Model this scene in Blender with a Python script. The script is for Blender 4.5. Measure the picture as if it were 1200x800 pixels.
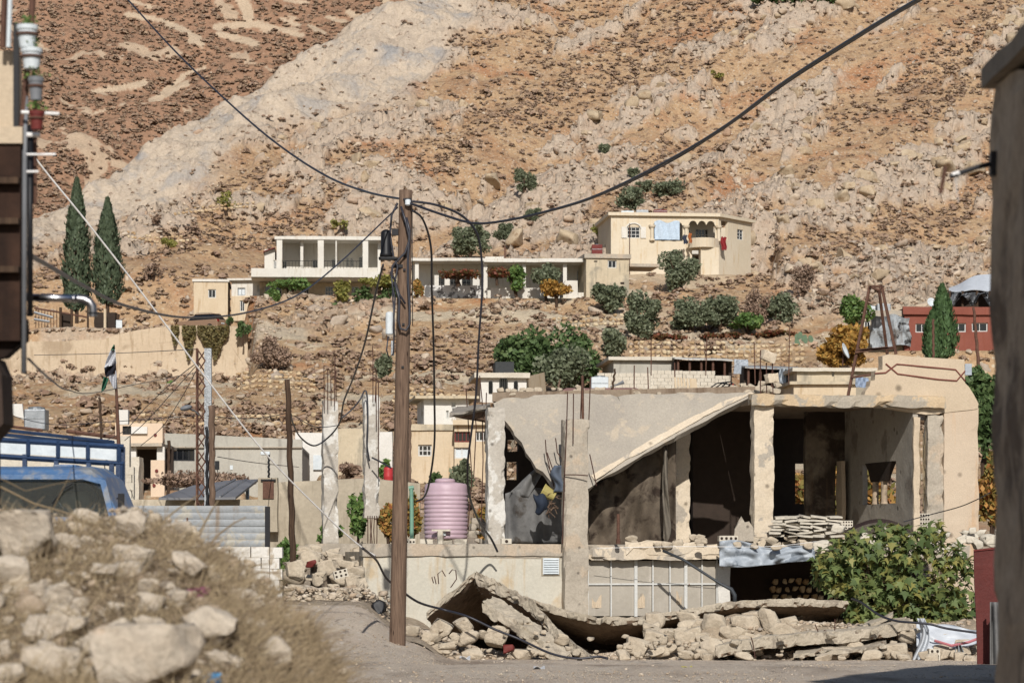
import bpy, bmesh, math, random
import numpy as np
from mathutils import Vector, Matrix, noise as mnoise
R = math.radians
random.seed(7); rng = np.random.default_rng(7)
sc = bpy.context.scene
for o in list(bpy.data.objects): bpy.data.objects.remove(o)
C = sc.collection
# ---------------------------------------------------------------- camera, light, exposure
F = 3333.33; EYE = 1.7; HZ = 650.0
cam = bpy.data.cameras.new('camera'); cam.sensor_width = 36; cam.lens = 100; cam.shift_y = 250/1200
cam.clip_start = 0.5; cam.clip_end = 3000
cam.dof.use_dof = True; cam.dof.focus_distance = 64; cam.dof.aperture_fstop = 5.6
co = bpy.data.objects.new('camera', cam); C.objects.link(co); co.location = (0, 0, EYE); co.rotation_euler = (R(90), 0, 0)
sc.camera = co
SUN_AZ, SUN_EL = R(3), R(33)        # azimuth to the right of straight behind the camera
sv = Vector((math.sin(SUN_AZ)*math.cos(SUN_EL), -math.cos(SUN_AZ)*math.cos(SUN_EL), math.sin(SUN_EL)))
w = bpy.data.worlds.new('World'); sc.world = w; w.use_nodes = True
sky = w.node_tree.nodes.new('ShaderNodeTexSky'); sky.sky_type = 'NISHITA'; sky.sun_disc = False
sky.sun_elevation = SUN_EL; sky.sun_rotation = math.pi - SUN_AZ; sky.altitude = 900; sky.dust_density = 1.6
w.node_tree.links.new(sky.outputs[0], w.node_tree.nodes['Background'].inputs[0])
w.node_tree.nodes['Background'].inputs[1].default_value = 0.066
sl = bpy.data.lights.new('sun', 'SUN'); sl.energy = 4.15; sl.angle = R(0.53); sl.color = (1.0, 0.96, 0.905)
so = bpy.data.objects.new('sun', sl); C.objects.link(so); so.rotation_euler = sv.to_track_quat('Z', 'Y').to_euler(); so.location = (20, -60, 60)
sc.view_settings.view_transform = 'Standard'; sc.view_settings.look = 'None'
sc.view_settings.exposure = 0.18; sc.view_settings.gamma = 1; sc.view_settings.use_curve_mapping = False
sc.render.engine = 'CYCLES'

# ---------------------------------------------------------------- helpers
def P(px, py, Y):
    return Vector(((px-600)/F*Y, Y, EYE+(HZ-py)/F*Y))
def pxm(Y): return F/Y
class Fr:
    """a building's own axes: u along the facade, v back, origin on the facade at px0, distance Y"""
    def __init__(s, px0, Y, yaw=0):
        s.c, s.s = math.cos(R(yaw)), math.sin(R(yaw)); s.Y = Y; s.X = (px0-600)/F*Y; s.yaw = R(yaw)
    def u(s, px, v=0):
        k = (px-600)/F
        return (k*(s.Y+v*s.c)-s.X+v*s.s)/(s.c-k*s.s)
    def z(s, py, u=0, v=0):
        return EYE+(HZ-py)/F*(s.Y+u*s.s+v*s.c)
    def m(s): return Matrix.Translation((s.X, s.Y, 0)) @ Matrix.Rotation(s.yaw, 4, 'Z')
    def w(s, u, v, z): return s.m() @ Vector((u, v, z))

def hash2(ix, iy, seed):
    h = (ix.astype(np.int64)*374761393 + iy.astype(np.int64)*668265263 + seed*974634777) & 0x7fffffff
    h = ((h ^ (h >> 13))*1274126177) & 0x7fffffff
    h = ((h ^ (h >> 15))*461845907) & 0x7fffffff
    return ((h ^ (h >> 16)) & 0xffffff)/float(0xffffff)
def vn(x, y, seed=0):
    ix = np.floor(x); iy = np.floor(y); fx = x-ix; fy = y-iy
    fx = fx*fx*(3-2*fx); fy = fy*fy*(3-2*fy)
    a = hash2(ix, iy, seed); b = hash2(ix+1, iy, seed); c = hash2(ix, iy+1, seed); d = hash2(ix+1, iy+1, seed)
    return (a+(b-a)*fx)*(1-fy)+(c+(d-c)*fx)*fy
def fbm(x, y, seed=0, oct=4, g=0.5):
    t = 0; a = 1; n = 0
    for i in range(oct):
        t = t+a*vn(x*2**i+17.3*i, y*2**i-9.1*i, seed+i); n += a; a *= g
    return t/n
def cell(x, y, seed=0):
    ix = np.floor(x); iy = np.floor(y); d1 = np.full(x.shape, 9.0); d2 = np.full(x.shape, 9.0); idv = np.zeros(x.shape)
    for i in (-1, 0, 1):
        for j in (-1, 0, 1):
            cx = ix+i; cy = iy+j
            dx = cx+hash2(cx, cy, seed)-x; dy = cy+hash2(cx, cy, seed+5)-y
            d = np.sqrt(dx*dx+dy*dy); r = hash2(cx, cy, seed+9)
            n = d < d1
            d2 = np.where(n, d1, np.minimum(d2, d)); idv = np.where(n, r, idv); d1 = np.where(n, d, d1)
    return d1, d2, idv
def sstep(a, b, x):
    t = np.clip((x-a)/(b-a), 0, 1); return t*t*(3-2*t)

def tag(o, label=None, cat=None, group=None, kind=None):
    if label: o['label'] = label
    if cat: o['category'] = cat
    if group: o['group'] = group
    if kind: o['kind'] = kind
    return o
def T(name, label, cat, loc, group=None):
    o = bpy.data.objects.new(name, None); C.objects.link(o); o.location = loc; o.empty_display_size = .3
    return tag(o, label, cat, group)
def rootloc(p):
    v = Vector((0, 0, 0))
    while p is not None: v += p.location; p = p.parent
    return v
def mesh_np(name, V, Fc, mat, parent=None, smooth=False, origin=None):
    """a fast mesh from arrays; V world coordinates, Fc (n,k) face indices"""
    V = np.asarray(V, dtype=np.float64)
    if parent is not None: off = rootloc(parent)
    elif origin is not None: off = Vector(origin)
    else: off = Vector(((V[:,0].min()+V[:,0].max())/2, (V[:,1].min()+V[:,1].max())/2, V[:,2].min()))
    V = V-np.array(off)
    me = bpy.data.meshes.new(name); n, k = Fc.shape
    me.vertices.add(len(V)); me.vertices.foreach_set('co', V.astype(np.float32).ravel())
    me.loops.add(n*k); me.loops.foreach_set('vertex_index', Fc.astype(np.int32).ravel())
    me.polygons.add(n); me.polygons.foreach_set('loop_start', np.arange(0, n*k, k, dtype=np.int32))
    try: me.polygons.foreach_set('loop_total', np.full(n, k, dtype=np.int32))
    except Exception: pass
    me.update(calc_edges=True)
    if smooth: me.polygons.foreach_set('use_smooth', np.ones(n, dtype=bool))
    me.materials.append(mat)
    o = bpy.data.objects.new(name, me); C.objects.link(o)
    if parent is not None: o.parent = parent
    else: o.location = off
    return o
class MB:
    def __init__(s, xf=None): s.v = []; s.f = []; s.xf = xf
    def add(s, vs, fs):
        b = len(s.v)
        for p in vs:
            p = Vector(p)
            s.v.append(s.xf @ p if s.xf else p)
        s.f += [[b+i for i in f] for f in fs]
        return s
    def hexa(s, p):
        return s.add(p, [(0,3,2,1),(4,5,6,7),(0,1,5,4),(1,2,6,5),(2,3,7,6),(3,0,4,7)])
    def box(s, a, b):
        x0,y0,z0 = a; x1,y1,z1 = b
        return s.hexa([(x0,y0,z0),(x1,y0,z0),(x1,y1,z0),(x0,y1,z0),(x0,y0,z1),(x1,y0,z1),(x1,y1,z1),(x0,y1,z1)])
    def cbox(s, c, d, rot=None):
        m = Matrix.Translation(c) @ (rot.to_4x4() if rot else Matrix())
        x,y,z = d[0]/2, d[1]/2, d[2]/2
        return s.hexa([m@Vector(q) for q in [(-x,-y,-z),(x,-y,-z),(x,y,-z),(-x,y,-z),(-x,-y,z),(x,-y,z),(x,y,z),(-x,y,z)]])
    def prism(s, poly, off):
        off = Vector(off); n = len(poly); poly = [Vector(p) for p in poly]
        return s.add(poly+[p+off for p in poly], [list(range(n))[::-1], [n+i for i in range(n)]]+[(i,(i+1)%n,n+(i+1)%n,n+i) for i in range(n)])
    def tube(s, pts, r, n=6, cap=True):
        pts = [Vector(p) for p in pts]; rs = r if isinstance(r, (list, tuple)) else [r]*len(pts)
        vs = []; up = None
        for i, p in enumerate(pts):
            d = (pts[min(i+1,len(pts)-1)]-pts[max(i-1,0)])
            d = d.normalized() if d.length > 1e-9 else Vector((0,0,1))
            if up is None: up = Vector((1,0,0)) if abs(d.x) < .9 else Vector((0,1,0))
            a = (up-d*up.dot(d)).normalized(); b = d.cross(a); up = a
            for k in range(n):
                t = 2*math.pi*k/n; vs.append(p+(a*math.cos(t)+b*math.sin(t))*rs[i])
        fs = [(i*n+k, i*n+(k+1)%n, (i+1)*n+(k+1)%n, (i+1)*n+k) for i in range(len(pts)-1) for k in range(n)]
        if cap: fs += [list(range(n))[::-1], [(len(pts)-1)*n+k for k in range(n)]]
        return s.add(vs, fs)
    def lathe(s, prof, c, n=24):
        c = Vector(c)
        vs = [c+Vector((r*math.cos(2*math.pi*k/n), r*math.sin(2*math.pi*k/n), z)) for r, z in prof for k in range(n)]
        fs = [(i*n+k, i*n+(k+1)%n, (i+1)*n+(k+1)%n, (i+1)*n+k) for i in range(len(prof)-1) for k in range(n)]
        fs += [list(range(n))[::-1], [(len(prof)-1)*n+k for k in range(n)]]
        return s.add(vs, fs)
    def wall(s, u0, u1, z0, z1, v0, t, holes=()):
        """a wall of thickness t at depth v0 with rectangular openings (u0,u1,z0,z1)"""
        us = sorted({u0, u1, *[min(max(h[0],u0),u1) for h in holes], *[min(max(h[1],u0),u1) for h in holes]})
        zs = sorted({z0, z1, *[min(max(h[2],z0),z1) for h in holes], *[min(max(h[3],z0),z1) for h in holes]})
        def hole(i, j):
            cu = (us[i]+us[i+1])/2; cz = (zs[j]+zs[j+1])/2
            return any(h[0] < cu < h[1] and h[2] < cz < h[3] for h in holes)
        nu, nz = len(us)-1, len(zs)-1
        solid = [[not hole(i,j) for j in range(nz)] for i in range(nu)]
        vi = {}; vs = []
        def vid(i, j, k):
            if (i,j,k) not in vi: vi[(i,j,k)] = len(vs); vs.append((us[i], v0+(t if k else 0), zs[j]))
            return vi[(i,j,k)]
        fs = []
        for i in range(nu):
            for j in range(nz):
                if not solid[i][j]: continue
                fs.append((vid(i,j,0),vid(i+1,j,0),vid(i+1,j+1,0),vid(i,j+1,0)))
                fs.append((vid(i,j,1),vid(i,j+1,1),vid(i+1,j+1,1),vid(i+1,j,1)))
                if i == 0 or not solid[i-1][j]: fs.append((vid(i,j,0),vid(i,j+1,0),vid(i,j+1,1),vid(i,j,1)))
                if i == nu-1 or not solid[i+1][j]: fs.append((vid(i+1,j,0),vid(i+1,j,1),vid(i+1,j+1,1),vid(i+1,j+1,0)))
                if j == 0 or not solid[i][j-1]: fs.append((vid(i,j,0),vid(i,j,1),vid(i+1,j,1),vid(i+1,j,0)))
                if j == nz-1 or not solid[i][j+1]: fs.append((vid(i,j+1,0),vid(i+1,j+1,0),vid(i+1,j+1,1),vid(i,j+1,1)))
        return s.add(vs, fs)
    def sheet(s, fn, nu, nv, thick=0.01):
        """a cloth: fn(a,b) in 0..1 -> point"""
        g = [[Vector(fn(i/nu, j/nv)) for j in range(nv+1)] for i in range(nu+1)]
        vs = []; off = len(g)*(nv+1)
        for i in range(nu+1):
            for j in range(nv+1): vs.append(g[i][j])
        for i in range(nu+1):
            for j in range(nv+1):
                a = g[min(i+1,nu)][j]-g[max(i-1,0)][j]; b = g[i][min(j+1,nv)]-g[i][max(j-1,0)]
                n = a.cross(b); n = n.normalized() if n.length > 1e-9 else Vector((0,1,0)); vs.append(g[i][j]+n*thick)
        I = lambda i, j: i*(nv+1)+j
        fs = []
        for i in range(nu):
            for j in range(nv):
                fs.append((I(i,j),I(i,j+1),I(i+1,j+1),I(i+1,j))); fs.append(tuple(off+q for q in (I(i,j),I(i+1,j),I(i+1,j+1),I(i,j+1))))
        for i in range(nu):
            fs.append((I(i,0),I(i+1,0),off+I(i+1,0),off+I(i,0))); fs.append((I(i+1,nv),I(i,nv),off+I(i,nv),off+I(i+1,nv)))
        for j in range(nv):
            fs.append((I(0,j+1),I(0,j),off+I(0,j),off+I(0,j+1))); fs.append((I(nu,j),I(nu,j+1),off+I(nu,j+1),off+I(nu,j)))
        return s.add(vs, fs)
    def build(s, name, mat, parent=None, smooth=False, sub=0, jit=0, jf=2.0, bevel=0, chip=0):
        if parent is not None: off = rootloc(parent)
        else:
            xs=[p.x for p in s.v]; ys=[p.y for p in s.v]; zs=[p.z for p in s.v]
            off = Vector(((min(xs)+max(xs))/2,(min(ys)+max(ys))/2,min(zs)))
        me = bpy.data.meshes.new(name); me.from_pydata([tuple(p-off) for p in s.v], [], s.f); me.update()
        bm = bmesh.new(); bm.from_mesh(me)
        bmesh.ops.recalc_face_normals(bm, faces=bm.faces)
        if sub:
            for it in range(6):
                es = [e for e in bm.edges if e.calc_length() > sub]
                if not es or len(bm.edges) > 60000: break
                bmesh.ops.subdivide_edges(bm, edges=es, cuts=1, use_grid_fill=True)
                bmesh.ops.triangulate(bm, faces=[f for f in bm.faces if len(f.verts) > 4])
        if jit:
            bm.normal_update(); mv = {}
            for v in bm.verts:
                q = (v.co+off)*jf
                n = mnoise.noise_vector(q)*jit+mnoise.noise_vector(q*3.1)*jit*.45
                if chip:
                    sharp = max((e.calc_face_angle(0) for e in v.link_edges), default=0) > .6
                    if sharp:
                        a = max(0, mnoise.noise(q*1.3+Vector((3,1,7)))*1.6-.12)+max(0, mnoise.noise(q*3.7+Vector((9,4,2)))-.1)*.6
                        n = n-v.normal*chip*a*1.6
                mv[v] = n
            for v, n in mv.items(): v.co += n
        bm.to_mesh(me); bm.free(); me.update()
        if smooth: me.polygons.foreach_set('use_smooth', [True]*len(me.polygons))
        me.materials.append(mat)
        o = bpy.data.objects.new(name, me); C.objects.link(o)
        if parent is not None: o.parent = parent
        else: o.location = off
        if bevel:
            m = o.modifiers.new('bevel', 'BEVEL'); m.width = bevel; m.segments = 2; m.limit_method = 'ANGLE'
        return o
def solo(mb, name, mat, label, cat, group=None, kind=None, **k):
    return tag(mb.build(name, mat, **k), label, cat, group, kind)
def copy_tree(o, parent=None):
    c = o.copy(); C.objects.link(c); c.parent = parent
    for ch in list(o.children): copy_tree(ch, c)
    return c

# ---------------------------------------------------------------- materials
ALB = .86     # surfaces are a little darker than they look in sunlight
def srgb(h):
    f = lambda c: c/12.92 if c <= .04045 else ((c+.055)/1.055)**2.4
    c = [f(int(h[i:i+2],16)/255)*ALB for i in (0,2,4)]; g = sum(c)/3
    return tuple(x*.9+g*.1 for x in c)
class NT:
    def __init__(s, name):
        s.m = bpy.data.materials.new(name); s.m.use_nodes = True; s.t = s.m.node_tree; s.b = s.t.nodes['Principled BSDF']
    def n(s, ty, **k):
        x = s.t.nodes.new(ty)
        for a, v in k.items(): setattr(x, a, v)
        return x
    def l(s, a, b): s.t.links.new(a, b)
    def coord(s, stretch=None):
        tc = s.n('ShaderNodeTexCoord'); o = tc.outputs['Object']
        if stretch:
            mp = s.n('ShaderNodeMapping'); mp.inputs['Scale'].default_value = stretch; s.l(o, mp.inputs[0]); o = mp.outputs[0]
        return o
    def noise(s, co, scale, detail=5, rough=.6, dist=0):
        x = s.n('ShaderNodeTexNoise'); x.inputs['Scale'].default_value = scale; x.inputs['Detail'].default_value = detail
        x.inputs['Roughness'].default_value = rough; x.inputs['Distortion'].default_value = dist; s.l(co, x.inputs['Vector']); return x.outputs[0]
    def vor(s, co, scale, feat='F1', out='Distance'):
        x = s.n('ShaderNodeTexVoronoi', feature=feat); x.inputs['Scale'].default_value = scale; s.l(co, x.inputs['Vector']); return x.outputs[out]
    def ramp(s, fac, stops):
        x = s.n('ShaderNodeValToRGB'); e = x.color_ramp.elements
        while len(e) < len(stops): e.new(.5)
        for q, (p, c) in zip(e, stops): q.position = p; q.color = (*c, 1) if len(c) == 3 else c
        s.l(fac, x.inputs[0]); return x.outputs[0]
    def step(s, fac, a, b):
        x = s.n('ShaderNodeMapRange'); x.inputs[1].default_value = a; x.inputs[2].default_value = b; s.l(fac, x.inputs[0]); return x.outputs[0]
    def mix(s, fac, a, b, mode='MIX'):
        x = s.n('ShaderNodeMix', data_type='RGBA', blend_type=mode)
        if isinstance(fac, (int, float)): x.inputs[0].default_value = fac
        else: s.l(fac, x.inputs[0])
        for v, i in ((a, 6), (b, 7)):
            if isinstance(v, tuple): x.inputs[i].default_value = (*v, 1)
            else: s.l(v, x.inputs[i])
        return x.outputs[2]
    def math(s, op, a, b=0):
        x = s.n('ShaderNodeMath', operation=op)
        for v, i in ((a, 0), (b, 1)):
            if isinstance(v, (int, float)): x.inputs[i].default_value = v
            else: s.l(v, x.inputs[i])
        return x.outputs[0]
    def bump(s, h, st, dist=.02):
        x = s.n('ShaderNodeBump'); x.inputs['Strength'].default_value = st; x.inputs['Distance'].default_value = dist; s.l(h, x.inputs['Height']); s.l(x.outputs[0], s.b.inputs['Normal'])
    def out(s, col, rough=.9, metal=0, spec=.25):
        if isinstance(col, tuple): s.b.inputs['Base Color'].default_value = (*col, 1)
        else: s.l(col, s.b.inputs['Base Color'])
        s.b.inputs['Roughness'].default_value = rough; s.b.inputs['Metallic'].default_value = metal
        s.b.inputs['Specular IOR Level'].default_value = spec
        return s.m
def surf(name, c1, c2, scale=1.2, patch=None, pth=(.52,.56), pscale=.8, streak=None, fine=18, bump=.5, bd=.02, rough=.92, metal=0, pits=0, spec=.2, contrast=.35, stretch=None, cracks=0):
    """a weathered surface: two-tone mottling, blotches of another coat, streaks, fine grain, pits"""
    t = NT(name); co = t.coord(stretch)
    c1 = srgb(c1) if isinstance(c1, str) else c1; c2 = srgb(c2) if isinstance(c2, str) else c2
    a = t.ramp(t.noise(co, scale, 7, .65, .4), [(.32, c1), (.68, c2)])
    if patch:
        pc = srgb(patch) if isinstance(patch, str) else patch
        m = t.step(t.noise(co, pscale, 8, .62, .3), *pth); a = t.mix(m, a, pc)
    if streak:
        st = srgb(streak); mp = t.n('ShaderNodeMapping'); mp.inputs['Scale'].default_value = (3.2, 3.2, .35); t.l(co, mp.inputs[0])
        a = t.mix(t.step(t.noise(mp.outputs[0], 1.3, 5, .6), .55, .72), a, st)
    if cracks:
        mpd = t.n('ShaderNodeVectorMath', operation='ADD'); nz = t.n('ShaderNodeTexNoise'); nz.inputs['Scale'].default_value = 2; t.l(co, nz.inputs['Vector'])
        t.l(co, mpd.inputs[0]); t.l(nz.outputs[1], mpd.inputs[1])
        cr = t.step(t.vor(mpd.outputs[0], cracks, 'DISTANCE_TO_EDGE'), .0, .018); dk = tuple(x*.35 for x in c1)
        a = t.mix(cr, dk, a)
    f = t.noise(co, fine, 6, .7)
    g = t.ramp(f, [(.25, (1-contrast,)*3), (.75, (1+contrast*.3,)*3)])
    a = t.mix(1.0, a, g, 'MULTIPLY')
    h = f
    if pits:
        pv = t.step(t.vor(co, pits), .06, .16); a = t.mix(pv, tuple(x*.45 for x in c1), a); h = t.math('ADD', f, pv)
    t.bump(h, bump, bd)
    return t.out(a, rough, metal, spec)
def plain(name, c, rough=.6, metal=0, spec=.3, var=.15, scale=6):
    t = NT(name); c = srgb(c) if isinstance(c, str) else c
    a = t.ramp(t.noise(t.coord(), scale, 4), [(.3, tuple(x*(1-var) for x in c)), (.7, tuple(min(1, x*(1+var)) for x in c))])
    return t.out(a, rough, metal, spec)
def leafmat(name, cols, rough=.6, trans=.25):
    t = NT(name); g = t.n('ShaderNodeNewGeometry'); n = len(cols)
    a = t.ramp(g.outputs['Random Per Island'], [(i/(n-1) if n > 1 else 0, srgb(c) if isinstance(c, str) else c) for i, c in enumerate(cols)])
    t.out(a, rough, 0, .3)
    if trans:
        tr = t.n('ShaderNodeBsdfTranslucent'); t.l(a, tr.inputs[0]); mx = t.n('ShaderNodeMixShader'); mx.inputs[0].default_value = trans
        t.l(t.b.outputs[0], mx.inputs[1]); t.l(tr.outputs[0], mx.inputs[2]); t.l(mx.outputs[0], t.t.nodes['Material Output'].inputs[0])
    return t.m
def woodmat(name, c1, c2):
    t = NT(name); co = t.coord((14, 14, .7)); f = t.noise(co, 2.2, 8, .65, .8)
    a = t.ramp(f, [(.3, srgb(c1)), (.7, srgb(c2))]); co2 = t.coord((5,5,1.2))
    kn = t.step(t.vor(co2, 1.5), .05, .12); a = t.mix(kn, srgb('2a1a12'), a)
    t.bump(f, .5, .02); return t.out(a, .85, 0, .2)

M_ = {}
M_['concrete'] = surf('grey concrete', 'ab9f8e', 'c3b7a4', 1.1, patch='c4b199', pth=(.54,.6), pscale=1.4, fine=22, contrast=.3, pits=3.5)
M_['slabtop'] = surf('roof slab concrete', 'a49b8e', 'b5ab9b', .9, patch='bfb09a', pth=(.56,.66), pscale=2.6, fine=26, contrast=.24)
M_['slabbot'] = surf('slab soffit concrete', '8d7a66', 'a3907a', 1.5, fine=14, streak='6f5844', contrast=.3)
M_['plaster'] = surf('beige plaster', 'c8b396', 'd4c0a4', .7, patch='a79c8c', pth=(.62,.64), pscale=.55, fine=30, pits=1.6, contrast=.18)
M_['plaster2'] = surf('warm plaster render', 'cab49a', 'd4c0a6', .5, fine=34, pits=1.9, contrast=.16, streak='cda77e')
M_['colplaster'] = surf('peeling column plaster', 'd5c2a6', 'dfcfb6', 1.5, patch='b5aa9a', pth=(.55,.58), pscale=1.6, fine=24, pits=2.5, contrast=.25)
M_['white'] = surf('whitewashed plaster', 'd9d4ca', 'e6e2da', .8, patch='b5a792', pth=(.58,.62), pscale=1.0, fine=20, contrast=.2)
M_['houseW'] = surf('white painted wall', 'd3cdc1', 'e0dbd0', .5, fine=8, contrast=.12, streak='c3b7a4')
M_['houseT'] = surf('tan rendered wall', 'ceb897', 'd9c6a8', .35, fine=8, contrast=.14, streak='b79a74')
M_['villa'] = surf('cream rendered wall', 'd4c4a8', 'ddcfb6', .3, fine=6, contrast=.1, streak='cbb087')
M_['annex'] = surf('stained grey beige render', 'c2b193', 'd3c3a6', .4, patch='a49a86', pth=(.5,.6), pscale=.5, fine=7, contrast=.15, streak='9c917e')
M_['greywall'] = surf('grey cement render', 'aaa598', 'bbb6a9', .4, fine=9, contrast=.15, streak='999388')
M_['retain'] = surf('weathered tan retaining wall', 'c9b294', 'd3bfa2', .15, patch='b29c80', pth=(.55,.62), pscale=.25, fine=5, contrast=.18, streak='ab9273')
M_['retain2'] = surf('cast concrete wall', 'a99c86', 'beb19a', .5, patch='cdbfa6', pth=(.55,.65), pscale=.6, fine=10, contrast=.2, streak='8c806c')
M_['mint'] = surf('pale mint painted plaster', 'c6c0af', 'd1cab9', .7, patch='c9b493', pth=(.53,.6), pscale=.6, fine=16, contrast=.16, streak='c2ab88')
M_['redwall'] = surf('dark red rendered wall', '86493a', '925545', .6, fine=10, contrast=.15, streak='8a4b39')
M_['block'] = surf('concrete blocks', 'cdc2ae', 'ddd4c2', 1.5, fine=14, contrast=.3)
M_['stone'] = surf('limestone', 'b9a282', 'd0bb9c', .9, patch='a88c6c', pth=(.55,.65), pscale=1.5, fine=9, contrast=.35, bump=.9, bd=.05)
M_['stone2'] = surf('rubble stone', 'c2b097', 'd8c9b0', 1.6, patch='b39674', pth=(.6,.7), pscale=2.2, fine=12, contrast=.35, bump=.9, bd=.04)
M_['fgrock'] = surf('close limestone block', 'c9b7a0', 'e0d2bd', 3, patch='bfa082', pth=(.56,.66), pscale=5, fine=26, contrast=.4, bump=.9, bd=.02)
M_['pole'] = woodmat('creosoted wood', '4b392d', '89705c')
M_['pole2'] = woodmat('dark wood', '30231b', '5b4634')
M_['rust'] = surf('rusted steel', '55382c', '74513f', 6, fine=30, contrast=.3, rough=.8, spec=.3)
M_['rebar'] = plain('rusty rebar', '4c2f25', .8)
M_['black'] = plain('black rubber', '16161a', .5)
M_['cable'] = plain('dark cable sheath', '2a2a33', .45, spec=.5)
M_['rope'] = plain('white cable', 'ebe8e4', .6)
M_['steel'] = surf('galvanised steel', '8f9396', 'a9adb0', 3, fine=20, contrast=.2, rough=.45, metal=.7, spec=.5)
M_['chrome'] = plain('bright flue pipe', 'c9c9cf', .22, 1.0, .5, .05)
M_['greypipe'] = plain('grey plastic pipe', '77797d', .5)
M_['glassdark'] = plain('dark window glass', '15181d', .12, 0, .6)
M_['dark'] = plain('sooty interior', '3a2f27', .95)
M_['frameW'] = surf('chipped white frame paint', 'c9c8c2', 'd8d7d2', 4, patch='8b5a3e', pth=(.68,.72), pscale=6, fine=20, contrast=.15)
M_['frost'] = surf('dusty window panes', 'a39a8b', 'b3aa9b', .8, fine=10, contrast=.12, rough=.35, spec=.5, streak='bfb6a8')
M_['tank'] = surf('pink plastic tank','b99ca8','c8adb8',1.5,fine=3,contrast=.10,bump=.05,rough=.5,spec=.35,streak='b39ca3')
M_['tarp'] = surf('silver grey tarpaulin', '9aa3ad', 'b4bcc4', 2, patch='7c858f', pth=(.55,.62), pscale=3, fine=8, contrast=.2, rough=.5, spec=.4)
M_['whitetarp'] = plain('white plastic sheet', 'c3c8ce', .45, 0, .4, .1, 3)
M_['greycloth'] = surf('dirty grey canvas', '6c6b6a', '858482', 1.4, fine=9, contrast=.3, patch='524a42', pth=(.55,.65), pscale=2)
M_['darkcloth'] = surf('dark brown canvas', '5a4f43', '736656', 1.4, fine=9, contrast=.35, patch='382d25', pth=(.52,.62), pscale=2.2)
M_['corr'] = surf('faded grey sheet metal', '8c9093', '9da1a3', 1.3, patch='aba699', pth=(.55,.6), pscale=2.5, fine=14, contrast=.22, rough=.55, spec=.35, streak='87796a')
M_['solar'] = surf('grey roof sheet', '6d6d70', '828284', 1, fine=6, contrast=.1, rough=.5)
M_['blue'] = surf('blue truck paint', '3f6493', '5079a6', 2, patch='8c8f92', pth=(.5,.64), pscale=5, fine=14, contrast=.2, rough=.4, spec=.5)
M_['navy'] = surf('navy painted steel', '1d3352', '27446b', 3, patch='5c4a40', pth=(.64,.7), pscale=5, fine=14, contrast=.2, rough=.5, spec=.4)
M_['panelW'] = surf('white painted panel', 'c9d2d6', 'dbe1e3', 3, patch='7d6a5a', pth=(.68,.72), pscale=6, fine=12, contrast=.15, rough=.5)
M_['redsheet'] = surf('dark red sheet metal', '6e2a25', '7c332c', 2, fine=16, contrast=.2, rough=.6)
M_['tin'] = surf('tin roof sheet', 'b9b6ae', 'cdcac2', 2, fine=6, contrast=.2, rough=.5, patch='8d6f5a', pth=(.6,.66), pscale=2)
M_['shadewall'] = surf('rough dark plaster', 'b09a80', 'c6b095', 2.2, patch='7d6b59', pth=(.48,.6), pscale=2.5, fine=14, contrast=.35)
M_['olive'] = leafmat('olive leaves', ['5c6549', '7b8464', '949b7c', '6b7354'], trans=.35)
M_['oldwhite'] = surf('flaking whitewash on concrete','b9b0a2','c8c0b3',1.2,patch='dcd8cf',pth=(.5,.54),pscale=1.3,fine=18,contrast=.25,pits=3)
M_['cyp'] = leafmat('cypress foliage', ['4b5a44', '6a795c', '5a694e'], trans=.3)
M_['cypR'] = leafmat('green cypress foliage', ['46613a', '5f7d4a', '527045'], trans=.25)
M_['green'] = leafmat('fresh green leaves', ['4f6c34', '6d8c43', '5c7a3a', '86994c'])
M_['dkgreen'] = leafmat('dark green leaves', ['42572f', '5b7341', '4e6537', '758a52'])
M_['autumn'] = leafmat('yellow orange leaves', ['bd8a33', 'a57c32', 'd09c40', '948038'])
M_['autumn2'] = leafmat('autumn leaves', ['b0682f', '85803a', 'c99040', '667638', 'a2552a'])
M_['fig'] = leafmat('fig leaves', ['566a3c', '6e8048', '869352', '617440', 'a39b4c', '4d6236'], .5, .35)
M_['dryb'] = leafmat('dry twigs', ['8a6f58', 'a08470', '7a6250', 'aa9078'], trans=0)
M_['yelbush'] = leafmat('yellowing bush', ['8a8a3c', 'a39a4a', '6f7a38'])
M_['redveg'] = leafmat('reddish vine leaves', ['7a3a28', '8c4c30', '5f5a2c', '6d4430'])
M_['vine'] = leafmat('dry hanging vine', ['7d7548', '96854f', '6b6640', '8c7850'])
M_['straw'] = leafmat('dry straw', ['a18d6c', 'b7a17c', '8d7a5e', '9d8a6a', 'c4b08c'], .8, .15)
M_['strawb'] = leafmat('dry brown stems', ['8a765c', '6f5d4a', '9c886a', '7c6b54'], .85, .1)
# ================================================================ the land
KY = [0, 56, 62, 66, 70, 100, 120, 140, 160, 180, 200, 220, 238, 252, 270, 300, 330, 380, 440, 520]
KZ = [0, 0, .35, 1.3, 1.85, 2.2, 3.6, 6, 8.5, 11, 14, 18, 22.6, 24.2, 28.2, 35.5, 50.5, 79, 112, 150]
_ky = np.linspace(0, 560, 2241); _kz = np.interp(_ky, KY, KZ)
_k = np.ones(21)/21; _kz2 = np.convolve(np.pad(_kz, 10, mode='edge'), _k, 'valid')
def base(Y): return np.interp(Y, _ky, np.where(_ky < 54, 0, _kz2))
def yr_of(px):      # distance of the ridge behind which the far slope starts
    rp = np.interp(px, [-400, 40, 60, 130, 200, 260, 330, 400, 480, 540], [330, 268, 252, 205, 152, 118, 72, 42, 2, -60])
    ys = np.linspace(270, 460, 400); scr = HZ-(base(ys)-EYE)/ys*F
    return np.interp(-rp, -scr, ys)
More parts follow.
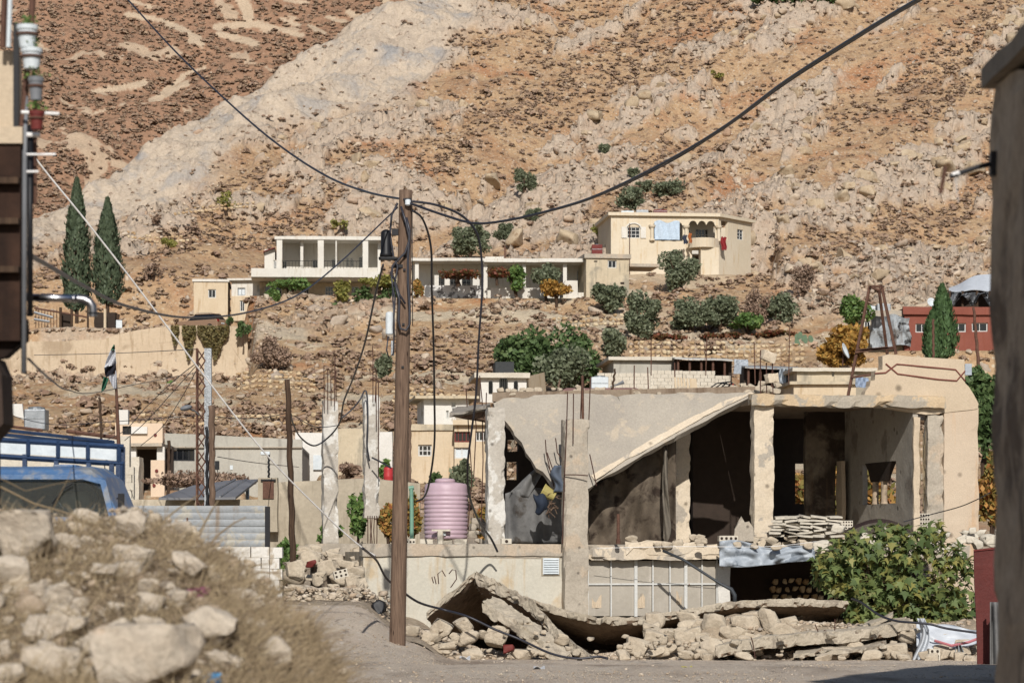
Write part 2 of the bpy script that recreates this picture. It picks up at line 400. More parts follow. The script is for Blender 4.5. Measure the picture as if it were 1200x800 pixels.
# levelled ground for the buildings and terraces: px0, px1, Y0, Y1, z
PADS = [(-200, 288, 242, 262, 20.85), (296, 455, 247.5, 262, 24.2), (470, 700, 239, 252, 23.2), (690, 752, 238, 250, 23.2), (735, 900, 268, 284, 28.0),
        (1000, 1300, 198, 222, 15.9), (690, 1040, 166, 190, 9.6), (560, 650, 172, 182, 10.9), (140, 360, 119, 140, 4.4), (470, 590, 134, 152, 5.0),
        (300, 470, 96, 118, 3.0), (1060, 1300, 72, 110, 2.0)]
def dip(x, Y):      # the yard falls a little towards the foot of the ruin
    return -.38*sstep(42, 55, Y)*sstep(-2.1, -1.1, x)
def bank(x, Y):
    return .78*sstep(49.5, 58.5, Y)*(1-sstep(-3.1, -2.0, x))
def H(x, Y, detail=True):
    x = np.asarray(x, float); Y = np.asarray(Y, float); px = 600+F*x/np.maximum(Y, 1)
    z = base(Y)
    # the alley bank on the left rises earlier, the middle stays low until the terrace
    near = sstep(-2.4, -1.2, x)*(1-sstep(68.5, 70.5, Y))
    z = z*(1-near)+(-.42)*near*sstep(-2.1, -1.1, x)
    z = np.where(x < -2.0, np.maximum(z, bank(x, Y)), z)
    yr = yr_of(px); d = Y-yr; zr = base(yr)
    far = zr+np.where(d < 95, .03*d, .03*95+.62*(d-95))
    k = sstep(0, 6, d)*sstep(560, 520, px); z = z*(1-k)+far*k
    hill = sstep(115, 170, Y)
    a = x*.57+Y*.82; b = -.82*x+.57*Y
    z = z+hill*(((fbm(a/60, b/22, 3, 4)-.5)*9+(np.abs(fbm(a/45, b/13, 4, 4)-.5)*-7+.6))*sstep(250, 300, Y)+(fbm(x/14, Y/10, 11, 4)-.5)*2.2)
    # retaining wall on the left: ground in front of it stays low
    lw = (1-sstep(288, 302, px))*sstep(185, 196, Y)*(1-sstep(240.6, 241.6, Y)); z = z*(1-lw)+np.minimum(z, 13.0+(Y-190)*.055)*lw
    for p0, p1, y0, y1, zp in PADS:
        q = sstep(p0-16, p0, px)*(1-sstep(p1, p1+16, px))*sstep(y0-2.5, y0-.3, Y)*(1-sstep(y1, y1+9, Y))
        z = z*(1-q)+zp*q
    return z
def masks(x, Y):
    px = 600+F*x/Y; yr = yr_of(px); d = (Y-yr)*sstep(620, 540, px)+(-60)*(1-sstep(620, 540, px))
    d = np.where(px > 560, -80, d)
    a = x*.57+Y*.82; b = -.82*x+.57*Y
    far = sstep(2, 8, d)
    bandn = fbm(a/14, b/5, 21, 4)
    bw = np.interp(px, [-100, 60, 300, 480, 560], [15, 17, 20, 30, 26])
    band = sstep(-bw*1.25, -bw*.72, d+(bandn-.5)*22)*(1-far)
    n = fbm(a/42, b/5.5, 31, 4)*.6+fbm(x/7, Y/6, 41, 4)*.4
    right = sstep(430, 1000, px)*.03
    n = n+(fbm(x/2.2, Y/1.8, 43, 3)-.5)*.16
    r = sstep(.535, .575, n+right)
    r = r*sstep(200, 262, Y)*(1-far)
    r = np.maximum(r, band)
    low = 1-sstep(250, 285, Y)
    scr = sstep(.60, .68, fbm(x/9, Y/7, 51, 5))*low
    return dict(px=px, far=far, band=band, rock=r, low=low, scree=scr)
def facet(x, y, seed):
    """cells with a tilted flat top each: tilt, nearest distance, cell id, distance to the joint"""
    ix = np.floor(x); iy = np.floor(y); d1 = np.full(x.shape, 9.0); d2 = np.full(x.shape, 9.0); idv = np.zeros(x.shape); tl = np.zeros(x.shape)
    for i in (-1, 0, 1):
        for j in (-1, 0, 1):
            cx = ix+i; cy = iy+j; dx = cx+hash2(cx, cy, seed)-x; dy = cy+hash2(cx, cy, seed+5)-y
            d = np.sqrt(dx*dx+dy*dy); r = hash2(cx, cy, seed+9); n = d < d1
            t = dx*(hash2(cx, cy, seed+11)-.5)+dy*(hash2(cx, cy, seed+13)-.5)
            d2 = np.where(n, d1, np.minimum(d2, d)); idv = np.where(n, r, idv); tl = np.where(n, t, tl); d1 = np.where(n, d, d1)
    return tl, d1, idv, d2-d1
def Hfull(x, Y):
    z = H(x, Y); m = masks(x, Y)
    flat = np.zeros_like(z)
    for p0, p1, y0, y1, zp in PADS:
        px = m['px']; flat = np.maximum(flat, sstep(p0-16, p0, px)*(1-sstep(p1, p1+16, px))*sstep(y0-2.5, y0, Y)*(1-sstep(y1, y1+5, Y)))
    k = (1-flat)
    A = x*.57+Y*.82; B = -.82*x+.57*Y; wx = (fbm(x/3, Y/3, 62, 3)-.5)*1.6; wy = (fbm(x/3, Y/3, 63, 3)-.5)*1.6
    ca, cb, ci, cr = facet((A+wx)/3.4, (B+wy)/1.8, 61); ea, eb, ei, er = facet((A+wx*.5)/1.25, (B+wy*.5)/.8, 71)
    blk = np.maximum(sstep(0, .10, cr)*(ci*.95+.2+ca*1.4), 0)
    sm = np.maximum(sstep(0, .12, er)*(ei*.45+ea*.6), 0)
    z = z+k*m['rock']*(1-m['band']*.65)*(blk+sm)*1.0
    # smooth slanting slabs on the light band
    z = z+k*m['band']*((fbm(x/7, Y/4.5, 81, 5)-.5)*3.2+sm*.35)
    z = z+k*sstep(110, 150, Y)*(1-m['rock'])*((fbm(x/2.2, Y/1.8, 91, 4)-.5)*.8)
    z = z+k*m['low']*sstep(120, 160, Y)*sm*.45*sstep(.4, .6, fbm(x/6, Y/5, 95, 3))
    z = z+m['far']*((fbm(x/18, Y/10, 97, 5)-.5)*6)
    near = sstep(56, 62, Y)*(1-sstep(100, 118, Y)); z = z+near*k*(fbm(x/1.6, Y/1.6, 99, 4)-.5)*.28
    return z
cols = np.concatenate([np.linspace(-420, -60, 100, endpoint=False), np.linspace(-60, 1260, 860, endpoint=False), np.linspace(1260, 1620, 101)])
rows = np.concatenate([np.arange(56, 110, .5), np.arange(110, 200, .42), np.arange(200, 400, .30), np.arange(400, 560, .42)])
PX, YY = np.meshgrid(cols, rows); XX = (PX-600)/F*YY
ZZ = Hfull(XX, YY)
ZZ[0, :] -= .03
SCR = HZ-(ZZ-EYE)/YY*F; RUN = np.minimum.accumulate(SCR, axis=0)
def seen(px, py, minY=0):
    """the land point that shows at this pixel"""
    j = int(np.clip(np.searchsorted(cols, px), 0, len(cols)-1)); c = RUN[:, j].copy(); c[rows < minY] = 1e9
    i = int(np.argmax(c <= py)); 
    return Vector((XX[i, j]*1.0, YY[i, j], ZZ[i, j]))
def seen_arr(pxs, pys):
    js = np.clip(np.searchsorted(cols, pxs), 0, len(cols)-1); out = np.zeros((len(pxs), 3)); ok = np.ones(len(pxs), bool)
    order = np.argsort(js)
    for t in order:
        c = RUN[:, js[t]]; i = int(np.argmax(c <= pys[t]))
        if c[i] > pys[t]: ok[t] = False
        out[t] = (XX[i, js[t]], YY[i, js[t]], ZZ[i, js[t]])
    return out, ok
def zat(x, Y): return float(Hfull(np.array([x]), np.array([Y]))[0])

def hill_material():
    t = NT('rocky dry hillside'); co = t.coord()
    at = lambda n: (lambda x: (setattr(x, 'attribute_name', n), x.outputs['Fac'])[1])(t.n('ShaderNodeAttribute'))
    soil = t.ramp(t.noise(co, .11, 6, .6, .5), [(.35, srgb('b78f69')), (.5, srgb('c6a57d')), (.66, srgb('ba875f'))])
    soil = t.mix(t.step(t.noise(co, .5, 6, .7), .55, .7), soil, srgb('c9b094'))
    grit = t.step(t.vor(co, 2.6), .12, .3); soil = t.mix(grit, srgb('c8b59b'), soil)
    scrubby = t.step(t.noise(co, 1.3, 6, .75), .53, .61); soil = t.mix(scrubby, soil, srgb('927358')); soil = t.mix(t.step(t.vor(co, 1.5), .20, .12), soil, srgb('d2c0a6')); soil = t.mix(t.step(t.noise(co, 3.4, 4, .8), .60, .66), soil, srgb('85674f'))
    farsoil = t.ramp(t.noise(co, .3, 6, .7), [(.35, srgb('a27e64')), (.65, srgb('b28a6c'))])
    farsoil = t.mix(t.step(t.noise(co, .9, 5, .7), .54, .62), farsoil, srgb('8a6c54')); farsoil = t.mix(t.step(t.noise(co, 2.1, 4, .8), .61, .67), farsoil, srgb('c9b093'))
    soil = t.mix(at('far'), soil, farsoil)
    lowc = t.ramp(t.noise(co, .2, 7, .7, .3), [(.3, srgb('c39a70')), (.5, srgb('c8a880')), (.66, srgb('b98358'))])
    lowc = t.mix(t.step(t.noise(co, 1.1, 6, .75), .55, .63), lowc, srgb('997653'))
    lowc = t.mix(t.step(t.vor(co, 1.7), .3, .16), lowc, srgb('d6c3a3'))
    soil = t.mix(at('low'), soil, lowc)
    soil = t.mix(at('scree'), soil, srgb('d4c2a4'))
    rock = t.ramp(t.noise(co, .35, 8, .7, .6), [(.3, srgb('b8a593')), (.5, srgb('cab69f')), (.7, srgb('c0a48b'))])
    rock = t.mix(t.step(t.noise(co, .9, 7, .7), .57, .66), rock, srgb('a4988a'))
    rock = t.mix(t.step(t.noise(co, 2.4, 5, .7), .62, .7), rock, srgb('8a6f55'))
    band = t.ramp(t.noise(t.coord((1,.55,1)), .25, 8, .65, .5), [(.3, srgb('c2b09c')), (.5, srgb('d2bfa7')), (.66, srgb('b3aaa0'))])
    band = t.mix(t.step(t.noise(co, .12, 5, .5), .6, .68), band, srgb('aaa6a2'))
    band = t.mix(t.step(t.noise(co, 1.0, 7, .75), .57, .64), band, srgb('957f6c'))
    rock = t.mix(at('band'), rock, band)
    col = t.mix(at('rock'), soil, rock)
    col = t.mix(at('patch'), col, srgb('cdb699'))
    near = t.ramp(t.noise(co, 1.2, 7, .7), [(.3, srgb('b8a48c')), (.7, srgb('cab8a0'))]); near = t.mix(t.step(t.vor(co, 5), .28, .14), near, srgb('d4c4ab'))
    col = t.mix(at('near'), col, near)
    f = t.noise(co, 3.2, 8, .75); col = t.mix(1.0, col, t.ramp(f, [(.28, (.68,.66,.64)), (.6, (1.04,1.04,1.04))]), 'MULTIPLY')
    t.bump(f, .9, .25); return t.out(col, .95, 0, .1)
def make_land():
    nr, nc = XX.shape; idx = np.arange(nr*nc).reshape(nr, nc)
    Fc = np.stack([idx[:-1,:-1], idx[:-1,1:], idx[1:,1:], idx[1:,:-1]], -1).reshape(-1, 4)
    V = np.stack([XX, YY, ZZ], -1).reshape(-1, 3)
    o = mesh_np('hillside', V, Fc, hill_material(), smooth=True, origin=(0, 0, 0)); tag(o, kind='structure')
    m = masks(XX, YY); me = o.data
    # bare pale patches between the scrub of the far slope, laid on the land itself
    py = SCR; pt = np.zeros_like(XX); wob = (fbm(XX/5, YY/3.5, 7, 5)-.5)
    for (x0, y0, x1, y1, wd) in [(150,17,190,24,5),(190,24,232,44,6),(255,32,300,28,7),(258,40,300,52,7),(300,28,352,42,5),(283,0,292,22,7),(335,0,360,4,5),(110,108,168,98,5),(180,118,218,98,5),(112,132,146,122,4),(215,88,240,80,4),(190,110,215,90,4),(408,14,424,24,4),(450,0,462,14,4),(362,30,378,38,4),(225,48,235,52,4),(385,20,405,26,3),(330,22,350,30,3),(150,0,180,10,3)]:
        t = np.clip(((PX-x0)*(x1-x0)+(py-y0)*(y1-y0))/((x1-x0)**2+(y1-y0)**2), 0, 1)
        dd = np.hypot(PX-(x0+t*(x1-x0)), (py-(y0+t*(y1-y0)))*1.5)
        pt = np.maximum(pt, sstep(wd*.95, wd*.75, dd+wob*12))
    pt = np.maximum(pt*m['far'], m['far']*sstep(.685, .70, fbm(XX/6+YY/12, YY/5, 77, 5))*.8)
    for n, a in (('far', m['far']), ('rock', m['rock']), ('band', m['band']), ('low', m['low']), ('scree', m['scree']), ('patch', pt), ('near', 1-sstep(95, 125, YY))):
        at = me.attributes.new(n, 'FLOAT', 'POINT'); at.data.foreach_set('value', np.clip(a, 0, 1).astype(np.float32).ravel())
    return m, pt
LM, PATCH = make_land()
# the road and yard in front: one sheet reaching far out behind the viewer, joined under the hillside
def ground_sheet():
    xs = np.concatenate([np.array([-600,-300,-120,-60,-30,-18]), np.arange(-12, 12.01, .12), np.array([18,30,60,120,300,600])])
    ys = np.concatenate([np.array([-500,-200,-80,-30,-5]), np.arange(6, 57.01, .16)])
    X, Y = np.meshgrid(xs, ys); k = sstep(-5, 10, Y)*sstep(18, 12, np.abs(X))
    Z = k*((fbm(X/2.5, Y/4, 5, 3)-.5)*.07+(fbm(X/.35, Y/.5, 6, 4)-.5)*.04)*(1-sstep(55, 56.5, Y))
    Z = Z+bank(X, Y)+dip(X, Y); Z[-1, :] -= .05
    idx = np.arange(X.size).reshape(X.shape); Fc = np.stack([idx[:-1,:-1], idx[:-1,1:], idx[1:,1:], idx[1:,:-1]], -1).reshape(-1, 4)
    t = NT('dusty gravel road'); co = t.coord()
    a = t.ramp(t.noise(co, .6, 7, .65), [(.3, srgb('cbb8a3')), (.7, srgb('dacab5'))])
    a = t.mix(t.step(t.vor(t.coord((1,.35,1)), 7), .3, .15), a, srgb('d6cabb')); a = t.mix(t.step(t.noise(t.coord((1,.3,1)), 4, 6, .8), .56, .64), a, srgb('9c8d7e')); a = t.mix(t.step(t.noise(co, 7, 6, .8), .6, .7), a, srgb('978879')); a = t.mix(t.step(t.noise(t.coord((1,.25,1)), .5, 5, .6), .52, .66), a, srgb('a3917f'))
    f = t.noise(co, 18, 7, .75); a = t.mix(1.0, a, t.ramp(f, [(.3, (.78,.77,.76)), (.6, (1.1,1.1,1.1))]), 'MULTIPLY'); t.bump(f, 1.0, .05)
    tag(mesh_np('dirt_road', np.stack([X, Y, Z], -1).reshape(-1, 3), Fc, t.out(a, .95, 0, .1), smooth=True, origin=(0,0,0)), kind='structure')
ground_sheet()

# ---- rocks and scrub
def ico(sub):
    bm = bmesh.new(); bmesh.ops.create_icosphere(bm, subdivisions=sub, radius=1); bm.verts.ensure_lookup_table()
    V = np.array([v.co[:] for v in bm.verts]); Fc = np.array([[v.index for v in f.verts] for f in bm.faces]); bm.free(); return V, Fc
ICO = {k: ico(k) for k in (1, 2, 3, 4)}
def rock_arr(seed, sub=2, cuts=9, rough=.12, lo=.5):
    r = np.random.default_rng(seed); V, Fc = ICO[sub]; V = V.copy()
    q0 = r.normal(size=(3,3))*.22+np.eye(3)
    for c_ in range(cuts):
        n = r.normal(size=3); d = r.uniform(lo, .9)
        if c_ < 5: n = q0[c_ % 3]*(1 if c_ < 3 else -1)+r.normal(size=3)*.12; d = r.uniform(.42, .68)
        n /= np.linalg.norm(n); s = V@n
        V = V-np.outer(np.maximum(s-d, 0), n)
    q = V*2+seed; nn = (vn(q[:,0]*1.3+q[:,2], q[:,1]*1.3, seed)-.5)+(vn(q[:,0]*3+q[:,2]*2.2, q[:,1]*3-q[:,2], seed+1)-.5)*.5
    if sub >= 3: nn = nn+(vn(q[:,0]*8+q[:,2]*5, q[:,1]*8-q[:,2]*3, seed+2)-.5)*.35
    V = V*(1+nn*rough*2)[:, None]
    return V, Fc
def shrub_arr(seed, n=26):
    """a low tuft: little leaf-sized faces spread over and inside a dome"""
    r = np.random.default_rng(seed); a = r.normal(size=(n,3)); a[:,2] = np.abs(a[:,2])*.9; a /= np.linalg.norm(a, axis=1)[:,None]
    c = a*r.uniform(.45, 1.0, n)[:,None]; c[:,2] *= .8
    nrm = a+r.normal(size=(n,3))*.45; nrm /= np.linalg.norm(nrm, axis=1)[:,None]
    u = np.cross(nrm, r.normal(size=(n,3))); u /= np.linalg.norm(u, axis=1)[:,None]; v = np.cross(nrm, u); s = r.uniform(.28, .5, n)[:,None]
    V = np.stack([c-u*s, c-v*s, c+u*s, c+v*s], 1).reshape(-1, 3); return V, np.arange(4*n).reshape(n, 4)
def scatter(name, bases, pos, scl, mat, label=None, kind='stuff', zrot=None, tilt=.3, seed=0, cat='stones'):
    r = np.random.default_rng(seed); Vs = []; Fs = []; b = 0; n = len(pos); pick = r.integers(0, len(bases), n)
    ang = r.uniform(0, 6.28, n); ta = r.uniform(-tilt, tilt, n)
    for k, (V, Fc) in enumerate(bases):
        I = np.where(pick == k)[0]
        if not len(I): continue
        v = V[None]*scl[I][:, None, :]
        ct, st = np.cos(ta[I])[:, None], np.sin(ta[I])[:, None]
        x = v[...,0]; y = v[...,1]*ct-v[...,2]*st; z = v[...,1]*st+v[...,2]*ct
        c, s = np.cos(ang[I])[:, None], np.sin(ang[I])[:, None]
        w_ = np.stack([x*c-y*s, x*s+y*c, z], -1)+pos[I][:, None, :]
        Vs.append(w_.reshape(-1, 3)); Fs.append((Fc[None]+(np.arange(len(I))*len(V))[:, None, None]+b).reshape(-1, Fc.shape[1])); b += len(I)*len(V)
    o = mesh_np(name, np.concatenate(Vs), np.concatenate(Fs), mat, origin=(0,0,0)); tag(o, label, cat, kind=kind); return o
def islandrock(name, cols_, fine=3):
    t = NT(name); g = t.n('ShaderNodeNewGeometry'); co = t.coord(); n = len(cols_)
    a = t.ramp(g.outputs['Random Per Island'], [(i/(n-1), srgb(c)) for i, c in enumerate(cols_)])
    f = t.noise(co, fine, 7, .7); a = t.mix(1.0, a, t.ramp(f, [(.28, (.7,.67,.63)), (.6, (1.04,1.04,1.04))]), 'MULTIPLY'); t.bump(f, .7, .3/fine); return t.out(a, .95, 0, .1)
M_['hillrock'] = islandrock('hill stones', ['bda890', 'cbb8a0', 'a99a8a', 'd0bfa8', 'b8997e', 'b3a697'], 2)
M_['scrub'] = islandrock('dry hillside scrub', ['977c69', 'aa9079', '8b7160', 'b0967c', '9f876c', '937967'], 4)
M_['rubble'] = islandrock('broken masonry', ['c8b79f', 'd3c5b0', 'b3a08a', 'bfa98f', 'aca295', 'cbb79c'], 9)

def hill_scatter():
    r = np.random.default_rng(3)
    vis = SCR <= RUN+1e-6
    # land cells that face the view, weighted by how large they show
    dS = np.zeros_like(SCR); dS[1:] = np.maximum(SCR[:-1]-SCR[1:], 0); dS *= vis
    dc = np.gradient(cols)[None, :]; area = dS*dc
    area *= (YY > 118)&(PX > -120)&(PX < 1320)
    flat = np.zeros_like(area, bool)
    for p0, p1, y0, y1, zp in PADS: flat |= (PX > p0-4)&(PX < p1+4)&(YY > y0-.6)&(YY < y1)
    area[flat] = 0
    def pick(wt, n):
        p = (area*wt).ravel(); p = p/p.sum(); i = r.choice(p.size, n, p=p, replace=True)
        ii, jj = np.unravel_index(i, area.shape)
        x = XX[ii, jj]+r.uniform(-.25, .25, n); y = YY[ii, jj]+r.uniform(-.2, .2, n); z = ZZ[ii, jj]
        return x, y, z, ii, jj
    rk = LM['rock']; fr = LM['far']; bd = LM['band']; lw = LM['low']
    dens = sstep(.44, .58, fbm((XX*.57+YY*.82)/34, (-.82*XX+.57*YY)/6, 131, 4))
    # scrub
    wt = (fr*(1-PATCH)*2.1+(1-fr)*(1-rk)*(.3+1.5*dens)*(1-.55*lw)+rk*(1-bd)*.10+bd*.03)*(1-PATCH)
    x, y, z, ii, jj = pick(wt, 29000); s = r.lognormal(-1.45, .38, len(x))*np.where(fr[ii, jj] > .5, 1.3, 1.0)
    S = np.stack([s*1.15, s*1.1, s*.85], -1); scatter('hillside_scrub', [shrub_arr(k) for k in range(8)], np.stack([x, y, z+s*.1], -1), S, M_['scrub'], 'low brown dry scrub dotted over the hillside', seed=1, cat='scrub', tilt=.15)
    # stones
    wt = rk*(1-bd)*1.3+(1-fr)*(1-rk)*.30+bd*.06+lw*.5*sstep(.45, .6, fbm(XX/5, YY/5, 133, 3))+fr*.10
    x, y, z, ii, jj = pick(wt, 15000); s = r.lognormal(-1.75, .55, len(x))
    S = np.stack([s*r.uniform(.8, 1.5, len(x)), s*r.uniform(.7, 1.2, len(x)), s*r.uniform(.5, .95, len(x))], -1)
    scatter('hillside_stones', [rock_arr(k+10, 2, 14, .05, .3) for k in range(8)], np.stack([x, y, z+s*.15], -1), S, M_['hillrock'], 'pale loose stones scattered over the hillside', seed=2, tilt=.6)
    # larger outcrop blocks are set one by one
    wt = rk*(1-bd)*sstep(700, 1000, PX)+rk*(1-bd)*.35*sstep(150, 400, PX)
    x, y, z, ii, jj = pick(wt*(SCR > 5)*(SCR < 330), 150); k = 0
    for X, Y, Z in zip(x, y, z):
        s = r.uniform(.7, 1.7); V, Fc = rock_arr(300+k, 3, 16, .09, .3)
        V = V*np.array([s*r.uniform(.9, 1.5), s*r.uniform(.8, 1.1), s*r.uniform(.6, 1.0)]); a = r.uniform(0, 6.28)
        V = np.stack([V[:,0]*math.cos(a)-V[:,1]*math.sin(a), V[:,0]*math.sin(a)+V[:,1]*math.cos(a), V[:,2]], -1)+np.array([X, Y, Z-s*.05])
        o = mesh_np('boulder', V, Fc, M_['stone']); k += 1
        tag(o, 'weathered pale limestone boulder bedded in the rocky upper hillside', 'boulder', 'boulders on the hillside')
hill_scatter()
# ================================================================ houses on the slope
def pane_window(root, fr, hole, v, mat_f='frameW', grid=(2, 1), depth=.16, glass='glassdark', fw=.07, lit=None, proud=0):
    u0, u1, z0, z1 = hole; m = MB(fr.m()); t = fw
    a, b = v+depth-.05, v+depth
    m.box((u0, a, z0), (u0+t, b, z1)); m.box((u1-t, a, z0), (u1, b, z1)); m.box((u0+t, a, z0), (u1-t, b, z0+t)); m.box((u0+t, a, z1-t), (u1-t, b, z1))
    for i in range(1, grid[0]):
        x = u0+(u1-u0)*i/grid[0]; m.box((x-t/3, a, z0+t), (x+t/3, b, z1-t))
    for i in range(1, grid[1]):
        z = z0+(z1-z0)*i/grid[1]; m.box((u0+t, a+.004, z-t/3), (u1-t, b-.004, z+t/3))
    w_ = m.build('window', M_[mat_f], root)
    g = MB(fr.m()); g.box((u0+.01, b+.004, z0+.01), (u1-.01, b+.03, z1-.01)); g.build('pane', M_[glass], w_)
    return w_
def hpx(fr, r, v=0):
    """pixel rectangle -> (u0,u1,z0,z1) on the facade"""
    u0, u1 = fr.u(r[0], v), fr.u(r[2], v); um = (u0+u1)/2
    return (u0, u1, fr.z(r[3], um, v), fr.z(r[1], um, v))
def house(name, label, cat, Y, px0, px1, pyt, pyb, depth, yaw, wall, wins=(), doors=(), roofm='concrete', over=.25, rt=.28, parapet=0, down=2.5, group=None, grid=(2,1), side_wins=(), left_wins=(), roofname='roof', awn=None):
    """box house: facade from px0 to px1, top and base pixel rows at the left corner; real walls with openings"""
    fr = Fr(px0, Y, yaw); u1 = fr.u(px1); zt = fr.z(pyt); zb = fr.z(pyb)
    root = T(name, label, cat, fr.w(0, 0, zb), group); fr.u1, fr.zt, fr.zb, fr.depth = u1, zt, zb, depth
    holes = [hpx(fr, r) for r in wins]; dh = [hpx(fr, r) for r in doors]
    wm = MB(fr.m()); wm.wall(0, u1, zb-down, zt-rt, 0, .25, holes+dh); wm.build('wall', M_[wall], root, jit=.02)
    b = MB(fr.m()); b.box((0, .25, zb-down), (.25, depth, zt-rt)); b.box((u1-.25, .25, zb-down), (u1, depth, zt-rt)); b.box((.25, depth-.25, zb-down), (u1-.25, depth, zt-rt)); b.box((.25,.25,zb-.05), (u1-.25, depth-.25, zb+.05))
    b.build('side_wall', M_[wall], root)
    r = MB(fr.m()); r.box((-over, -over, zt-rt), (u1+over, depth+over, zt)); 
    if parapet:
        for q in (((-over,-over,zt),(u1+over,-over+.15,zt+parapet)), ((-over,depth+over-.15,zt),(u1+over,depth+over,zt+parapet)), ((-over,-over+.15,zt),(-over+.15,depth+over-.15,zt+parapet)), ((u1+over-.15,-over+.15,zt),(u1+over,depth+over-.15,zt+parapet))): r.box(*q)
    r.build(roofname, M_[roofm], root, sub=1.2, jit=.02)
    for h in holes: pane_window(root, fr, h, 0, grid=grid)
    for h in dh:
        d = MB(fr.m()); d.box((h[0]+.03, .1, h[2]), (h[1]-.03, .15, h[3]-.03)); d.build('door', M_['rust'], root)
    # openings seen in the side walls are framed windows set 3 cm proud of the wall
    for (side, ws) in (('R', side_wins), ('L', left_wins)):
        for v0, v1, z0, z1 in ws:
            x = u1 if side == 'R' else 0; sg = 1 if side == 'R' else -1
            f = MB(fr.m()); f.box((min(x, x+sg*.04), v0-.08, zb+z0-.08), (max(x, x+sg*.04), v1+.08, zb+z1+.08)); w_ = f.build('window', M_['frameW'], root)
            g = MB(fr.m()); g.box((min(x+sg*.04, x+sg*.06), v0, zb+z0), (max(x+sg*.04, x+sg*.06), v1, zb+z1)); g.build('pane', M_['glassdark'], w_)
    return root, fr
def tankbox(label, cat, px0, px1, py0, py1, Y, mat, name='roof_water_tank', d=1.2):
    a = P(px0, py1, Y); b = P(px1, py0, Y); m = MB(); m.box((a.x, Y, a.z-.1), (b.x, Y+d, b.z)); root = T(name, label, cat, (a.x, Y, a.z))
    m.build('tank_body', M_[mat], root, bevel=.04)
    l = MB(); cx = (a.x+b.x)/2; l.lathe([(.28, b.z), (.28, b.z+.07), (.1, b.z+.1)], (cx, Y+d/2, 0), 14); l.build('hatch', M_['steel'], root)
    s = MB(); s.box((a.x+.02, Y-.02, (a.z+b.z)/2-.02), (b.x-.02, Y, (a.z+b.z)/2+.02)); s.build('seam', M_['steel'], root)
    return root
def arch_mesh(fr, u0, u1, z0, z1, v, t, arches, mat, root, name, scallop=0):
    """arcade spandrel between z0 (springing) and z1 (top): arches = list of (ua,ub); the underside follows scalloped arches"""
    n = 64; us = [u0+(u1-u0)*i/n for i in range(n+1)]
    def under(u):
        for a, b in arches:
            if a <= u <= b:
                q = (u-a)/(b-a); rr = math.sin(math.pi*q)**.45
                if scallop: rr = rr*.8+.2*abs(math.sin(math.pi*q*scallop))
                return z0+(z1-.22-z0)*min(rr, 1)
        return z0
    m = MB(fr.m()); vs = []; fs = []
    for i, u in enumerate(us):
        zl = under(u)
        vs += [(u, v, zl), (u, v, z1), (u, v+t, zl), (u, v+t, z1)]
    for i in range(n):
        a = 4*i; b = a+4; fs += [(a,b,b+1,a+1), (a+2,a+3,b+3,b+2), (a,a+2,b+2,b), (a+1,b+1,b+3,a+3)]
    fs += [(0,1,3,2), (4*n, 4*n+2, 4*n+3, 4*n+1)]
    m.add(vs, fs); return m.build(name, M_[mat], root)

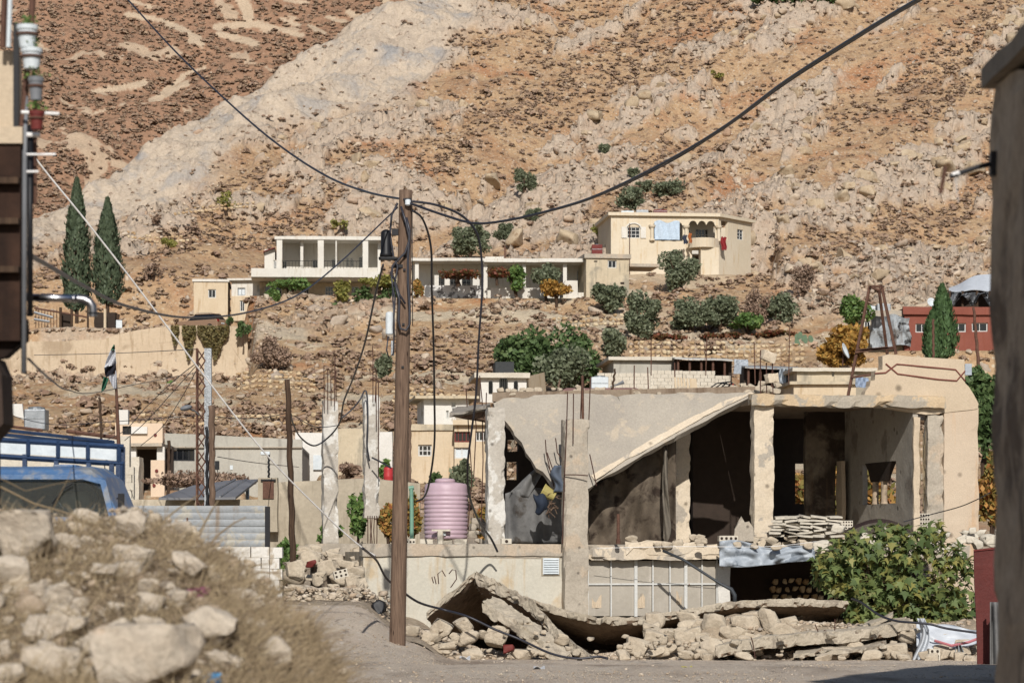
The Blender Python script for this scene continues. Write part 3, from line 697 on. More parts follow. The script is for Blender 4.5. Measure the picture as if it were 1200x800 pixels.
# ---- villa with the arcade
def villa():
    fr = Fr(716, 268, 6); U = lambda p, v=0: fr.u(p, v); Z = lambda p, u=0, v=0: fr.z(p, u, v)
    u1 = U(842); zt = Z(249); zb = Z(335); zf = Z(296); D = 9
    root = T('arcaded_villa', 'cream villa with scalloped arcade and curved balcony high on the slope', 'house', fr.w(0,0,zb))
    win = hpx(fr, (735, 266, 750, 279)); w2 = (win[0], win[1], win[2], win[3])
    lo = (U(765), U(800), Z(281.5), Z(256)); ar = (U(807), U(838), Z(281.5), Z(255)); dr = (U(811), U(819), Z(322), Z(292))
    dw = MB(fr.m()); dw.wall(0, u1, zb-2, zt-.3, 0, .3, [w2, lo, ar, dr]); dw.build('wall', M_['villa'], root)
    # right wing turns back
    c0 = fr.w(u1, 0, 0); c1 = P(880, 0, 274)
    rw = Fr(0, 0, 0); rw.X, rw.Y = c0.x, c0.y; rw.yaw = math.atan2(c1.y-c0.y, c1.x-c0.x); rw.c, rw.s = math.cos(rw.yaw), math.sin(rw.yaw)
    L = (c1-c0).to_2d().length; wr = hpx(rw, (864, 269, 871, 281)); ar2 = hpx(rw, (845, 259, 853, 281))
    m = MB(rw.m()); m.wall(.0, L, zb-2, zt-.3, 0.002, .3, [wr, ar2]); m.build('side_wall', M_['villa'], root)
    b = MB(fr.m()); b.box((0, .3, zb-2), (.3, D, zt-.3)); b.box((.3, D-.3, zb-2), (u1+3, D, zt-.3)); b.build('side_wall', M_['villa'], root)
    fl = MB(fr.m()); fl.box((.3, .3, zf-.15), (u1-.05, D-.3, zf)); fl.build('floor', M_['concrete'], root)
    e = rw.w(L, 0, 0); q = fr.w(0, D, 0)
    r = MB(); p = [fr.w(-.3, -.35, zt-.3), fr.w(u1+.1, -.35, zt-.3), rw.w(L+.3, -.35, zt-.3), rw.w(L+.3, 8, zt-.3), fr.w(-.3, D+.3, zt-.3)]
    r.prism(p, (0, 0, .3)); r.build('roof', M_['villa'], root)
    pane_window(root, fr, w2, 0, grid=(3, 3), depth=.12); pane_window(root, rw, wr, 0, grid=(2, 3), depth=.12)
    for a, bb in ((w2[0]-.55, w2[0]-.05), (w2[1]+.05, w2[1]+.55)):
        s = MB(fr.m()); s.box((a, -.1, w2[2]), (bb, -.04, w2[3])); s.build('shutter', M_['houseW'], root)
    hd = MB(fr.m()); n = 16; cx = (w2[0]+w2[1])/2; rr = (w2[1]-w2[0])/2
    hd.tube([(cx+math.cos(math.pi*i/n)*(rr+.1), -.05, w2[3]-.15+math.sin(math.pi*i/n)*.5) for i in range(n+1)], .09, 6); hd.build('arch_moulding', M_['houseW'], root)
    # loggia back wall with its arched window and columns in front
    bk = MB(fr.m()); dwin = (U(815, 2.5), U(830, 2.5), Z(281, 0, 2.5), Z(267, 0, 2.5)); bk.wall(.3, u1-.02, zf, zt-.3, 2.5, .2, [dwin]); bk.build('loggia_wall', M_['houseW'], root); pane_window(root, fr, dwin, 2.5, grid=(4, 2))
    for p in (764, 804, 842):
        c = MB(fr.m()); uu = U(p); zc = Z(281.5); c.lathe([(.26, zc), (.26, zc+.12), (.17, zc+.2), (.16, Z(266)-.1), (.3, Z(266)+.05), (.34, Z(266)+.22)], (uu, -.12, 0), 12); c.build('column', M_['villa'], root)
    arch_mesh(fr, lo[0], lo[1], Z(263), lo[3]+.02, -.02, .26, [(lo[0]+.05, (lo[0]+lo[1])/2-.02), ((lo[0]+lo[1])/2+.02, lo[1]-.05)], 'villa', root, 'scalloped_arch')
    w3 = (ar[1]-ar[0])/3; arch_mesh(fr, ar[0], ar[1], Z(262), ar[3]+.02, -.02, .26, [(ar[0]+i*w3+.05, ar[0]+(i+1)*w3-.05) for i in range(3)], 'villa', root, 'scalloped_arch')
    # balcony with rounded apron
    bm = MB(); n = 10; u0_, u1_ = U(806), U(842); pts = []
    for i in range(n+1):
        t = i/n; pts.append(fr.w(u0_+(u1_-u0_)*t, -.25-1.3*math.sin(math.pi*min(t*1.05, 1))**.6, Z(290)))
    bm.prism([fr.w(u1_, -.01, Z(290)), fr.w(u0_, -.01, Z(290))]+pts, (0, 0, Z(279)-Z(290))); bm.build('balcony', M_['villa'], root)
    bb = MB(fr.m()); bb.box((U(819), -1.1, zb-2), (U(840), -.02, Z(290)-.004)); bb.build('lower_wall', M_['villa'], root)
    st = MB(); 
    # steps and stone footing at the right
    # things on and in the villa
    zz = lo
    def sh(a, b_): u = zz[0]+.15+(zz[1]-zz[0]-.45)*a; z = zz[2]+.1+(zz[3]-zz[2]-.35+.12*math.sin(a*9))*b_; return fr.w(u, -.12+.10*math.sin(a*14+b_*2), z)
    solo(MB().sheet(sh, 26, 8, .02), 'hanging_sheet', plain('pale blue sheet', 'b9cbdc', .8), 'pale blue sheet hung across the left arches of the villa', 'sheet')
    def cloth(name, px0, px1, py0, py1, c, lab, v=-1.75):
        ua, ub = U(px0), U(px1); za, zb_ = Z(py1), Z(py0)
        f = lambda a, b_: fr.w(ua+(ub-ua)*a+.06*math.sin(b_*7), v+.08*math.sin(a*9+b_*3), za+(zb_-za)*b_+.06*math.sin(a*12))
        solo(MB().sheet(f, 8, 8, .02), name, plain(name+' cloth', c, .9), lab, 'clothing')
    cloth('red_garment', 844, 850, 277, 292, '8c1f24', 'dark red garment hanging at the right pillar of the villa', -.5)
    cloth('orange_towel', 803.5, 806.8, 275, 286, 'b5672c', 'orange towel over the rail left of the villa balcony')
    cloth('dark_trousers', 797, 801.5, 277, 287, '3b4152', 'dark blue clothes over the rail beside an orange towel')
    tankbox('pale blue metal water tank at the left on the villa roof', 'water tank', 728, 743, 247, 251.5, 268.6, 'panelW')
    tankbox('grey metal water tank second from left on the villa roof', 'water tank', 745.5, 760, 246, 250.5, 269, 'steel')
    tankbox('flat dark red water tank right of the others on the villa roof', 'water tank', 766, 782, 245.5, 249.5, 269.2, 'redsheet')
    m = MB(fr.m()); u = U(737.5); m.tube([(u, -.25, zb), (u, -.25, Z(262))], .035, 6); solo(m, 'thin_pipe', M_['rust'], 'thin rusty pipe up the villa front below its left window', 'pipe')
villa()
# ---- cube annex
r_, fr = house('cube_annex', 'stained square concrete annex with one small dark window below the villa', 'house', 238.5, 687, 737, 297.5, 352, 7, 8, 'annex', wins=[(712.5, 305, 722.5, 314)], over=.18, rt=.35, roofm='concrete')
for q in ((696, 305.5, 700, 307), (698, 330.5, 702.5, 333), (727, 330.5, 731.5, 333)):
    h = hpx(fr, q); m = MB(fr.m()); m.box((h[0], -.02, h[2]), (h[1], .02, h[3])); m.build('vent', M_['dark'], r_)
m = MB(fr.m()); m.box((fr.u1+.05, 1, fr.zt-.9), (fr.u1+2.8, 5, fr.zt-.65)); m.build('canopy', M_['concrete'], r_)
tankbox('dark red metal box tank standing on the square annex roof', 'water tank', 693.5, 706, 286.5, 297.5, 240, 'redsheet', d=1.4)
# ---- long row house with porch
def row_house():
    fr = Fr(482, 240, 0); U = lambda p, v=0: fr.u(p, v); Z = lambda p, v=0: fr.z(p, 0, v)
    zb = Z(350); zt = Z(306); D = 8; uE = U(686.6)
    root = T('porch_house', 'long low white house with deep shaded porch along its front', 'house', fr.w(0, 0, zb))
    r = MB(fr.m()); r.box((0, -.5, zt-.02), (U(567), D, zt+.22)); r.build('roof', M_['houseW'], root, sub=2, jit=.03)
    r = MB(fr.m()); r.box((U(567)+.01, -.7, zt-.14), (uE, D, zt+.16)); r.build('roof', M_['houseW'], root, sub=2, jit=.03)
    sl_ = MB(fr.m()); sl_.box((-.1, -.6, zb-2.5), (uE, D, zb)); sl_.build('floor_slab', M_['annex'], root)
    holes = [(U(p0, 2.5), U(p1, 2.5), Z(342, 2.5), Z(324, 2.5)) for p0, p1 in ((511, 521), (527, 536), (541, 552))]+[(U(676, 2.5), U(684, 2.5), zb+.5, Z(317, 2.5)), (U(600,2.5), U(606,2.5), Z(340,2.5), Z(322,2.5)), (U(655,2.5), U(661,2.5), zb+.01, Z(320,2.5))]
    b = MB(fr.m()); b.wall(0, uE, zb, zt-.02, 2.5, .25, holes); b.build('wall', M_['houseW'], root)
    for h in holes: pane_window(root, fr, h, 2.5, grid=(2, 2))
    s = MB(fr.m()); s.box((0, 2.75, zb), (.2, D, zt-.02)); s.box((0, D-.2, zb), (uE, D-.002, zt-.02)); s.build('side_wall', M_['houseW'], root)
    for p in (488.5, 569, 614, 662):
        c = MB(fr.m()); u = U(p); c.box((u-.16, -.1, zb), (u+.16, .22, zt-.02)); c.build('column', M_['houseW'], root)
    # balustrade: peeling white and grey parapet, left half
    p = MB(fr.m()); p.box((U(498), -.5, zb-.1), (U(565), -.3, Z(335))); p.build('parapet', surf('peeling parapet', 'cfcdc8', 'dddad4', .8, patch='6f6c69', pth=(.47,.52), pscale=1.3, fine=8, contrast=.25), root, sub=1, jit=.04)
    p = MB(fr.m()); p.box((U(575), -.5, zb-.1), (U(640), -.35, Z(338))); p.build('parapet', M_['houseW'], root)
    for i, (p0, p1, y0) in enumerate(((509, 514, 322), (521, 527, 324), (535, 541, 323), (554, 562, 322), (566, 570, 330))):
        p = MB(fr.m()); p.box((U(p0), .3, Z(338)), (U(p1), .5, Z(y0))); p.build('screen_panel', M_['houseW'], root)
    p = MB(fr.m()); p.box((U(663), -.2, zb), (U(677), .1, Z(329))); p.build('porch_screen', M_['houseW'], root, sub=.8, jit=.05)
    p = MB(fr.m()); p.box((U(677.5), -.2, zb), (U(686), .0, Z(343))); p.build('porch_screen', M_['houseW'], root)
    p = MB(fr.m()); p.box((U(568), 4, zt+.2), (U(590), 4.2, Z(295))); p.build('roof_parapet', M_['houseW'], root)
    # grapevine over the porch is a thing of its own, built with the plants
    solo(MB(fr.m()).box((U(590.7), .6, zt+.16), (U(592.7), .78, Z(288))), 'roof_post', M_['rust'], 'rusty post standing on the roof of the long white porch house', 'post')
row_house()
# ---- white house with the upper loggia
def white_house():
    fr = Fr(310, 249, 3); U = lambda p, v=0: fr.u(p, v); Z = lambda p, u=0, v=0: fr.z(p, u, v)
    u1 = U(446); zt = Z(282, u1/2); zf = Z(319); zb = Z(357); D = 9
    root = T('balcony_house', 'white two storey house with wide open upper balcony behind vine leaves', 'house', fr.w(0, 0, zb))
    uA = U(323.5)
    r = MB(fr.m()); r.box((uA-.1, -.8, zt), (u1+.2, D, zt+.3)); r.build('roof', M_['houseW'], root, sub=2, jit=.03)
    r = MB(fr.m()); r.hexa([(-.1,-.5,Z(296)),(uA-.1,-.5,Z(291)),(uA-.1,D,Z(291)),(-.1,D,Z(296)),(-.1,-.5,Z(295)),(uA-.1,-.5,Z(290)),(uA-.1,D,Z(290)),(-.1,D,Z(295))]); r.build('red_eave', M_['redsheet'], root)
    f = MB(fr.m()); f.box((U(295), -1.3, Z(326)), (U(431), -.9, Z(316))); f.box((U(295), -.9, Z(327.5)), (u1, D, zf)); f.build('balcony_slab', M_['houseW'], root, sub=1.6, jit=.03)
    e = MB(fr.m()); h = hpx(fr, (320.5, 305, 324, 317)); e.wall(0, uA-.1, zf, Z(292), 0, .25, [h]); e.build('wall', M_['houseW'], root); pane_window(root, fr, h, 0)
    v = 2.4; holes = [(U(a, v), U(b, v), Z(c, 0, v), Z(d, 0, v)) for a, b, c, d in ((331, 336, 315, 305.5), (366, 372.5, 313.5, 303.5), (388.5, 394, 313, 303), (405.5, 409, 312, 301.5), (410.5, 414, 312, 301.5), (420.5, 425.5, 313, 300))]
    b = MB(fr.m()); b.wall(uA, u1, zf, zt, v, .25, holes); b.build('wall', M_['houseW'], root)
    for h in holes: pane_window(root, fr, h, v)
    s = MB(fr.m()); s.box((0, .25, zf), (.25, D, Z(292))); s.box((U(352), .0, zf), (U(352)+.25, v-.003, zt)); s.box((u1-.25, .3, zf), (u1, D, zt)); s.build('side_wall', M_['houseW'], root)
    for p0, p1 in ((324.5, 331), (372.5, 379.5), (425, 431.5)):
        c = MB(fr.m()); c.box((U(p0), -.7, zf), (U(p1), -.25, zt)); c.build('column', M_['houseW'], root)
    c = MB(fr.m()); c.tube([(U(394), -.6, zf), (U(394), -.6, zt)], .07, 8); c.build('column', M_['houseW'], root)
    rl = MB(fr.m()); zr = zf+.95; rl.tube([(U(331), -.62, zr), (U(431), -.62, zr)], .025, 5)
    x = U(331.5)
    while x < U(431): rl.tube([(x, -.62, zf), (x, -.62, zr)], .012, 4); x += .28
    rl.build('railing', M_['black'], root)
    # lower storey in the shade of the slab
    hl = [(U(a,2), U(b,2), zb+.02 if c else Z(348,0,2), Z(335,0,2)) for a, b, c in ((353, 362, 1), (381, 391, 0), (400, 407, 1), (412, 421, 0), (310, 330, 1))]
    b = MB(fr.m()); b.wall(-.5, u1, zb-2, Z(328), 2, .25, hl); b.build('lower_wall', M_['annex'], root)
    for h in hl: pane_window(root, fr, h, 2, grid=(3, 2))
    b = MB(fr.m()); b.box((-.5, 2.25, zb-2), (-.25, D, Z(328))); b.box((u1-.25, 2.25, zb-2), (u1, D, Z(328))); b.box((U(300), -1.5, zb-2.5), (u1, 2, zb)); b.build('terrace', M_['annex'], root)
    # outside stair at right
    s = MB(fr.m())
    for i in range(9): s.box((U(432)+i*.28, -.7, zb), (U(432)+(i+1)*.28-.003, .3, zb+.3+i*.3))
    s.build('outside_stair', M_['annex'], root)
white_house()
# ---- tan house
fr0 = None
r_, fr = house('small_tan_house', 'small tan house with shuttered window above the car', 'house', 250.5, 227, 267, 327, 374, 7, 4, 'houseT', wins=[(244, 339, 253, 349)], over=.12, rt=.22, roofm='houseW')
fr2 = Fr(267, 251.5, -8); m = MB(fr2.m()); U = fr2.u; u1 = U(306)
h1 = hpx(fr2, (278, 337, 287, 346)); h2 = hpx(fr2, (281, 352, 286.5, 365)); h3 = hpx(fr2, (301, 334, 304, 342))
m.wall(.3, u1, fr2.z(376), fr2.z(347), 0, .25, [h2]); m.build('wall', M_['houseT'], r_)
m = MB(fr2.m()); m.wall(.3, u1, fr2.z(347)+.003, fr2.z(329), 0.12, .25, [h1, h3]); m.build('wall', M_['houseW'], r_)
m = MB(fr2.m()); m.box((.3, .4, fr2.z(376)), (u1, 5, fr2.z(347))); m.box((0.02, -.3, fr2.z(329)+.004), (u1+.4, 6, fr2.z(326.5))); m.build('roof', M_['houseW'], r_)
pane_window(r_, fr2, h1, .12, 'steel', glass='panelW'); pane_window(r_, fr2, h2, 0); pane_window(r_, fr2, h3, .12)
# ---- the big retaining wall with its parapet
def retaining():
    top = [(-60, 402), (120, 398), (135, 392), (185, 383), (200, 381.5), (290, 381.5)]
    Y = 240; m = MB(); poly = [P(px, py, Y) for px, py in top]+[P(290, 452, Y), P(-60, 480, Y)]
    m.prism(poly, (0, 1.2, 0))
    solo(m, 'retaining_wall', M_['retain'], 'tall tan retaining wall below the parked car with vines over its edge', 'retaining wall', sub=2.5, jit=.08, jf=.4)
retaining()
def hanging(px0, px1, pyb, k, lab):
    r = np.random.default_rng(k); n = int((px1-px0)*60); Vv = []; 
    px = r.uniform(px0, px1, n); q = r.random(n)**1.2; mid = 1-np.abs((px-(px0+px1)/2)/((px1-px0)/2))**1.5*.8
    py = 382+(pyb-382)*q*mid*(.75+.35*vn(px/2.2, px*0, k)); Y = 239.8-r.uniform(0, .4, n)
    c = np.stack([(px-600)/F*Y, Y, EYE+(HZ-py)/F*Y], -1)
    tag(leafcloud('foliage_drape', c, .16, M_['vine'], k), lab, 'vine', 'vines hanging over the tan retaining wall')
def leafcloud(name, c, size, mat, seed, parent=None, aspect=1.6, jit=.35):
    """small four-cornered leaves at the points c"""
    r = np.random.default_rng(seed); n = len(c); a = r.normal(size=(n,3)); a /= np.linalg.norm(a, axis=1)[:,None]
    b = r.normal(size=(n,3)); b -= a*(a*b).sum(1)[:,None]; b /= np.linalg.norm(b, axis=1)[:,None]
    s = size*r.uniform(1-jit, 1+jit, n)[:,None]; a = a*s*.5*aspect; b = b*s*.5; nn = np.cross(a, b); nn /= np.linalg.norm(nn, axis=1)[:,None]; nn = nn*s*.12
    V = np.stack([c-a, c-b+nn, c+a, c+b+nn], 1).reshape(-1, 3); Fc = np.arange(4*n).reshape(n, 4)
    return mesh_np(name, V, Fc, mat, parent)
hanging(201, 209, 405, 1, 'short dry vine at the left of the tan retaining wall edge')
hanging(214, 229, 424, 2, 'long dry vine in the middle of the tan retaining wall edge')
hanging(232, 268, 421, 3, 'broad dry vine spilling over the wall below the brown car')

# ---- the parked car
def car():
    Y = 244.5; s = .0034*0+Y/F; root = T('parked_car', 'brown estate car parked at the edge of the tan retaining wall', 'car', P(234, 386, Y))
    # own axes: length along L (pointing right and a little towards the viewer), width W
    ang = R(-28); c = P(236, 388, Y); mt = Matrix.Translation((c.x, Y+1, c.z)) @ Matrix.Rotation(ang, 4, 'Z') @ Matrix.Scale(.92, 4)
    prof = [(-2.25,.35),(-2.25,.75),(-2.1,.92),(-1.2,1.05),(-.45,1.52),(.2,1.62),(1.6,1.6),(2.05,1.15),(2.22,1.05),(2.25,.4)]
    b = MB(mt); b.prism([(x,-.88,z) for x, z in prof[:4]]+[(2.05,-.88,1.1),(2.22,-.88,1.02),(2.25,-.88,.4)], (0,1.76,0)); b.build('body', plain('bronze car paint', '94755c', .35, .1, .5, .05), root, bevel=.06)
    g = MB(mt); g.hexa([(-1.2,-.84,1.04),(2.06,-.84,1.09),(2.06,.84,1.09),(-1.2,.84,1.04),(-.45,-.66,1.58),(1.62,-.66,1.6),(1.62,.66,1.6),(-.45,.66,1.58)]); g.build('glasshouse', M_['glassdark'], root, bevel=.04)
    t = MB(mt); t.box((-.5,-.68,1.585), (1.66,.68,1.66)); t.build('roof', plain('bronze roof paint', '94755c', .35, .1, .5, .05), root, bevel=.05)
    for z in (-.62,.62):
        rr = MB(mt); rr.tube([(-.3,z,1.72),(1.5,z,1.72)], .025, 6); rr.build('roof_rail', M_['steel'], root)
    for x in (-.5,.35,1.1):
        p = MB(mt); p.hexa([(x,-.85,1.05),(x+.09,-.85,1.05),(x+.09,-.8,1.05),(x,-.8,1.05),(x+.06,-.7,1.6),(x+.15,-.7,1.6),(x+.15,-.65,1.6),(x+.06,-.65,1.6)]); p.build('window_post', M_['black'], root)
    for x in (-1.45, 1.4):
        for y in (-.86,.86):
            wl = MB(mt); wl.tube([(x,y-.1,.34),(x,y+.1,.34)], .34, 18); w_ = wl.build('wheel', M_['black'], root)
            h = MB(mt); sg = -1 if y < 0 else 1; h.tube([(x,y+sg*.1,.34),(x,y+sg*.115,.34)], .2, 14); h.build('rim', M_['steel'], w_)
    for y in (-.72,.72):
        l = MB(mt); l.cbox((2.2,y,.98), (.12,.28,.2)); l.build('tail_light', plain('red tail lamp', '8a1414', .3), root)
    l = MB(mt); l.cbox((2.27,0,.75), (.03,.5,.12)); l.build('number_plate', M_['panelW'], root)
car()
# ---- red house at the right
r_, fr = house('red_house', 'dark red rendered low house with three glazed windows behind the cypress', 'house', 198.5, 1060, 1235, 361, 416, 8, 4, 'redwall', wins=[(1073, 379, 1088, 389.5), (1115, 378.5, 1132, 389), (1139, 378, 1157.5, 388.5), (1180, 378, 1198, 388.5)], over=.1, rt=.05, roofm='redwall', grid=(2,1))
m = MB(fr.m()); m.box((-.15, -.22, fr.z(368.5)), (fr.u1+.1, -.003, fr.z(359.5))); m.build('cornice', M_['redwall'], r_, sub=1, jit=.03)
# damaged annexe with torn tin beside it
r_, fr = house('battered_annex', 'battered annexe with a cracked concrete roof edge beside the red house', 'house', 199, 1012, 1059.4, 364, 412, 6, 0, 'annex', wins=[(1012.8, 376, 1020, 391)], over=.25, rt=.4, roofm='concrete')
def torn(px0, px1, py0, py1, Y, k, mat, name, lab, cat, amp=.3, th=.03, nu=18, nv=14):
    a = P(px0, py1, Y); b = P(px1, py0, Y)
    def f(i, j):
        x = a.x+(b.x-a.x)*i; z = a.z+(b.z-a.z)*j; n = mnoise.noise_vector(Vector((x*1.3+k, z*1.3, k)))
        return Vector((x, Y, z))+n*amp*.6+Vector((0, -amp*abs(math.sin(i*9+k+j*2))*.8, 0))
    return solo(MB().sheet(f, nu, nv, th), name, mat, lab, cat)
torn(1020, 1065, 371, 407, 198.3, 4, surf('crumpled tin', '8f9599', 'b2b8bb', .8, patch='3c3b3b', pth=(.52,.56), pscale=.8, fine=4, contrast=.2, rough=.5, streak='6f6258'), 'torn_tin_sheet', 'torn grey tin sheets hanging on the battered annexe left of the red house', 'tin sheet', .5)
tankbox('grey metal box tank on the battered annexe roof behind the steel tripod', 'water tank', 1028, 1044, 356, 364, 200, 'steel')
tankbox('pale flat tank at the left on the battered annexe roof', 'water tank', 1016, 1026, 358.5, 364, 200.4, 'panelW')
def sheeted_shack():
    Y = 212; root = T('sheeted_shack', 'ruined shack under white plastic sheeting above the red house', 'shack', P(1140, 356, Y))
    def f(i, j):
        px = 1112+70*i; top = 338-18*math.sin(min(i*1.15, 1)*1.6); bot = 341
        return P(px, bot+(top-bot)*j+1.2*math.sin(i*11), Y+3.5*j+.2*math.sin(i*17))
    MB().sheet(f, 22, 8, .05).build('plastic_roof', M_['whitetarp'], root)
    m = MB(); 
    for p in (1113, 1128, 1145, 1160, 1178): m.tube([P(p, 361, Y-.3), P(p, 341, Y-.2)], .1, 6)
    m.build('post', M_['pole2'], root)
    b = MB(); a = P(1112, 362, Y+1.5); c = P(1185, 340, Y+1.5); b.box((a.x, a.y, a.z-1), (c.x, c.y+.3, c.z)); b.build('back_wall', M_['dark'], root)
    def g(i, j):
        return P(1111+74*i, 343+15*j*(.6+.4*math.sin(i*21)), Y-.6+.5*math.sin(i*31+j*3))
    MB().sheet(g, 40, 6, .04).build('torn_sheet', surf('torn grey sheeting', '6d6f72', 'a9adb2', 1.5, patch='2a2a2c', pth=(.48,.52), pscale=1.6, fine=4, contrast=.2), root)
sheeted_shack()
# ---- low roofs between the village and the ruin
house('white_cement_shed', 'pale cement shed with a flat slab roof behind the white block wall', 'shed', 178, 719, 792, 418, 448, 7, 4, 'greywall', over=.35, rt=.22, roofm='block')
def shed(name, lab, Y, px0, px1, py0, py1, mat):
    root = T(name, lab, 'shed', P((px0+px1)/2, py1, Y)); a = P(px0, py1, Y); b = P(px1, py0, Y)
    r = MB(); r.hexa([(a.x,Y-.8,b.z-.05),(b.x,Y-.8,b.z-.15),(b.x,Y+4,b.z+.25),(a.x,Y+4,b.z+.35),(a.x,Y-.8,b.z+.03),(b.x,Y-.8,b.z-.07),(b.x,Y+4,b.z+.33),(a.x,Y+4,b.z+.43)]); r.build('roof', M_[mat], root, sub=1, jit=.05)
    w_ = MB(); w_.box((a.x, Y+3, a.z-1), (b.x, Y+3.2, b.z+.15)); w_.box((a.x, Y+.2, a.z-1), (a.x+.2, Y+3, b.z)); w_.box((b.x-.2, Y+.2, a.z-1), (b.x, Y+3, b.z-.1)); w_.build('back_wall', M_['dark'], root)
    n = 5
    for i in range(n):
        x = a.x+(b.x-a.x)*(i+.3)/n; p = MB(); p.tube([(x, Y-.5, a.z-1), (x, Y-.5, b.z-.06)], .08, 6); p.build('post', M_['rust'], root)
    return root
shed('open_shed', 'dark open shed with rusty posts right of the cement shed', 176, 790, 858, 421, 436, 'tin')
shed('corrugated_shed', 'dark lean-to with corrugated roof left of the low cream house', 166, 872, 942, 431, 452, 'corr')
torn(860, 876, 421, 438, 168, 9, M_['tarp'], 'sheet_metal_screen', 'grey blue sheet metal panel between the two dark sheds', 'metal panel', .1, nu=6, nv=5)
torn(915, 925, 433, 450, 163.5, 12, M_['tarp'], 'hanging_tarpaulin', 'crumpled pale tarpaulin hanging in the dark lean-to', 'tarpaulin', .5, nu=9, nv=9)
house('low_cream_house', 'low cream house with a slab roof left of the steel tripod', 'house', 160, 934, 1021, 431, 470, 7, 3, 'annex', wins=[(975, 436, 977.5, 441)], over=.3, rt=.2, roofm='block')
house('lower_cream_block', 'lower cream block in front of the low cream house', 'house', 156, 930, 1003, 447, 476, 3.4, 3, 'houseT', over=.25, rt=.16, roofm='annex')
torn(1002, 1018, 443, 454, 152, 15, plain('faded blue cloth', '8d9db4', .8), 'laundry_cloth', 'faded blue cloth drying beside the steel tripod', 'cloth', .2, nu=8, nv=6)
def blockwall(name, lab, Y, segs, zlow_py, mat='block', t=.25):
    """a wall of coursed blocks, each course real: stepped top"""
    root = T(name, lab, 'wall', P(segs[0][0], zlow_py, Y)); r = random.Random(len(lab))
    k = 0; m = MB(); h = .22
    for (px0, px1, pyt) in segs:
        a = P(px0, zlow_py, Y); b = P(px1, pyt, Y); z = b.z; row = 0
        while z > a.z:
            x = a.x-(.22 if row % 2 else 0)
            while x < b.x:
                x0 = max(x, a.x); x1 = min(x+.42, b.x)
                if x1-x0 > .05: j = r.uniform(-.015, .015); m.box((x0+.006, Y+j, max(z-h+.008, a.z-.3)), (x1-.006, Y+t+j, z))
                x += .43
            z -= h; row += 1
    m.build('blockwork', M_[mat], root); return root
blockwall('block_wall', 'white concrete block wall behind the collapsed roof', 170, [(700, 762, 437), (762, 800, 434), (800, 838, 434.5), (838, 856, 440)], 470)
tankbox('pale blue metal box tank in front of the white block wall', 'water tank', 693, 713, 441.5, 456, 140, 'panelW', d=.9)
def pinkroof():
    m = MB(); a = [P(660, 457, 130), P(664, 454.5, 132), P(745, 454.5, 132), P(766, 461, 130)]
    m.prism(a+[P(766, 466, 130), P(660, 466, 130)], (0, 6, .3)); solo(m, 'dull_red_roof', surf('dull red roofing', '8f6a62', 'a17a70', 1.5, fine=8, contrast=.2), 'dull red flat roof edge just behind the collapsed slab', 'roof', sub=1.2, jit=.04)
pinkroof()
# small white building with three arched windows
def arched_house():
    fr = Fr(563, 175, 4); U = fr.u; Z = fr.z; u1 = U(617); zb = Z(470); zt = Z(437)
    root = T('arched_window_house', 'small white house with three black arched windows above the slab', 'house', fr.w(0,0,zb))
    hs = [hpx(fr, q) for q in ((572.5, 449, 577.5, 461), (585, 447, 595, 461), (602, 449, 607, 461))]
    m = MB(fr.m()); m.wall(0, u1, zb-1, zt-.3, 0, .25, hs); m.build('wall', M_['white'], root)
    for h in hs:
        c = MB(fr.m()); n = 12; cx = (h[0]+h[1])/2; rr = (h[1]-h[0])/2
        c.prism([(cx-rr, -.03, h[2])]+[(cx-rr*math.cos(math.pi*i/n), -.03, h[3]+rr*1.1*math.sin(math.pi*i/n)) for i in range(n+1)]+[(cx+rr, -.03, h[2])], (0, .2, 0)); w_ = c.build('arched_window', M_['glassdark'], root)
        g = MB(fr.m())
        for i in range(1, 4): g.tube([(h[0]+(h[1]-h[0])*i/4, -.06, h[2]), (h[0]+(h[1]-h[0])*i/4, -.06, h[3]+rr*.6)], .02, 4)
        g.build('grille', M_['black'], w_)
    s = MB(fr.m()); s.box((0,.25,zb-1),(.25,6,zt-.3)); s.box((u1-.25,.25,zb-1),(u1+.002,6,zt-.3)); s.build('side_wall', M_['houseT'], root)
    r = MB(fr.m()); r.box((-.4,-.4,zt-.3),(u1+.2,6,zt)); r.build('roof', M_['block'], root, sub=1, jit=.03)
    w2 = MB(); w2.prism([P(617.5, 470, 176), P(617.5, 441, 176), P(638, 436, 180), P(641, 470, 180)], (0, .3, 0)); w2.build('yard_wall', M_['houseT'], root)
    solo(MB(fr.m()).box((U(582), 1.2, zt), (U(604), 3.6, Z(422))), 'wire_cage', plain('dark mesh', '3a3c3d', .8), 'dark mesh cage on the roof of the arched window house', 'cage')
arched_house()
# apartment house partly hidden by the pole
r_, fr = house('tan_apartment_house', 'tan apartment house with barred windows behind the pink tank', 'house', 140, 479, 532, 497, 640, 7, 0, 'houseT', wins=[(490, 521, 506, 534.5), ], over=.1, rt=.3, roofm='annex', grid=(3,2))
fr = Fr(532, 138.8, 0); m = MB(fr.m()); hs = [hpx(fr, q) for q in ((532.6, 505.5, 551, 518), (532.6, 524, 550, 537), (557, 505, 571, 517))]
m.wall(.02, fr.u(580), fr.z(640), fr.z(498), 0, .25, hs); m.build('wall', M_['houseT'], r_)
m = MB(fr.m()); m.box((.02, .26, fr.z(640)), (fr.u(580), 7, fr.z(498)-.1)); m.box((-.05,-.3,fr.z(498)+.004), (fr.u(582), 7, fr.z(492))); m.build('upper_slab', M_['houseT'], r_)
pane_window(r_, fr, hs[0], 0, 'redsheet', (4,1)); pane_window(r_, fr, hs[1], 0, 'frameW', (2,1), glass='panelW'); pane_window(r_, fr, hs[2], 0, grid=(3,1))
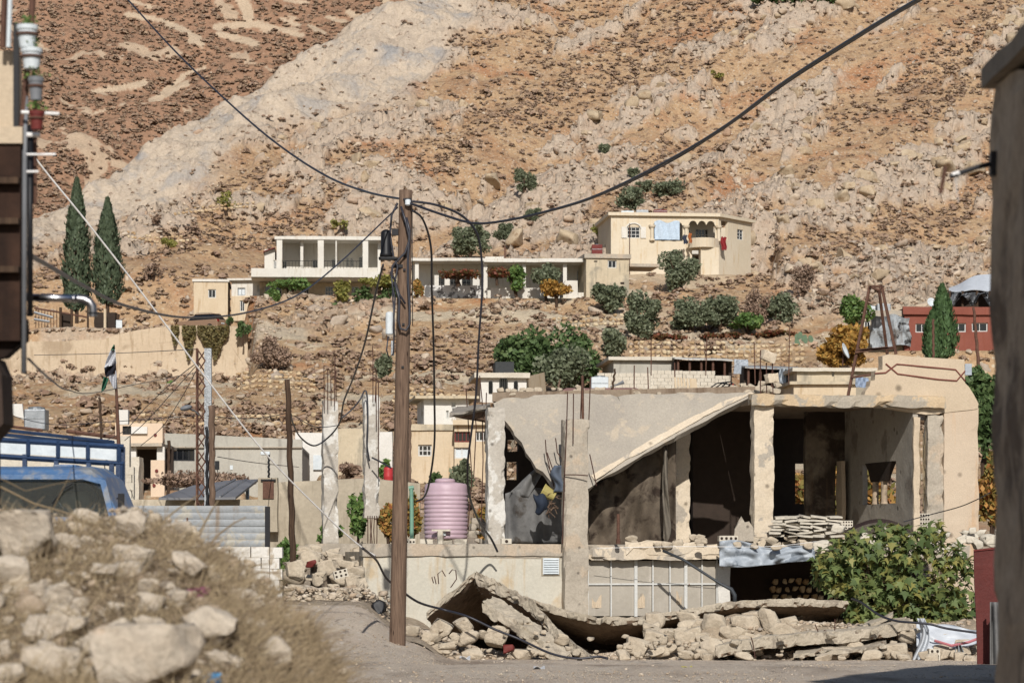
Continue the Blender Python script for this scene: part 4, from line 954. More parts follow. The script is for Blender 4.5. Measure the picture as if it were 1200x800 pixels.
house('rooftop_room', 'small whitewashed rooftop room with a concrete lid behind the utility pole', 'house', 146, 497, 549, 464, 500, 5, 6, 'white', wins=[(529, 471, 534, 479), (523, 481, 526, 491)], over=.5, rt=.14, roofm='annex')
# ================================================================ trees and bushes
def crown_pts(c, rx, ry, rz, n, seed, clumps=14, low=-.8, spread=.42):
    r = np.random.default_rng(seed); cc = r.normal(size=(clumps,3)); cc /= np.linalg.norm(cc, axis=1)[:,None]; cc *= r.uniform(.35, .8, clumps)[:,None]
    cc[:,2] = np.maximum(cc[:,2], low)
    k = r.integers(0, clumps, n); d = r.normal(size=(n,3)); d /= np.linalg.norm(d, axis=1)[:,None]
    sz = r.uniform(.55, 1.15, clumps)*spread
    p = cc[k]+d*(r.random(n)**.4*sz[k])[:,None]
    return p*np.array([rx, ry, rz])+np.array(c)
def tree(name, label, cat, px0, px1, py0, py1, Y=None, mat='olive', n=1500, leaf=.16, seed=1, trunk=True, group=None, tm='pole2', clumps=14, spread=.42, stem=.18, dens=1):
    cx = (px0+px1)/2; g = seen(cx, py1); 
    if Y is None: Y = g.y+.6
    s = Y/F; base_z = EYE+(HZ-py1)*s; x = (cx-600)*s; rx = (px1-px0)/2*s; h = (py1-py0)*s
    root = T(name, label, cat, (x, Y, base_z), group); r = random.Random(seed)
    th = h*stem if trunk else 0; cz = base_z+th+(h-th)/2; rz = (h-th)/2
    c = crown_pts((x, Y, cz), rx*.95, max(rx*.8, .3), rz*.98, int(n*dens), seed, clumps, spread=spread*1.1)
    c[:,2] = np.maximum(c[:,2], base_z+.02)
    m = MB()
    m.tube([(x, Y, base_z-.6), (x+r.uniform(-.1,.1)*rx, Y, base_z+th*.7), (x+r.uniform(-.15,.15)*rx, Y, base_z+th+rz*.5)], [rx*.09+.03, rx*.07+.02, rx*.03+.01], 7)
    for i in range(5):
        a = r.uniform(0, 6.28); q = r.uniform(.4, .75)
        m.tube([(x, Y, base_z+th*.6), (x+math.cos(a)*rx*q*.5, Y+math.sin(a)*rx*q*.4, cz-rz*.2), (x+math.cos(a)*rx*q, Y+math.sin(a)*rx*q*.7, cz+rz*r.uniform(0,.5))], [rx*.05+.015, rx*.03+.01, .01], 5)
    m.build('trunk', M_[tm], root)
    leafcloud('crown', c, leaf, M_[mat], seed, root); return root
def cypress(label, px, wpx, py0, py1, Y, mat, n, seed, bare=0, lean=0):
    s = Y/F; r = np.random.default_rng(seed); root = T('cypress_tree', label, 'tree', P(px, py1, Y))
    zb = EYE+(HZ-py1)*s; zt = EYE+(HZ-py0)*s; h = zt-zb; t = r.random(n)**.85
    w_ = np.interp(t, [0, .06, .25, .5, .75, .92, 1], [.35, .8, 1, .85, .52, .2, .03])*wpx*s/2
    a = r.uniform(0, 6.28, n); bump = .62+.5*vn(a*1.9, t*h*.9, seed)+.35*vn(a*5, t*h*2.5, seed+1)+(r.random(n) < .06)*.18
    rad = w_*bump*np.sqrt(r.uniform(.45, 1, n)); x0 = (px-600)*s
    zz = zb+bare*h+t*h*(1-bare)
    c = np.stack([x0+np.cos(a)*rad+lean*t*h, Y+np.sin(a)*rad, zz], -1)
    MB().tube([(x0, Y, zb-.5), (x0+lean*h*.5, Y, zb+h*.5), (x0+lean*h, Y, zt-.2)], [wpx*s*.07, wpx*s*.05, .02], 7).build('trunk', M_['pole2'], root)
    # sprays point upwards
    V = []; n_ = len(c); d = np.stack([np.cos(a)*.35, np.sin(a)*.35, np.ones(n_)], -1)+r.normal(size=(n_,3))*.25; d /= np.linalg.norm(d,axis=1)[:,None]
    q = np.cross(d, np.stack([np.cos(a), np.sin(a), a*0], -1)+r.normal(size=(n_,3))*.3); q /= np.linalg.norm(q,axis=1)[:,None]; sz = r.uniform(.7, 1.3, n_)[:,None]*s*3.4
    out = np.stack([np.cos(a), np.sin(a), a*0], -1)*sz*.2
    V = np.stack([c-d*sz*.7, c-q*sz*.35+out, c+d*sz, c+q*sz*.35+out], 1).reshape(-1,3)
    mesh_np('crown', V, np.arange(4*n_).reshape(n_,4), M_[mat], root); return root
cypress('taller left dark cypress of the pair above the retaining wall', 90, 33, 210, 372, 246, 'cyp', 5200, 1, .05)
cypress('right narrower dark cypress of the pair above the retaining wall', 126, 34, 233, 362, 245, 'cyp', 4600, 2, .05)
cypress('tall bright green cypress in front of the red house', 1104, 34, 334, 420, 165, 'cypR', 4200, 3)
cypress('shorter green cypress leaning beside the tall one by the red house', 1092, 22, 366, 420, 164.5, 'cypR', 2200, 4)
OLIVES = [  # px0,px1,py0,py1,label
 (773,820,290,342,'olive tree directly below the villa balcony'), (692,730,330,369,'round olive tree below the square annex'),
 (730,775,345,400,'dark olive tree left of the three in the middle row'), (787,832,348,392,'left olive of the pair under the villa rock'),
 (820,868,345,390,'right olive of the pair under the villa rock'), (893,930,345,382,'single round olive tree above the orange tree'),
 (720,756,220,250,'olive tree above the left end of the villa roof'), (745,768,208,227,'small olive bush uphill of the villa'),
 (768,805,214,232,'wide low olive bush uphill of the villa'), (529,572,262,304,'olive tree behind the roof of the porch house'),
 (578,603,262,284,'small olive right of the one behind the porch house'), (613,638,243,262,'small olive bush below the thick cable on the rocks'),
 (600,630,196,226,'lone olive bush high above the porch house'), (695,735,385,425,'grey green olive right of the dark fig trees'),
 (437,462,413,447,'dark bush between the utility pole and the slope'), (734,750,196,210,'small dark bush high on the rocks above the villa'),
 (552,575,262,290,'slim olive beside the one behind the porch house'), (700,716,168,182,'tiny green bush far up the hill in the middle')]
for i, (a, b, c, d, lab) in enumerate(OLIVES):
    a, b, c = (a-4, b+4, c-3) if b-a > 30 else (a, b, c); tree('olive_tree', lab, 'tree', a, b, c, d, mat='olive', n=int(700+(b-a)*(d-c)*1.1), leaf=.19, seed=20+i, stem=.03, group='olive trees on the slope')
tree('leafy_tree', 'large dark green leafy tree above the arched window house', 'tree', 580, 658, 384, 458, Y=185, mat='dkgreen', n=4400, leaf=.25, seed=50, stem=.0, spread=.55)
tree('leafy_tree', 'dark green tree with pale seed heads right of the large leafy tree', 'tree', 636, 712, 386, 456, Y=187, mat='dkgreen', n=4000, leaf=.23, seed=51, stem=.0, spread=.55)
tree('olive_tree', 'broad grey green olive in front of the dark leafy trees', 'tree', 628, 694, 408, 464, Y=182, mat='olive', n=3600, leaf=.18, seed=52, stem=.0, spread=.55, group='olive trees on the slope')
tree('orange_tree', 'round autumn tree with orange yellow leaves left of the steel tripod', 'tree', 950, 1026, 380, 440, Y=178, mat='autumn', n=4200, leaf=.22, seed=53, stem=.1)
tree('leafy_tree', 'green tree behind the orange tree by the battered annexe', 'tree', 982, 1024, 344, 392, Y=190, mat='green', n=1700, leaf=.2, seed=54)
tree('fig_bush', 'bright green rounded fig bush above the red vines', 'bush', 855, 898, 368, 395, mat='green', n=1200, leaf=.24, seed=55)
tree('fig_bush', 'green leafy bush in front of the porch house columns', 'bush', 588, 620, 309, 352, Y=238, mat='green', n=1500, leaf=.2, seed=56)
tree('olive_tree', 'olive tree standing against the middle of the porch house', 'tree', 620, 662, 307, 350, Y=237.5, mat='olive', n=1500, leaf=.18, seed=57, group='olive trees on the slope')
tree('yellow_tree', 'yellow leaved small tree at the right of the porch house', 'tree', 632, 672, 320, 356, Y=237, mat='autumn', n=1500, leaf=.18, seed=58)
tree('yellow_bush', 'orange and green bush between the utility pole and the porch house', 'bush', 480, 498, 322, 358, Y=238, mat='autumn2', n=600, leaf=.18, seed=59)
for i, (a, b, c, d, lab, mt) in enumerate([(388,412,328,358,'small yellow green tree before the white house','yelbush'),(308,330,334,364,'green shrub at the left foot of the white house','green'),
   (310,372,324,342,'grapevine along the balcony edge of the white house','green'),(355,420,352,378,'green hedge below the white house','dkgreen'),(410,440,335,362,'dark green shrub at the right foot of the white house','dkgreen'),(440,480,330,362,'leafy shrub right of the white house behind the pole','dkgreen'),
   (420,470,322,338,'vine on the right end of the white house','yelbush'), (275,294,376,396,'green bush at the end of the retaining wall','dkgreen'), (265,275,372,382,'little clipped bush beside the brown car','dkgreen'),
   (505,570,316,327,'brownish grapevine hanging from the porch edge','redveg'), (565,600,314,326,'dry grapevine in the middle of the porch','redveg')]):
    tree('shrub', lab, 'bush', a, b, c, d, Y=(237.5 if i > 8 else 246.5 if i in (2,) else 244 if a > 300 else 243.5 if i == 8 else 239), mat=mt, n=int(250+(b-a)*(d-c)*.7), leaf=.19, seed=70+i, trunk=False)
for i, (a, b, c, d, lab) in enumerate([(288,345,395,438,'large dry grey brown bush beside the end of the retaining wall'),(922,960,308,348,'leafless brown shrub on the slope right of the villa'),(868,905,335,385,'dry brown thicket left of the round olive'),(820,850,398,416,'dark dry bush under the pair of olives'),
   (400,424,300,325,'dry bush at the left of the white house roof')][:4]):
    tree('dry_bush', lab, 'bush', a, b, c, d, mat='dryb', n=int(900+(b-a)*(d-c)*1.0), leaf=.13, seed=90+i, trunk=False)
for i, (a, b, c, d, lab, mt) in enumerate([(248,281,224,259,'thin yellow green almond tree on the hill above the cypresses','yelbush'),(175,193,250,272,'small sparse almond tree on the terrace','dryb'),(165,195,305,338,'bare brown almond tree above the retaining wall','dryb'),
   (186,208,276,300,'yellowish bush on the left hillside terrace','yelbush'),(386,414,252,280,'thin pale tree above the white house','yelbush'),(690,716,258,286,'thin pale green tree left of the villa','yelbush'),(829,850,82,100,'small yellowish tree high on the hill','yelbush'),(215,240,262,282,'faint bare tree on the terrace above the cypresses','dryb')]):
    tree('almond_tree', lab, 'tree', a, b, c, d, mat=mt, n=330, leaf=.17, seed=110+i, stem=.35, clumps=9, group='thin almond trees on the hill')
for i in range(5):
    a = 878+i*21; tree('orchard_tree', 'dark green orchard tree on the far hilltop', 'tree', a, a+26, -7, 6, mat='dkgreen', n=260, leaf=.35, seed=140+i, group='orchard trees on the far hilltop')
for i, (a, b, c, d, lab) in enumerate([(745,812,391,399,'left low row of reddish vines on the terrace'),(812,880,389,398,'middle low row of reddish vines on the terrace'),(878,938,386,396,'right low row of reddish vines on the terrace')]):
    tree('vine_row', lab, 'vine', a, b, c, d, mat='redveg', n=800, leaf=.2, seed=150+i, trunk=False, clumps=26, spread=.3)
for i, (a, b, c, d, lab, Y) in enumerate([(1138,1190,530,640,'tall autumn tree behind the right end of the ruin',76), (905,1062,535,640,'orange green tree seen through the openings of the ruin',79), (1120,1190,425,560,'dark evergreen right of the ruin',84)]):
    tree('autumn_tree' if i < 2 else 'evergreen_tree', lab, 'tree', a, b, c, d, Y=Y, mat='autumn2' if i < 2 else 'dkgreen', n=4200, leaf=.13 if i < 2 else .15, seed=160+i, clumps=24)
for i, (a, b, c, d, lab, Y, mt) in enumerate([(408,432,578,636,'leafy shrub with yellow leaves left of the broken column',72,'green'),(440,470,585,640,'orange leaved shrub at the foot of the broken column',71,'autumn2'),(470,498,580,638,'autumn shrub between the pole and the pink tank',71,'autumn2'),(545,580,588,638,'autumn shrub right of the pink tank',76,'autumn2'),
   (370,404,612,640,'green shrub at the foot of the white column',70,'green'),(318,350,630,690,'green weeds beside the dark wooden post',63,'green'),(186,218,446,470,'round bush on the slope before the retaining wall',205,'green'),(520,556,527,600,'grey green olive before the tan apartment house',118,'olive'),(500,520,545,600,'dark green shrub left of the tan apartment house',105,'dkgreen'),(445,456,540,560,'small green bush beside the red barrel',110,'green'),
   (395,425,543,556,'dry brown weeds on the rubble bank',112,'dryb'),(150,330,553,572,'dry brown vine along the grey wall',88,'dryb'),(560,600,440,462,'green bush left of the arched window house',181,'dkgreen'),(156,162,456,466,'tiny bush on the retaining wall face',239,'dkgreen')]):
    tree('shrub', lab, 'bush', a, b, c, d, Y=Y, mat=mt, n=int(min(2600, 350+(b-a)*(d-c)*.7)), leaf=.09 if Y < 100 else .16, seed=180+i, trunk=False, clumps=20 if b-a > 100 else 12)
# prickly pear
def cactus(label, px, py, Y, seed):
    root = T('prickly_pear', label, 'cactus', P(px, py, Y)); r = random.Random(seed); b = P(px, py, Y)
    m = plain('cactus green', '5b7355', .6) if 'cactus' not in M_ else M_['cactus']; M_['cactus'] = m
    for i in range(6):
        p = MB(); a = r.uniform(-.9, .9); x = b.x+r.uniform(-.55,.55); z = b.z+r.uniform(.05, .5); n = 14
        ang = r.uniform(-.7, .7); pts = [(x+math.cos(ang)*math.cos(t)*.16-math.sin(ang)*math.sin(t)*.24, b.y+i*.012, z+math.sin(ang)*math.cos(t)*.16+math.cos(ang)*math.sin(t)*.24) for t in [2*math.pi*k/n for k in range(n)]]
        p.prism(pts, (0, .08, 0)); o = p.build('cactus_pad', m, root); 
cactus('green prickly pear left of the orange tree on the terrace', 943, 402, 184, 3)
# dry stone walls
def stone_wall(label, pts, hpx_, Y, seed, rock='stone2', sz=.34):
    root = T('dry_stone_wall', label, 'stone wall', P(pts[0][0], pts[0][1]+hpx_, Y)); r = np.random.default_rng(seed); Vs = []; Fs = []; b = 0
    bases = [rock_arr(500+k, 2, 10, .06, .4) for k in range(5)]; s = Y/F
    for (xa, ya), (xb, yb) in zip(pts[:-1], pts[1:]):
        L = abs(xb-xa)*s+abs(yb-ya)*s*.5; nrow = max(1, int(hpx_*s/(sz*.75))); nc = int(L/(sz*1.1))+1
        for i in range(nc):
            t = (i+r.uniform(-.3, .3))/nc; px = xa+(xb-xa)*t; py = ya+(yb-ya)*t
            for j in range(nrow+1):
                if j == 0 and r.random() < .45: continue
                V, Fc = bases[r.integers(0, 5)]; q = np.array([sz*r.uniform(.5, .85), sz*.5, sz*r.uniform(.35, .55)])
                c = P(px+r.uniform(-1, 1)*.6, py+hpx_*(j+.3)/nrow, Y+r.uniform(-.08, .08)-.05*j)
                a = r.uniform(-.4, .4); v = V*q; v = np.stack([v[:,0]*math.cos(a)-v[:,2]*math.sin(a), v[:,1], v[:,0]*math.sin(a)+v[:,2]*math.cos(a)], -1)+np.array(c)
                Vs.append(v); Fs.append(Fc+b); b += len(V)
    mesh_np('stonework', np.concatenate(Vs), np.concatenate(Fs), M_['stonewall'], root)
M_['stonewall'] = islandrock('dry stone', ['c9b08a', 'd6c09c', 'b89a74', 'c2a47a', 'dccbaa'], 5)
stone_wall('dry stone wall below the dry bush left of the white column', [(280,436),(300,432),(340,434),(375,438)], 18, 185, 1)
stone_wall('dry stone wall under the reddish vine rows', [(740,399),(830,400),(900,398),(945,396)], 22, 183, 2)
stone_wall('dark stone wall below the porch house', [(575,356),(610,354),(650,358)], 14, 236, 3)
stone_wall('stone terrace wall above the brown car on the left hillside', [(150,270),(185,277),(235,274)], 5, 285, 5, sz=.4)
stone_wall('upper terrace wall under the thin almond trees', [(205,245),(250,240),(300,236)], 4, 296, 6, sz=.4)
stone_wall('long rubble terrace wall in front of the tan apartment house', [(462,452),(500,455),(550,457)], 16, 176, 7)
stone_wall('rough stone wall below the square annex', [(650,372),(700,368),(760,366)], 10, 226, 8)
stone_wall('low stone wall across the slope beneath the retaining wall', [(110,486),(180,483),(260,486),(380,482)], 9, 160, 9)
def ridge_wall():
    root = T('crumbling_stone_line', 'crumbled stone line climbing the hill right of the villa', 'stone wall', seen(880, 262)); r = np.random.default_rng(5); Vs = []; Fs = []; b = 0
    pts = [(882,262),(890,250),(884,240),(872,228),(866,215),(858,208),(862,196),(872,186),(880,172),(884,160)]
    for (xa, ya), (xb, yb) in zip(pts[:-1], pts[1:]):
        for i in range(14):
            t = r.random(); g = seen(xa+(xb-xa)*t+r.normal()*1.8, ya+(yb-ya)*t+r.normal()*1); V, Fc = rock_arr(int(r.integers(600, 605)), 2, 10, .06, .4)
            Vs.append(V*r.uniform(.16, .42)+np.array(g)+np.array([0,0,.1])); Fs.append(Fc+b); b += len(V)
    mesh_np('stonework', np.concatenate(Vs), np.concatenate(Fs), M_['hillrock'], root)
ridge_wall()
# ================================================================ the near village on the left
def grey_hall():
    fr = Fr(193, 125, 2); U = fr.u; Z = fr.z; u1 = U(354); zb = Z(566); zt = Z(507)
    root = T('grey_cement_hall', 'long low grey cement building with a strip window behind the lattice mast', 'house', fr.w(0,0,zb))
    h = hpx(fr, (200.5, 526, 228, 540)); m = MB(fr.m())
    zr = Z(523, u1); m.add([], []); m.wall(0, u1, zb-1, zr-.02, 0, .25, [h]); m.build('wall', M_['greywall'], root, jit=.02)
    t = MB(fr.m()); t.hexa([(0,0,zr-.018),(u1,0,zr-.018),(u1,.3,zr-.018),(0,.3,zr-.018),(0,0,zt),(u1,0,zr+.3),(u1,.3,zr+.3),(0,.3,zt)]); t.build('parapet', M_['greywall'], root, sub=2, jit=.03)
    pane_window(root, fr, h, 0, 'black', grid=(4,1), depth=.12)
    c = MB(fr.m()); c.box((-.1,-.12,Z(524.5)),(U(354),-.003,Z(523))); c.build('string_course', M_['concrete'], root)
    s = MB(fr.m()); s.box((0,.25,zb-1),(.25,9,zr)); s.box((u1-.25,.25,zb-1),(u1,9,zr)); s.box((0,.3,zr-.3),(u1,9,zr-.1)); s.build('side_wall', M_['greywall'], root)
    v = MB(fr.m()); hh = hpx(fr, (269.5, 545, 273, 550)); v.box((hh[0],-.03,hh[2]),(hh[1],.02,hh[3])); v.build('vent', M_['panelW'], root)
grey_hall()
def porch_building():
    fr = Fr(135, 118, 0); U = fr.u; Z = fr.z; zb = Z(592); 
    root = T('peach_porch_building', 'peach and white building with a dark open entrance left of the grey hall', 'house', fr.w(0,0,zb))
    h1 = hpx(fr, (143.5, 499, 154, 509))
    a = MB(fr.m()); a.wall(0, U(190.5), Z(519), Z(499)+.12, 0, .25, [h1]); a.build('upper_wall', surf('peach render', 'd9bfa3', 'e2caae', .5, fine=8, contrast=.1), root)
    pane_window(root, fr, h1, 0, 'black', (2,1))
    b = MB(fr.m()); b.box((U(154.3),-.14,Z(508)),(U(173),-.02,Z(500))); b.build('balcony_front', M_['white'], root)
    sl_ = MB(fr.m()); sl_.box((-.3,-.4,Z(523)),(U(191),5,Z(519)-.01)); sl_.build('canopy_slab', M_['concrete'], root, sub=.8, jit=.03)
    w1 = MB(fr.m()); w1.box((U(146),-.1,zb),(U(160),.2,Z(523)-.01)); w1.build('wall', M_['white'], root, sub=.8, jit=.03)
    w3 = MB(fr.m()); w3.box((U(177),-.1,zb),(U(193),.2,Z(539))); w3.build('wall', surf('peach render lower', 'd9bfa3', 'e2caae', .5, fine=8, contrast=.1), root)
    w4 = MB(fr.m()); w4.box((U(184),-.05,Z(539)+.003),(U(193),.2,Z(523)-.01)); w4.build('wall', M_['white'], root)
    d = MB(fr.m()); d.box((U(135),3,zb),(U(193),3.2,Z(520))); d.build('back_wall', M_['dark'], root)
    for px, py in ((182, 509.5), (184, 551.5), (181, 568.5)):
        k = MB(fr.m()); x = U(px); z = Z(py); k.tube([(x,-.16 if py > 520 else -.04,z),(x,-.1 if py > 520 else 0,z)], .07, 8); k.build('red_boss', M_['redsheet'], root)
    s = MB(fr.m())
    for i in range(6): s.box((U(152)+i*.12,-1.6-i*.02,zb-.4),(U(160),-.2,zb+.35+i*.32))
    s.build('stone_steps', M_['block'], root, sub=.5, jit=.04)
    bx = MB(fr.m()); bx.box((U(155),-1.9,zb+.6),(U(163.5),-1.7,Z(577))); bx.build('red_box', M_['redsheet'], root)
porch_building()
tankbox('square grey metal water tank on a roof left of the flag', 'water tank', 28, 53, 479, 500, 95, 'steel', d=.8)
solo(MB().prism([P(11,473,93), P(26,473,93), P(28,492,93), P(11,484,93)], (0,.15,0)), 'white_wall_piece', M_['white'], 'small whitewashed wall piece left of the square metal tank', 'wall')
def plank_roof():
    root = T('low_shed_roof', 'low whitewashed wall with rusty rail above the truck rack', 'wall', P(90, 530, 90))
    m = MB(); a = P(0, 560, 90); b = P(152, 505, 90); m.box((a.x, 90, a.z), (b.x, 90.3, b.z-.15)); m.build('wall', M_['block'], root, sub=.8, jit=.03)
    m = MB(); m.tube([P(78, 505, 89.6), P(140, 513, 89.6)], .07, 6); m.build('rusty_rail', M_['rust'], root)
    m = MB(); m.tube([P(0, 498, 89.6), P(50, 504, 89.6)], .05, 6); m.build('rusty_rail', M_['rust'], root)
plank_roof()
blockwall('ruined_stone_wall', 'broken block wall stump behind the right end of the truck', 80, [(105, 128, 545), (128, 141, 552), (146, 157, 547)], 605, 'block')
solo(MB().box(tuple(P(138,497,110)), tuple(P(150,480,110)+Vector((0,.4,0)))), 'chimney_block', M_['white'], 'whitewashed chimney block beside the flag pole', 'chimney')
# roof sheets leaning behind the fence
def sheets():
    for i, (p, lab) in enumerate([(((190,585),(232,570),(232,565),(190,580)),'x'), ]): pass
    Y = 76
    a = [P(187, 586, 74), P(218, 586, 74), P(255, 567.5, 79), P(240, 567.5, 79)]
    q = [P(189, 586, 73.5), P(231, 571, 77.5), P(231, 570, 77.6), P(189, 584, 73.6)]
    m = MB(); m.prism([P(186, 585.5, 74), P(222, 585.5, 74), P(262, 566, 79.5), P(226, 571, 78.5)], (0,0,.06)); solo(m, 'roof_sheet', M_['solar'], 'narrow grey roof sheet left of the broad one behind the metal fence', 'roof sheet')
    m = MB(); m.prism([P(222, 585.5, 73.8), P(276, 585, 73.8), P(303, 563.5, 79.6), P(262.5, 565.5, 79.6)], (0,0,.06)); o = solo(m, 'roof_sheet', M_['solar'], 'broad grey roof sheet leaning behind the metal fence', 'roof sheet')
    for t in (.33, .66):
        m = MB(); p0 = P(222+54*t, 585.2, 73.8)+Vector((0,0,.08)); p1 = P(262.5+40*t, 564.6, 79.6)+Vector((0,0,.08)); m.tube([p0, p1], .03, 5); m.build('seam', M_['steel'], o)
    for px in (232, 265, 290):
        m = MB(); m.tube([P(px, 604, 78), P(px, 570, 78)], .05, 6); m.build('post', M_['steel'], o)
sheets()
def yard_walls():
    # cast concrete retaining wall behind the alley
    Y = 74; m = MB(); m.prism([P(303,566,Y), P(430,560,Y), P(492,566,Y), P(492,665,Y), P(303,665,Y)], (0,.35,0))
    o = solo(m, 'yard_wall', M_['retain2'], 'high stained concrete wall behind the dark wooden post', 'wall', sub=.8, jit=.02)
    Y = 75; m = MB(); m.box((P(150,0,Y).x, Y, .5), (P(302.7,0,Y).x, Y+.3, P(0,585,Y).z)); solo(m, 'low_concrete_wall', M_['retain2'], 'low grey concrete wall behind the metal fence', 'wall', sub=.8, jit=.02)
    # small pier with rusty hatch
    Y = 73.6; m = MB(); a = P(302, 600, Y); b = P(325, 559.5, Y); m.box((a.x, Y, a.z-.5), (b.x, Y+.38, b.z)); o = solo(m, 'meter_pier', M_['retain2'], 'small concrete pier with a rusty metal hatch', 'pier', sub=.6, jit=.015)
    a = P(308, 584, Y); b = P(321, 563.5, Y); m = MB(); m.box((a.x, Y-.04, a.z), (b.x, Y-.004, b.z)); m.build('rusty_hatch', M_['rust'], o)
    m = MB(); m.box((a.x-.05, Y-.06, b.z+.004), (b.x+.05, Y+.02, b.z+.05)); m.build('hatch_lintel', M_['black'], o)
    # white far walls
    for px0, px1, y0, y1, Y, mt, lab in ((346,398,507,546,135,'white','whitewashed wall left of the white column'),(396,426,502,545,134,'annex','stained tan wall between the two concrete columns'),(444,460,506,546,134.5,'white','whitewashed wall piece behind the utility pole')):
        a = P(px0,y1+8,Y); b = P(px1,y0,Y); m = MB(); m.box((a.x,Y,a.z-1),(b.x,Y+.35,b.z)); o = solo(m, 'whitewashed_wall', M_[mt], lab, 'wall', sub=1.2, jit=.05)
    a = P(367,550,134.9-.05); b = P(377,533,134.9); m = MB(); m.box((a.x,134.86,a.z),(b.x,134.99,b.z)); solo(m, 'plain_door', M_['panelW'], 'pale door in the whitewashed wall left of the white column', 'door')
    # white band low wall on the far bank: painted kerb
yard_walls()
m = MB(); m.prism([P(364,640,64), P(424,637.5,64), P(424,705,64), P(364,705,64)], (0,.3,0)); o = solo(m, 'rough_masonry_wall', surf('rough dark masonry','7a6c5d','9c8b78',2.2,patch='5c5046',pth=(.5,.58),pscale=3,fine=12,contrast=.4,bump=.9,bd=.05), 'rough dark masonry wall under a grey coping behind the alley rubble', 'wall', sub=.12, jit=.05, jf=4)
m = MB(); m.prism([P(363,637,63.9), P(424.5,636.5,63.9), P(424.5,652,63.9), P(363,649,63.9)], (0,.45,0)); m.build('wall_coping', M_['concrete'], o, sub=.3, jit=.012)
# red barrel
def barrel():
    b = P(455, 566, 104); s = 104/F; root = T('red_barrel', 'red plastic barrel just left of the utility pole', 'barrel', b); r = 5.5*s
    m = MB(); m.lathe([(r*.9,b.z-.1),(r,b.z),(r,b.z+.22),(r*1.05,b.z+.25),(r,b.z+.28),(r,b.z+.5),(r*.95,b.z+.58)], (b.x,b.y,0), 18); m.build('barrel_body', plain('red plastic', 'b5282c', .45), root, smooth=True)
    m = MB(); m.lathe([(r*.6,b.z+.57),(r*.6,b.z+.63)], (b.x,b.y,0), 14); m.build('lid', M_['redsheet'], root)
barrel()
# corrugated metal fence on its block wall
def fence():
    Y = 58; x0 = P(150,0,Y).x; x1 = P(316,0,Y).x; z0 = P(0,640,Y).z; z1 = P(0,592,Y).z
    root = T('metal_fence', 'faded grey fence of horizontal corrugated sheets beside the truck', 'fence', ((x0+x1)/2, Y, z0)); n = 6; h = (z1-z0)/n
    for i in range(n):
        m = MB(); za = z0+i*h; j = random.uniform(-.02,.02)
        def f(a, b, za=za, j=j, i=i):
            x = x0+(x1-.05*(i%2)-x0)*a; return Vector((x, Y-.012*math.sin(b*math.pi)+j*a+.012*mnoise.noise(Vector((x*2,i,0))), za+(h-.006)*b+.012*mnoise.noise(Vector((x*1.2,i*3,5)))))
        m.sheet(f, 24, 5, .006); m.build('sheet_board', M_['corr'], root)
    for px in (222, 313.5):
        m = MB(); x = P(px,0,Y).x; m.box((x-.05,Y-.1 if px < 300 else Y-.04,z0-.1),(x+(.05 if px>300 else -.02),Y-.04 if px < 300 else Y+.04,z1-(.25 if px < 300 else .02))); m.build('post', M_['black'] if px > 300 else M_['rust'], root)
    Yb = 57.6; a = P(190,705,Yb); b = P(330,640.5,Yb); w_ = blockwall('white_block_wall', 'whitewashed block wall below the metal fence', Yb, [(120, 316, 640.5), (316, 331, 641)], 740, 'white', .3)
fence()
# ---- poles
def lattice():
    Y = 66; s = Y/F; root = T('lattice_mast', 'steel lattice mast with a smooth pole strapped beside it', 'utility pole', P(238, 592, Y)); w_ = 5*s; x = P(235.5,0,Y).x
    zb, zt = P(0,600,Y).z, P(0,408,Y).z
    for dx in (-1,1):
        for dy in (0,1):
            m = MB(); m.box((x+dx*w_-.02,Y+dy*.2-.02,zb),(x+dx*w_+.02,Y+dy*.2+.02,zt)); m.build('corner_angle', M_['rust'] if dx < 0 else M_['steel'], root)
    n = 13; m = MB()
    for i in range(n):
        a, b = zb+(zt-zb)*i/n, zb+(zt-zb)*(i+1)/n; q = 1 if i%2 else -1
        m.tube([(x-q*w_,Y-.02,a),(x+q*w_,Y-.02,b)], .018, 5); m.tube([(x-q*w_,Y+.22,b),(x+q*w_,Y+.22,a)], .018, 5)
    m.build('bracing', M_['rust'], root)
    m = MB(); m.box((x+w_+.02,Y,zb+.0),(x+w_+.14,Y+.15,zt)); m.build('steel_channel', M_['steel'], root)
    # street lamp arm
    m = MB(); h = P(219.5,478.5,Y); m.tube([P(233,486,Y),P(228,481,Y-.1),P(223,479.5,Y-.2)], .02, 6); lm = m.build('lamp_arm', M_['steel'], root)
    V, Fc = ICO[3]; V = V*np.array([7.2*s, .12, 3.4*s]); a = R(-14); V = np.stack([V[:,0]*math.cos(a)+V[:,2]*math.sin(a), V[:,1], -V[:,0]*math.sin(a)+V[:,2]*math.cos(a)],-1)+np.array([h.x,Y-.25,h.z]); mesh_np('lamp_head', V, Fc, M_['greypipe'], lm, smooth=True)
lattice()
def woodpole(name, label, px0, py0, px1, py1, Y, wpx, mat, wtop=None, lean=0):
    s = Y/F; a = P(px1, py1, Y); b = P(px0, py0, Y+lean); n = 24; pts = [a.lerp(b, i/n) for i in range(n+1)]; r0 = wpx*s/2; r1 = (wtop or wpx)*s/2
    m = MB(); m.tube([Vector((p.x+.012*math.sin(i*1.3+px0),p.y,p.z)) for i, p in enumerate([a-Vector((0,0,.4))]+pts)], [r0]+[(r0+(r1-r0)*i/n)*(1+.03*math.sin(i*2.1)) for i in range(n+1)], 18)
    root = T(name, label, 'utility pole' if 'pole' in name else 'post', a); m.build('shaft', M_[mat], root, smooth=True); return root
woodpole('wooden_pole', 'short brown wooden pole beside the lattice mast', 248, 475, 248.5, 592, 65, 7.6, 'pole')
woodpole('dark_pole', 'thin dark pole in front of the lattice mast', 242.3, 500, 243, 592, 64.6, 3.6, 'black')
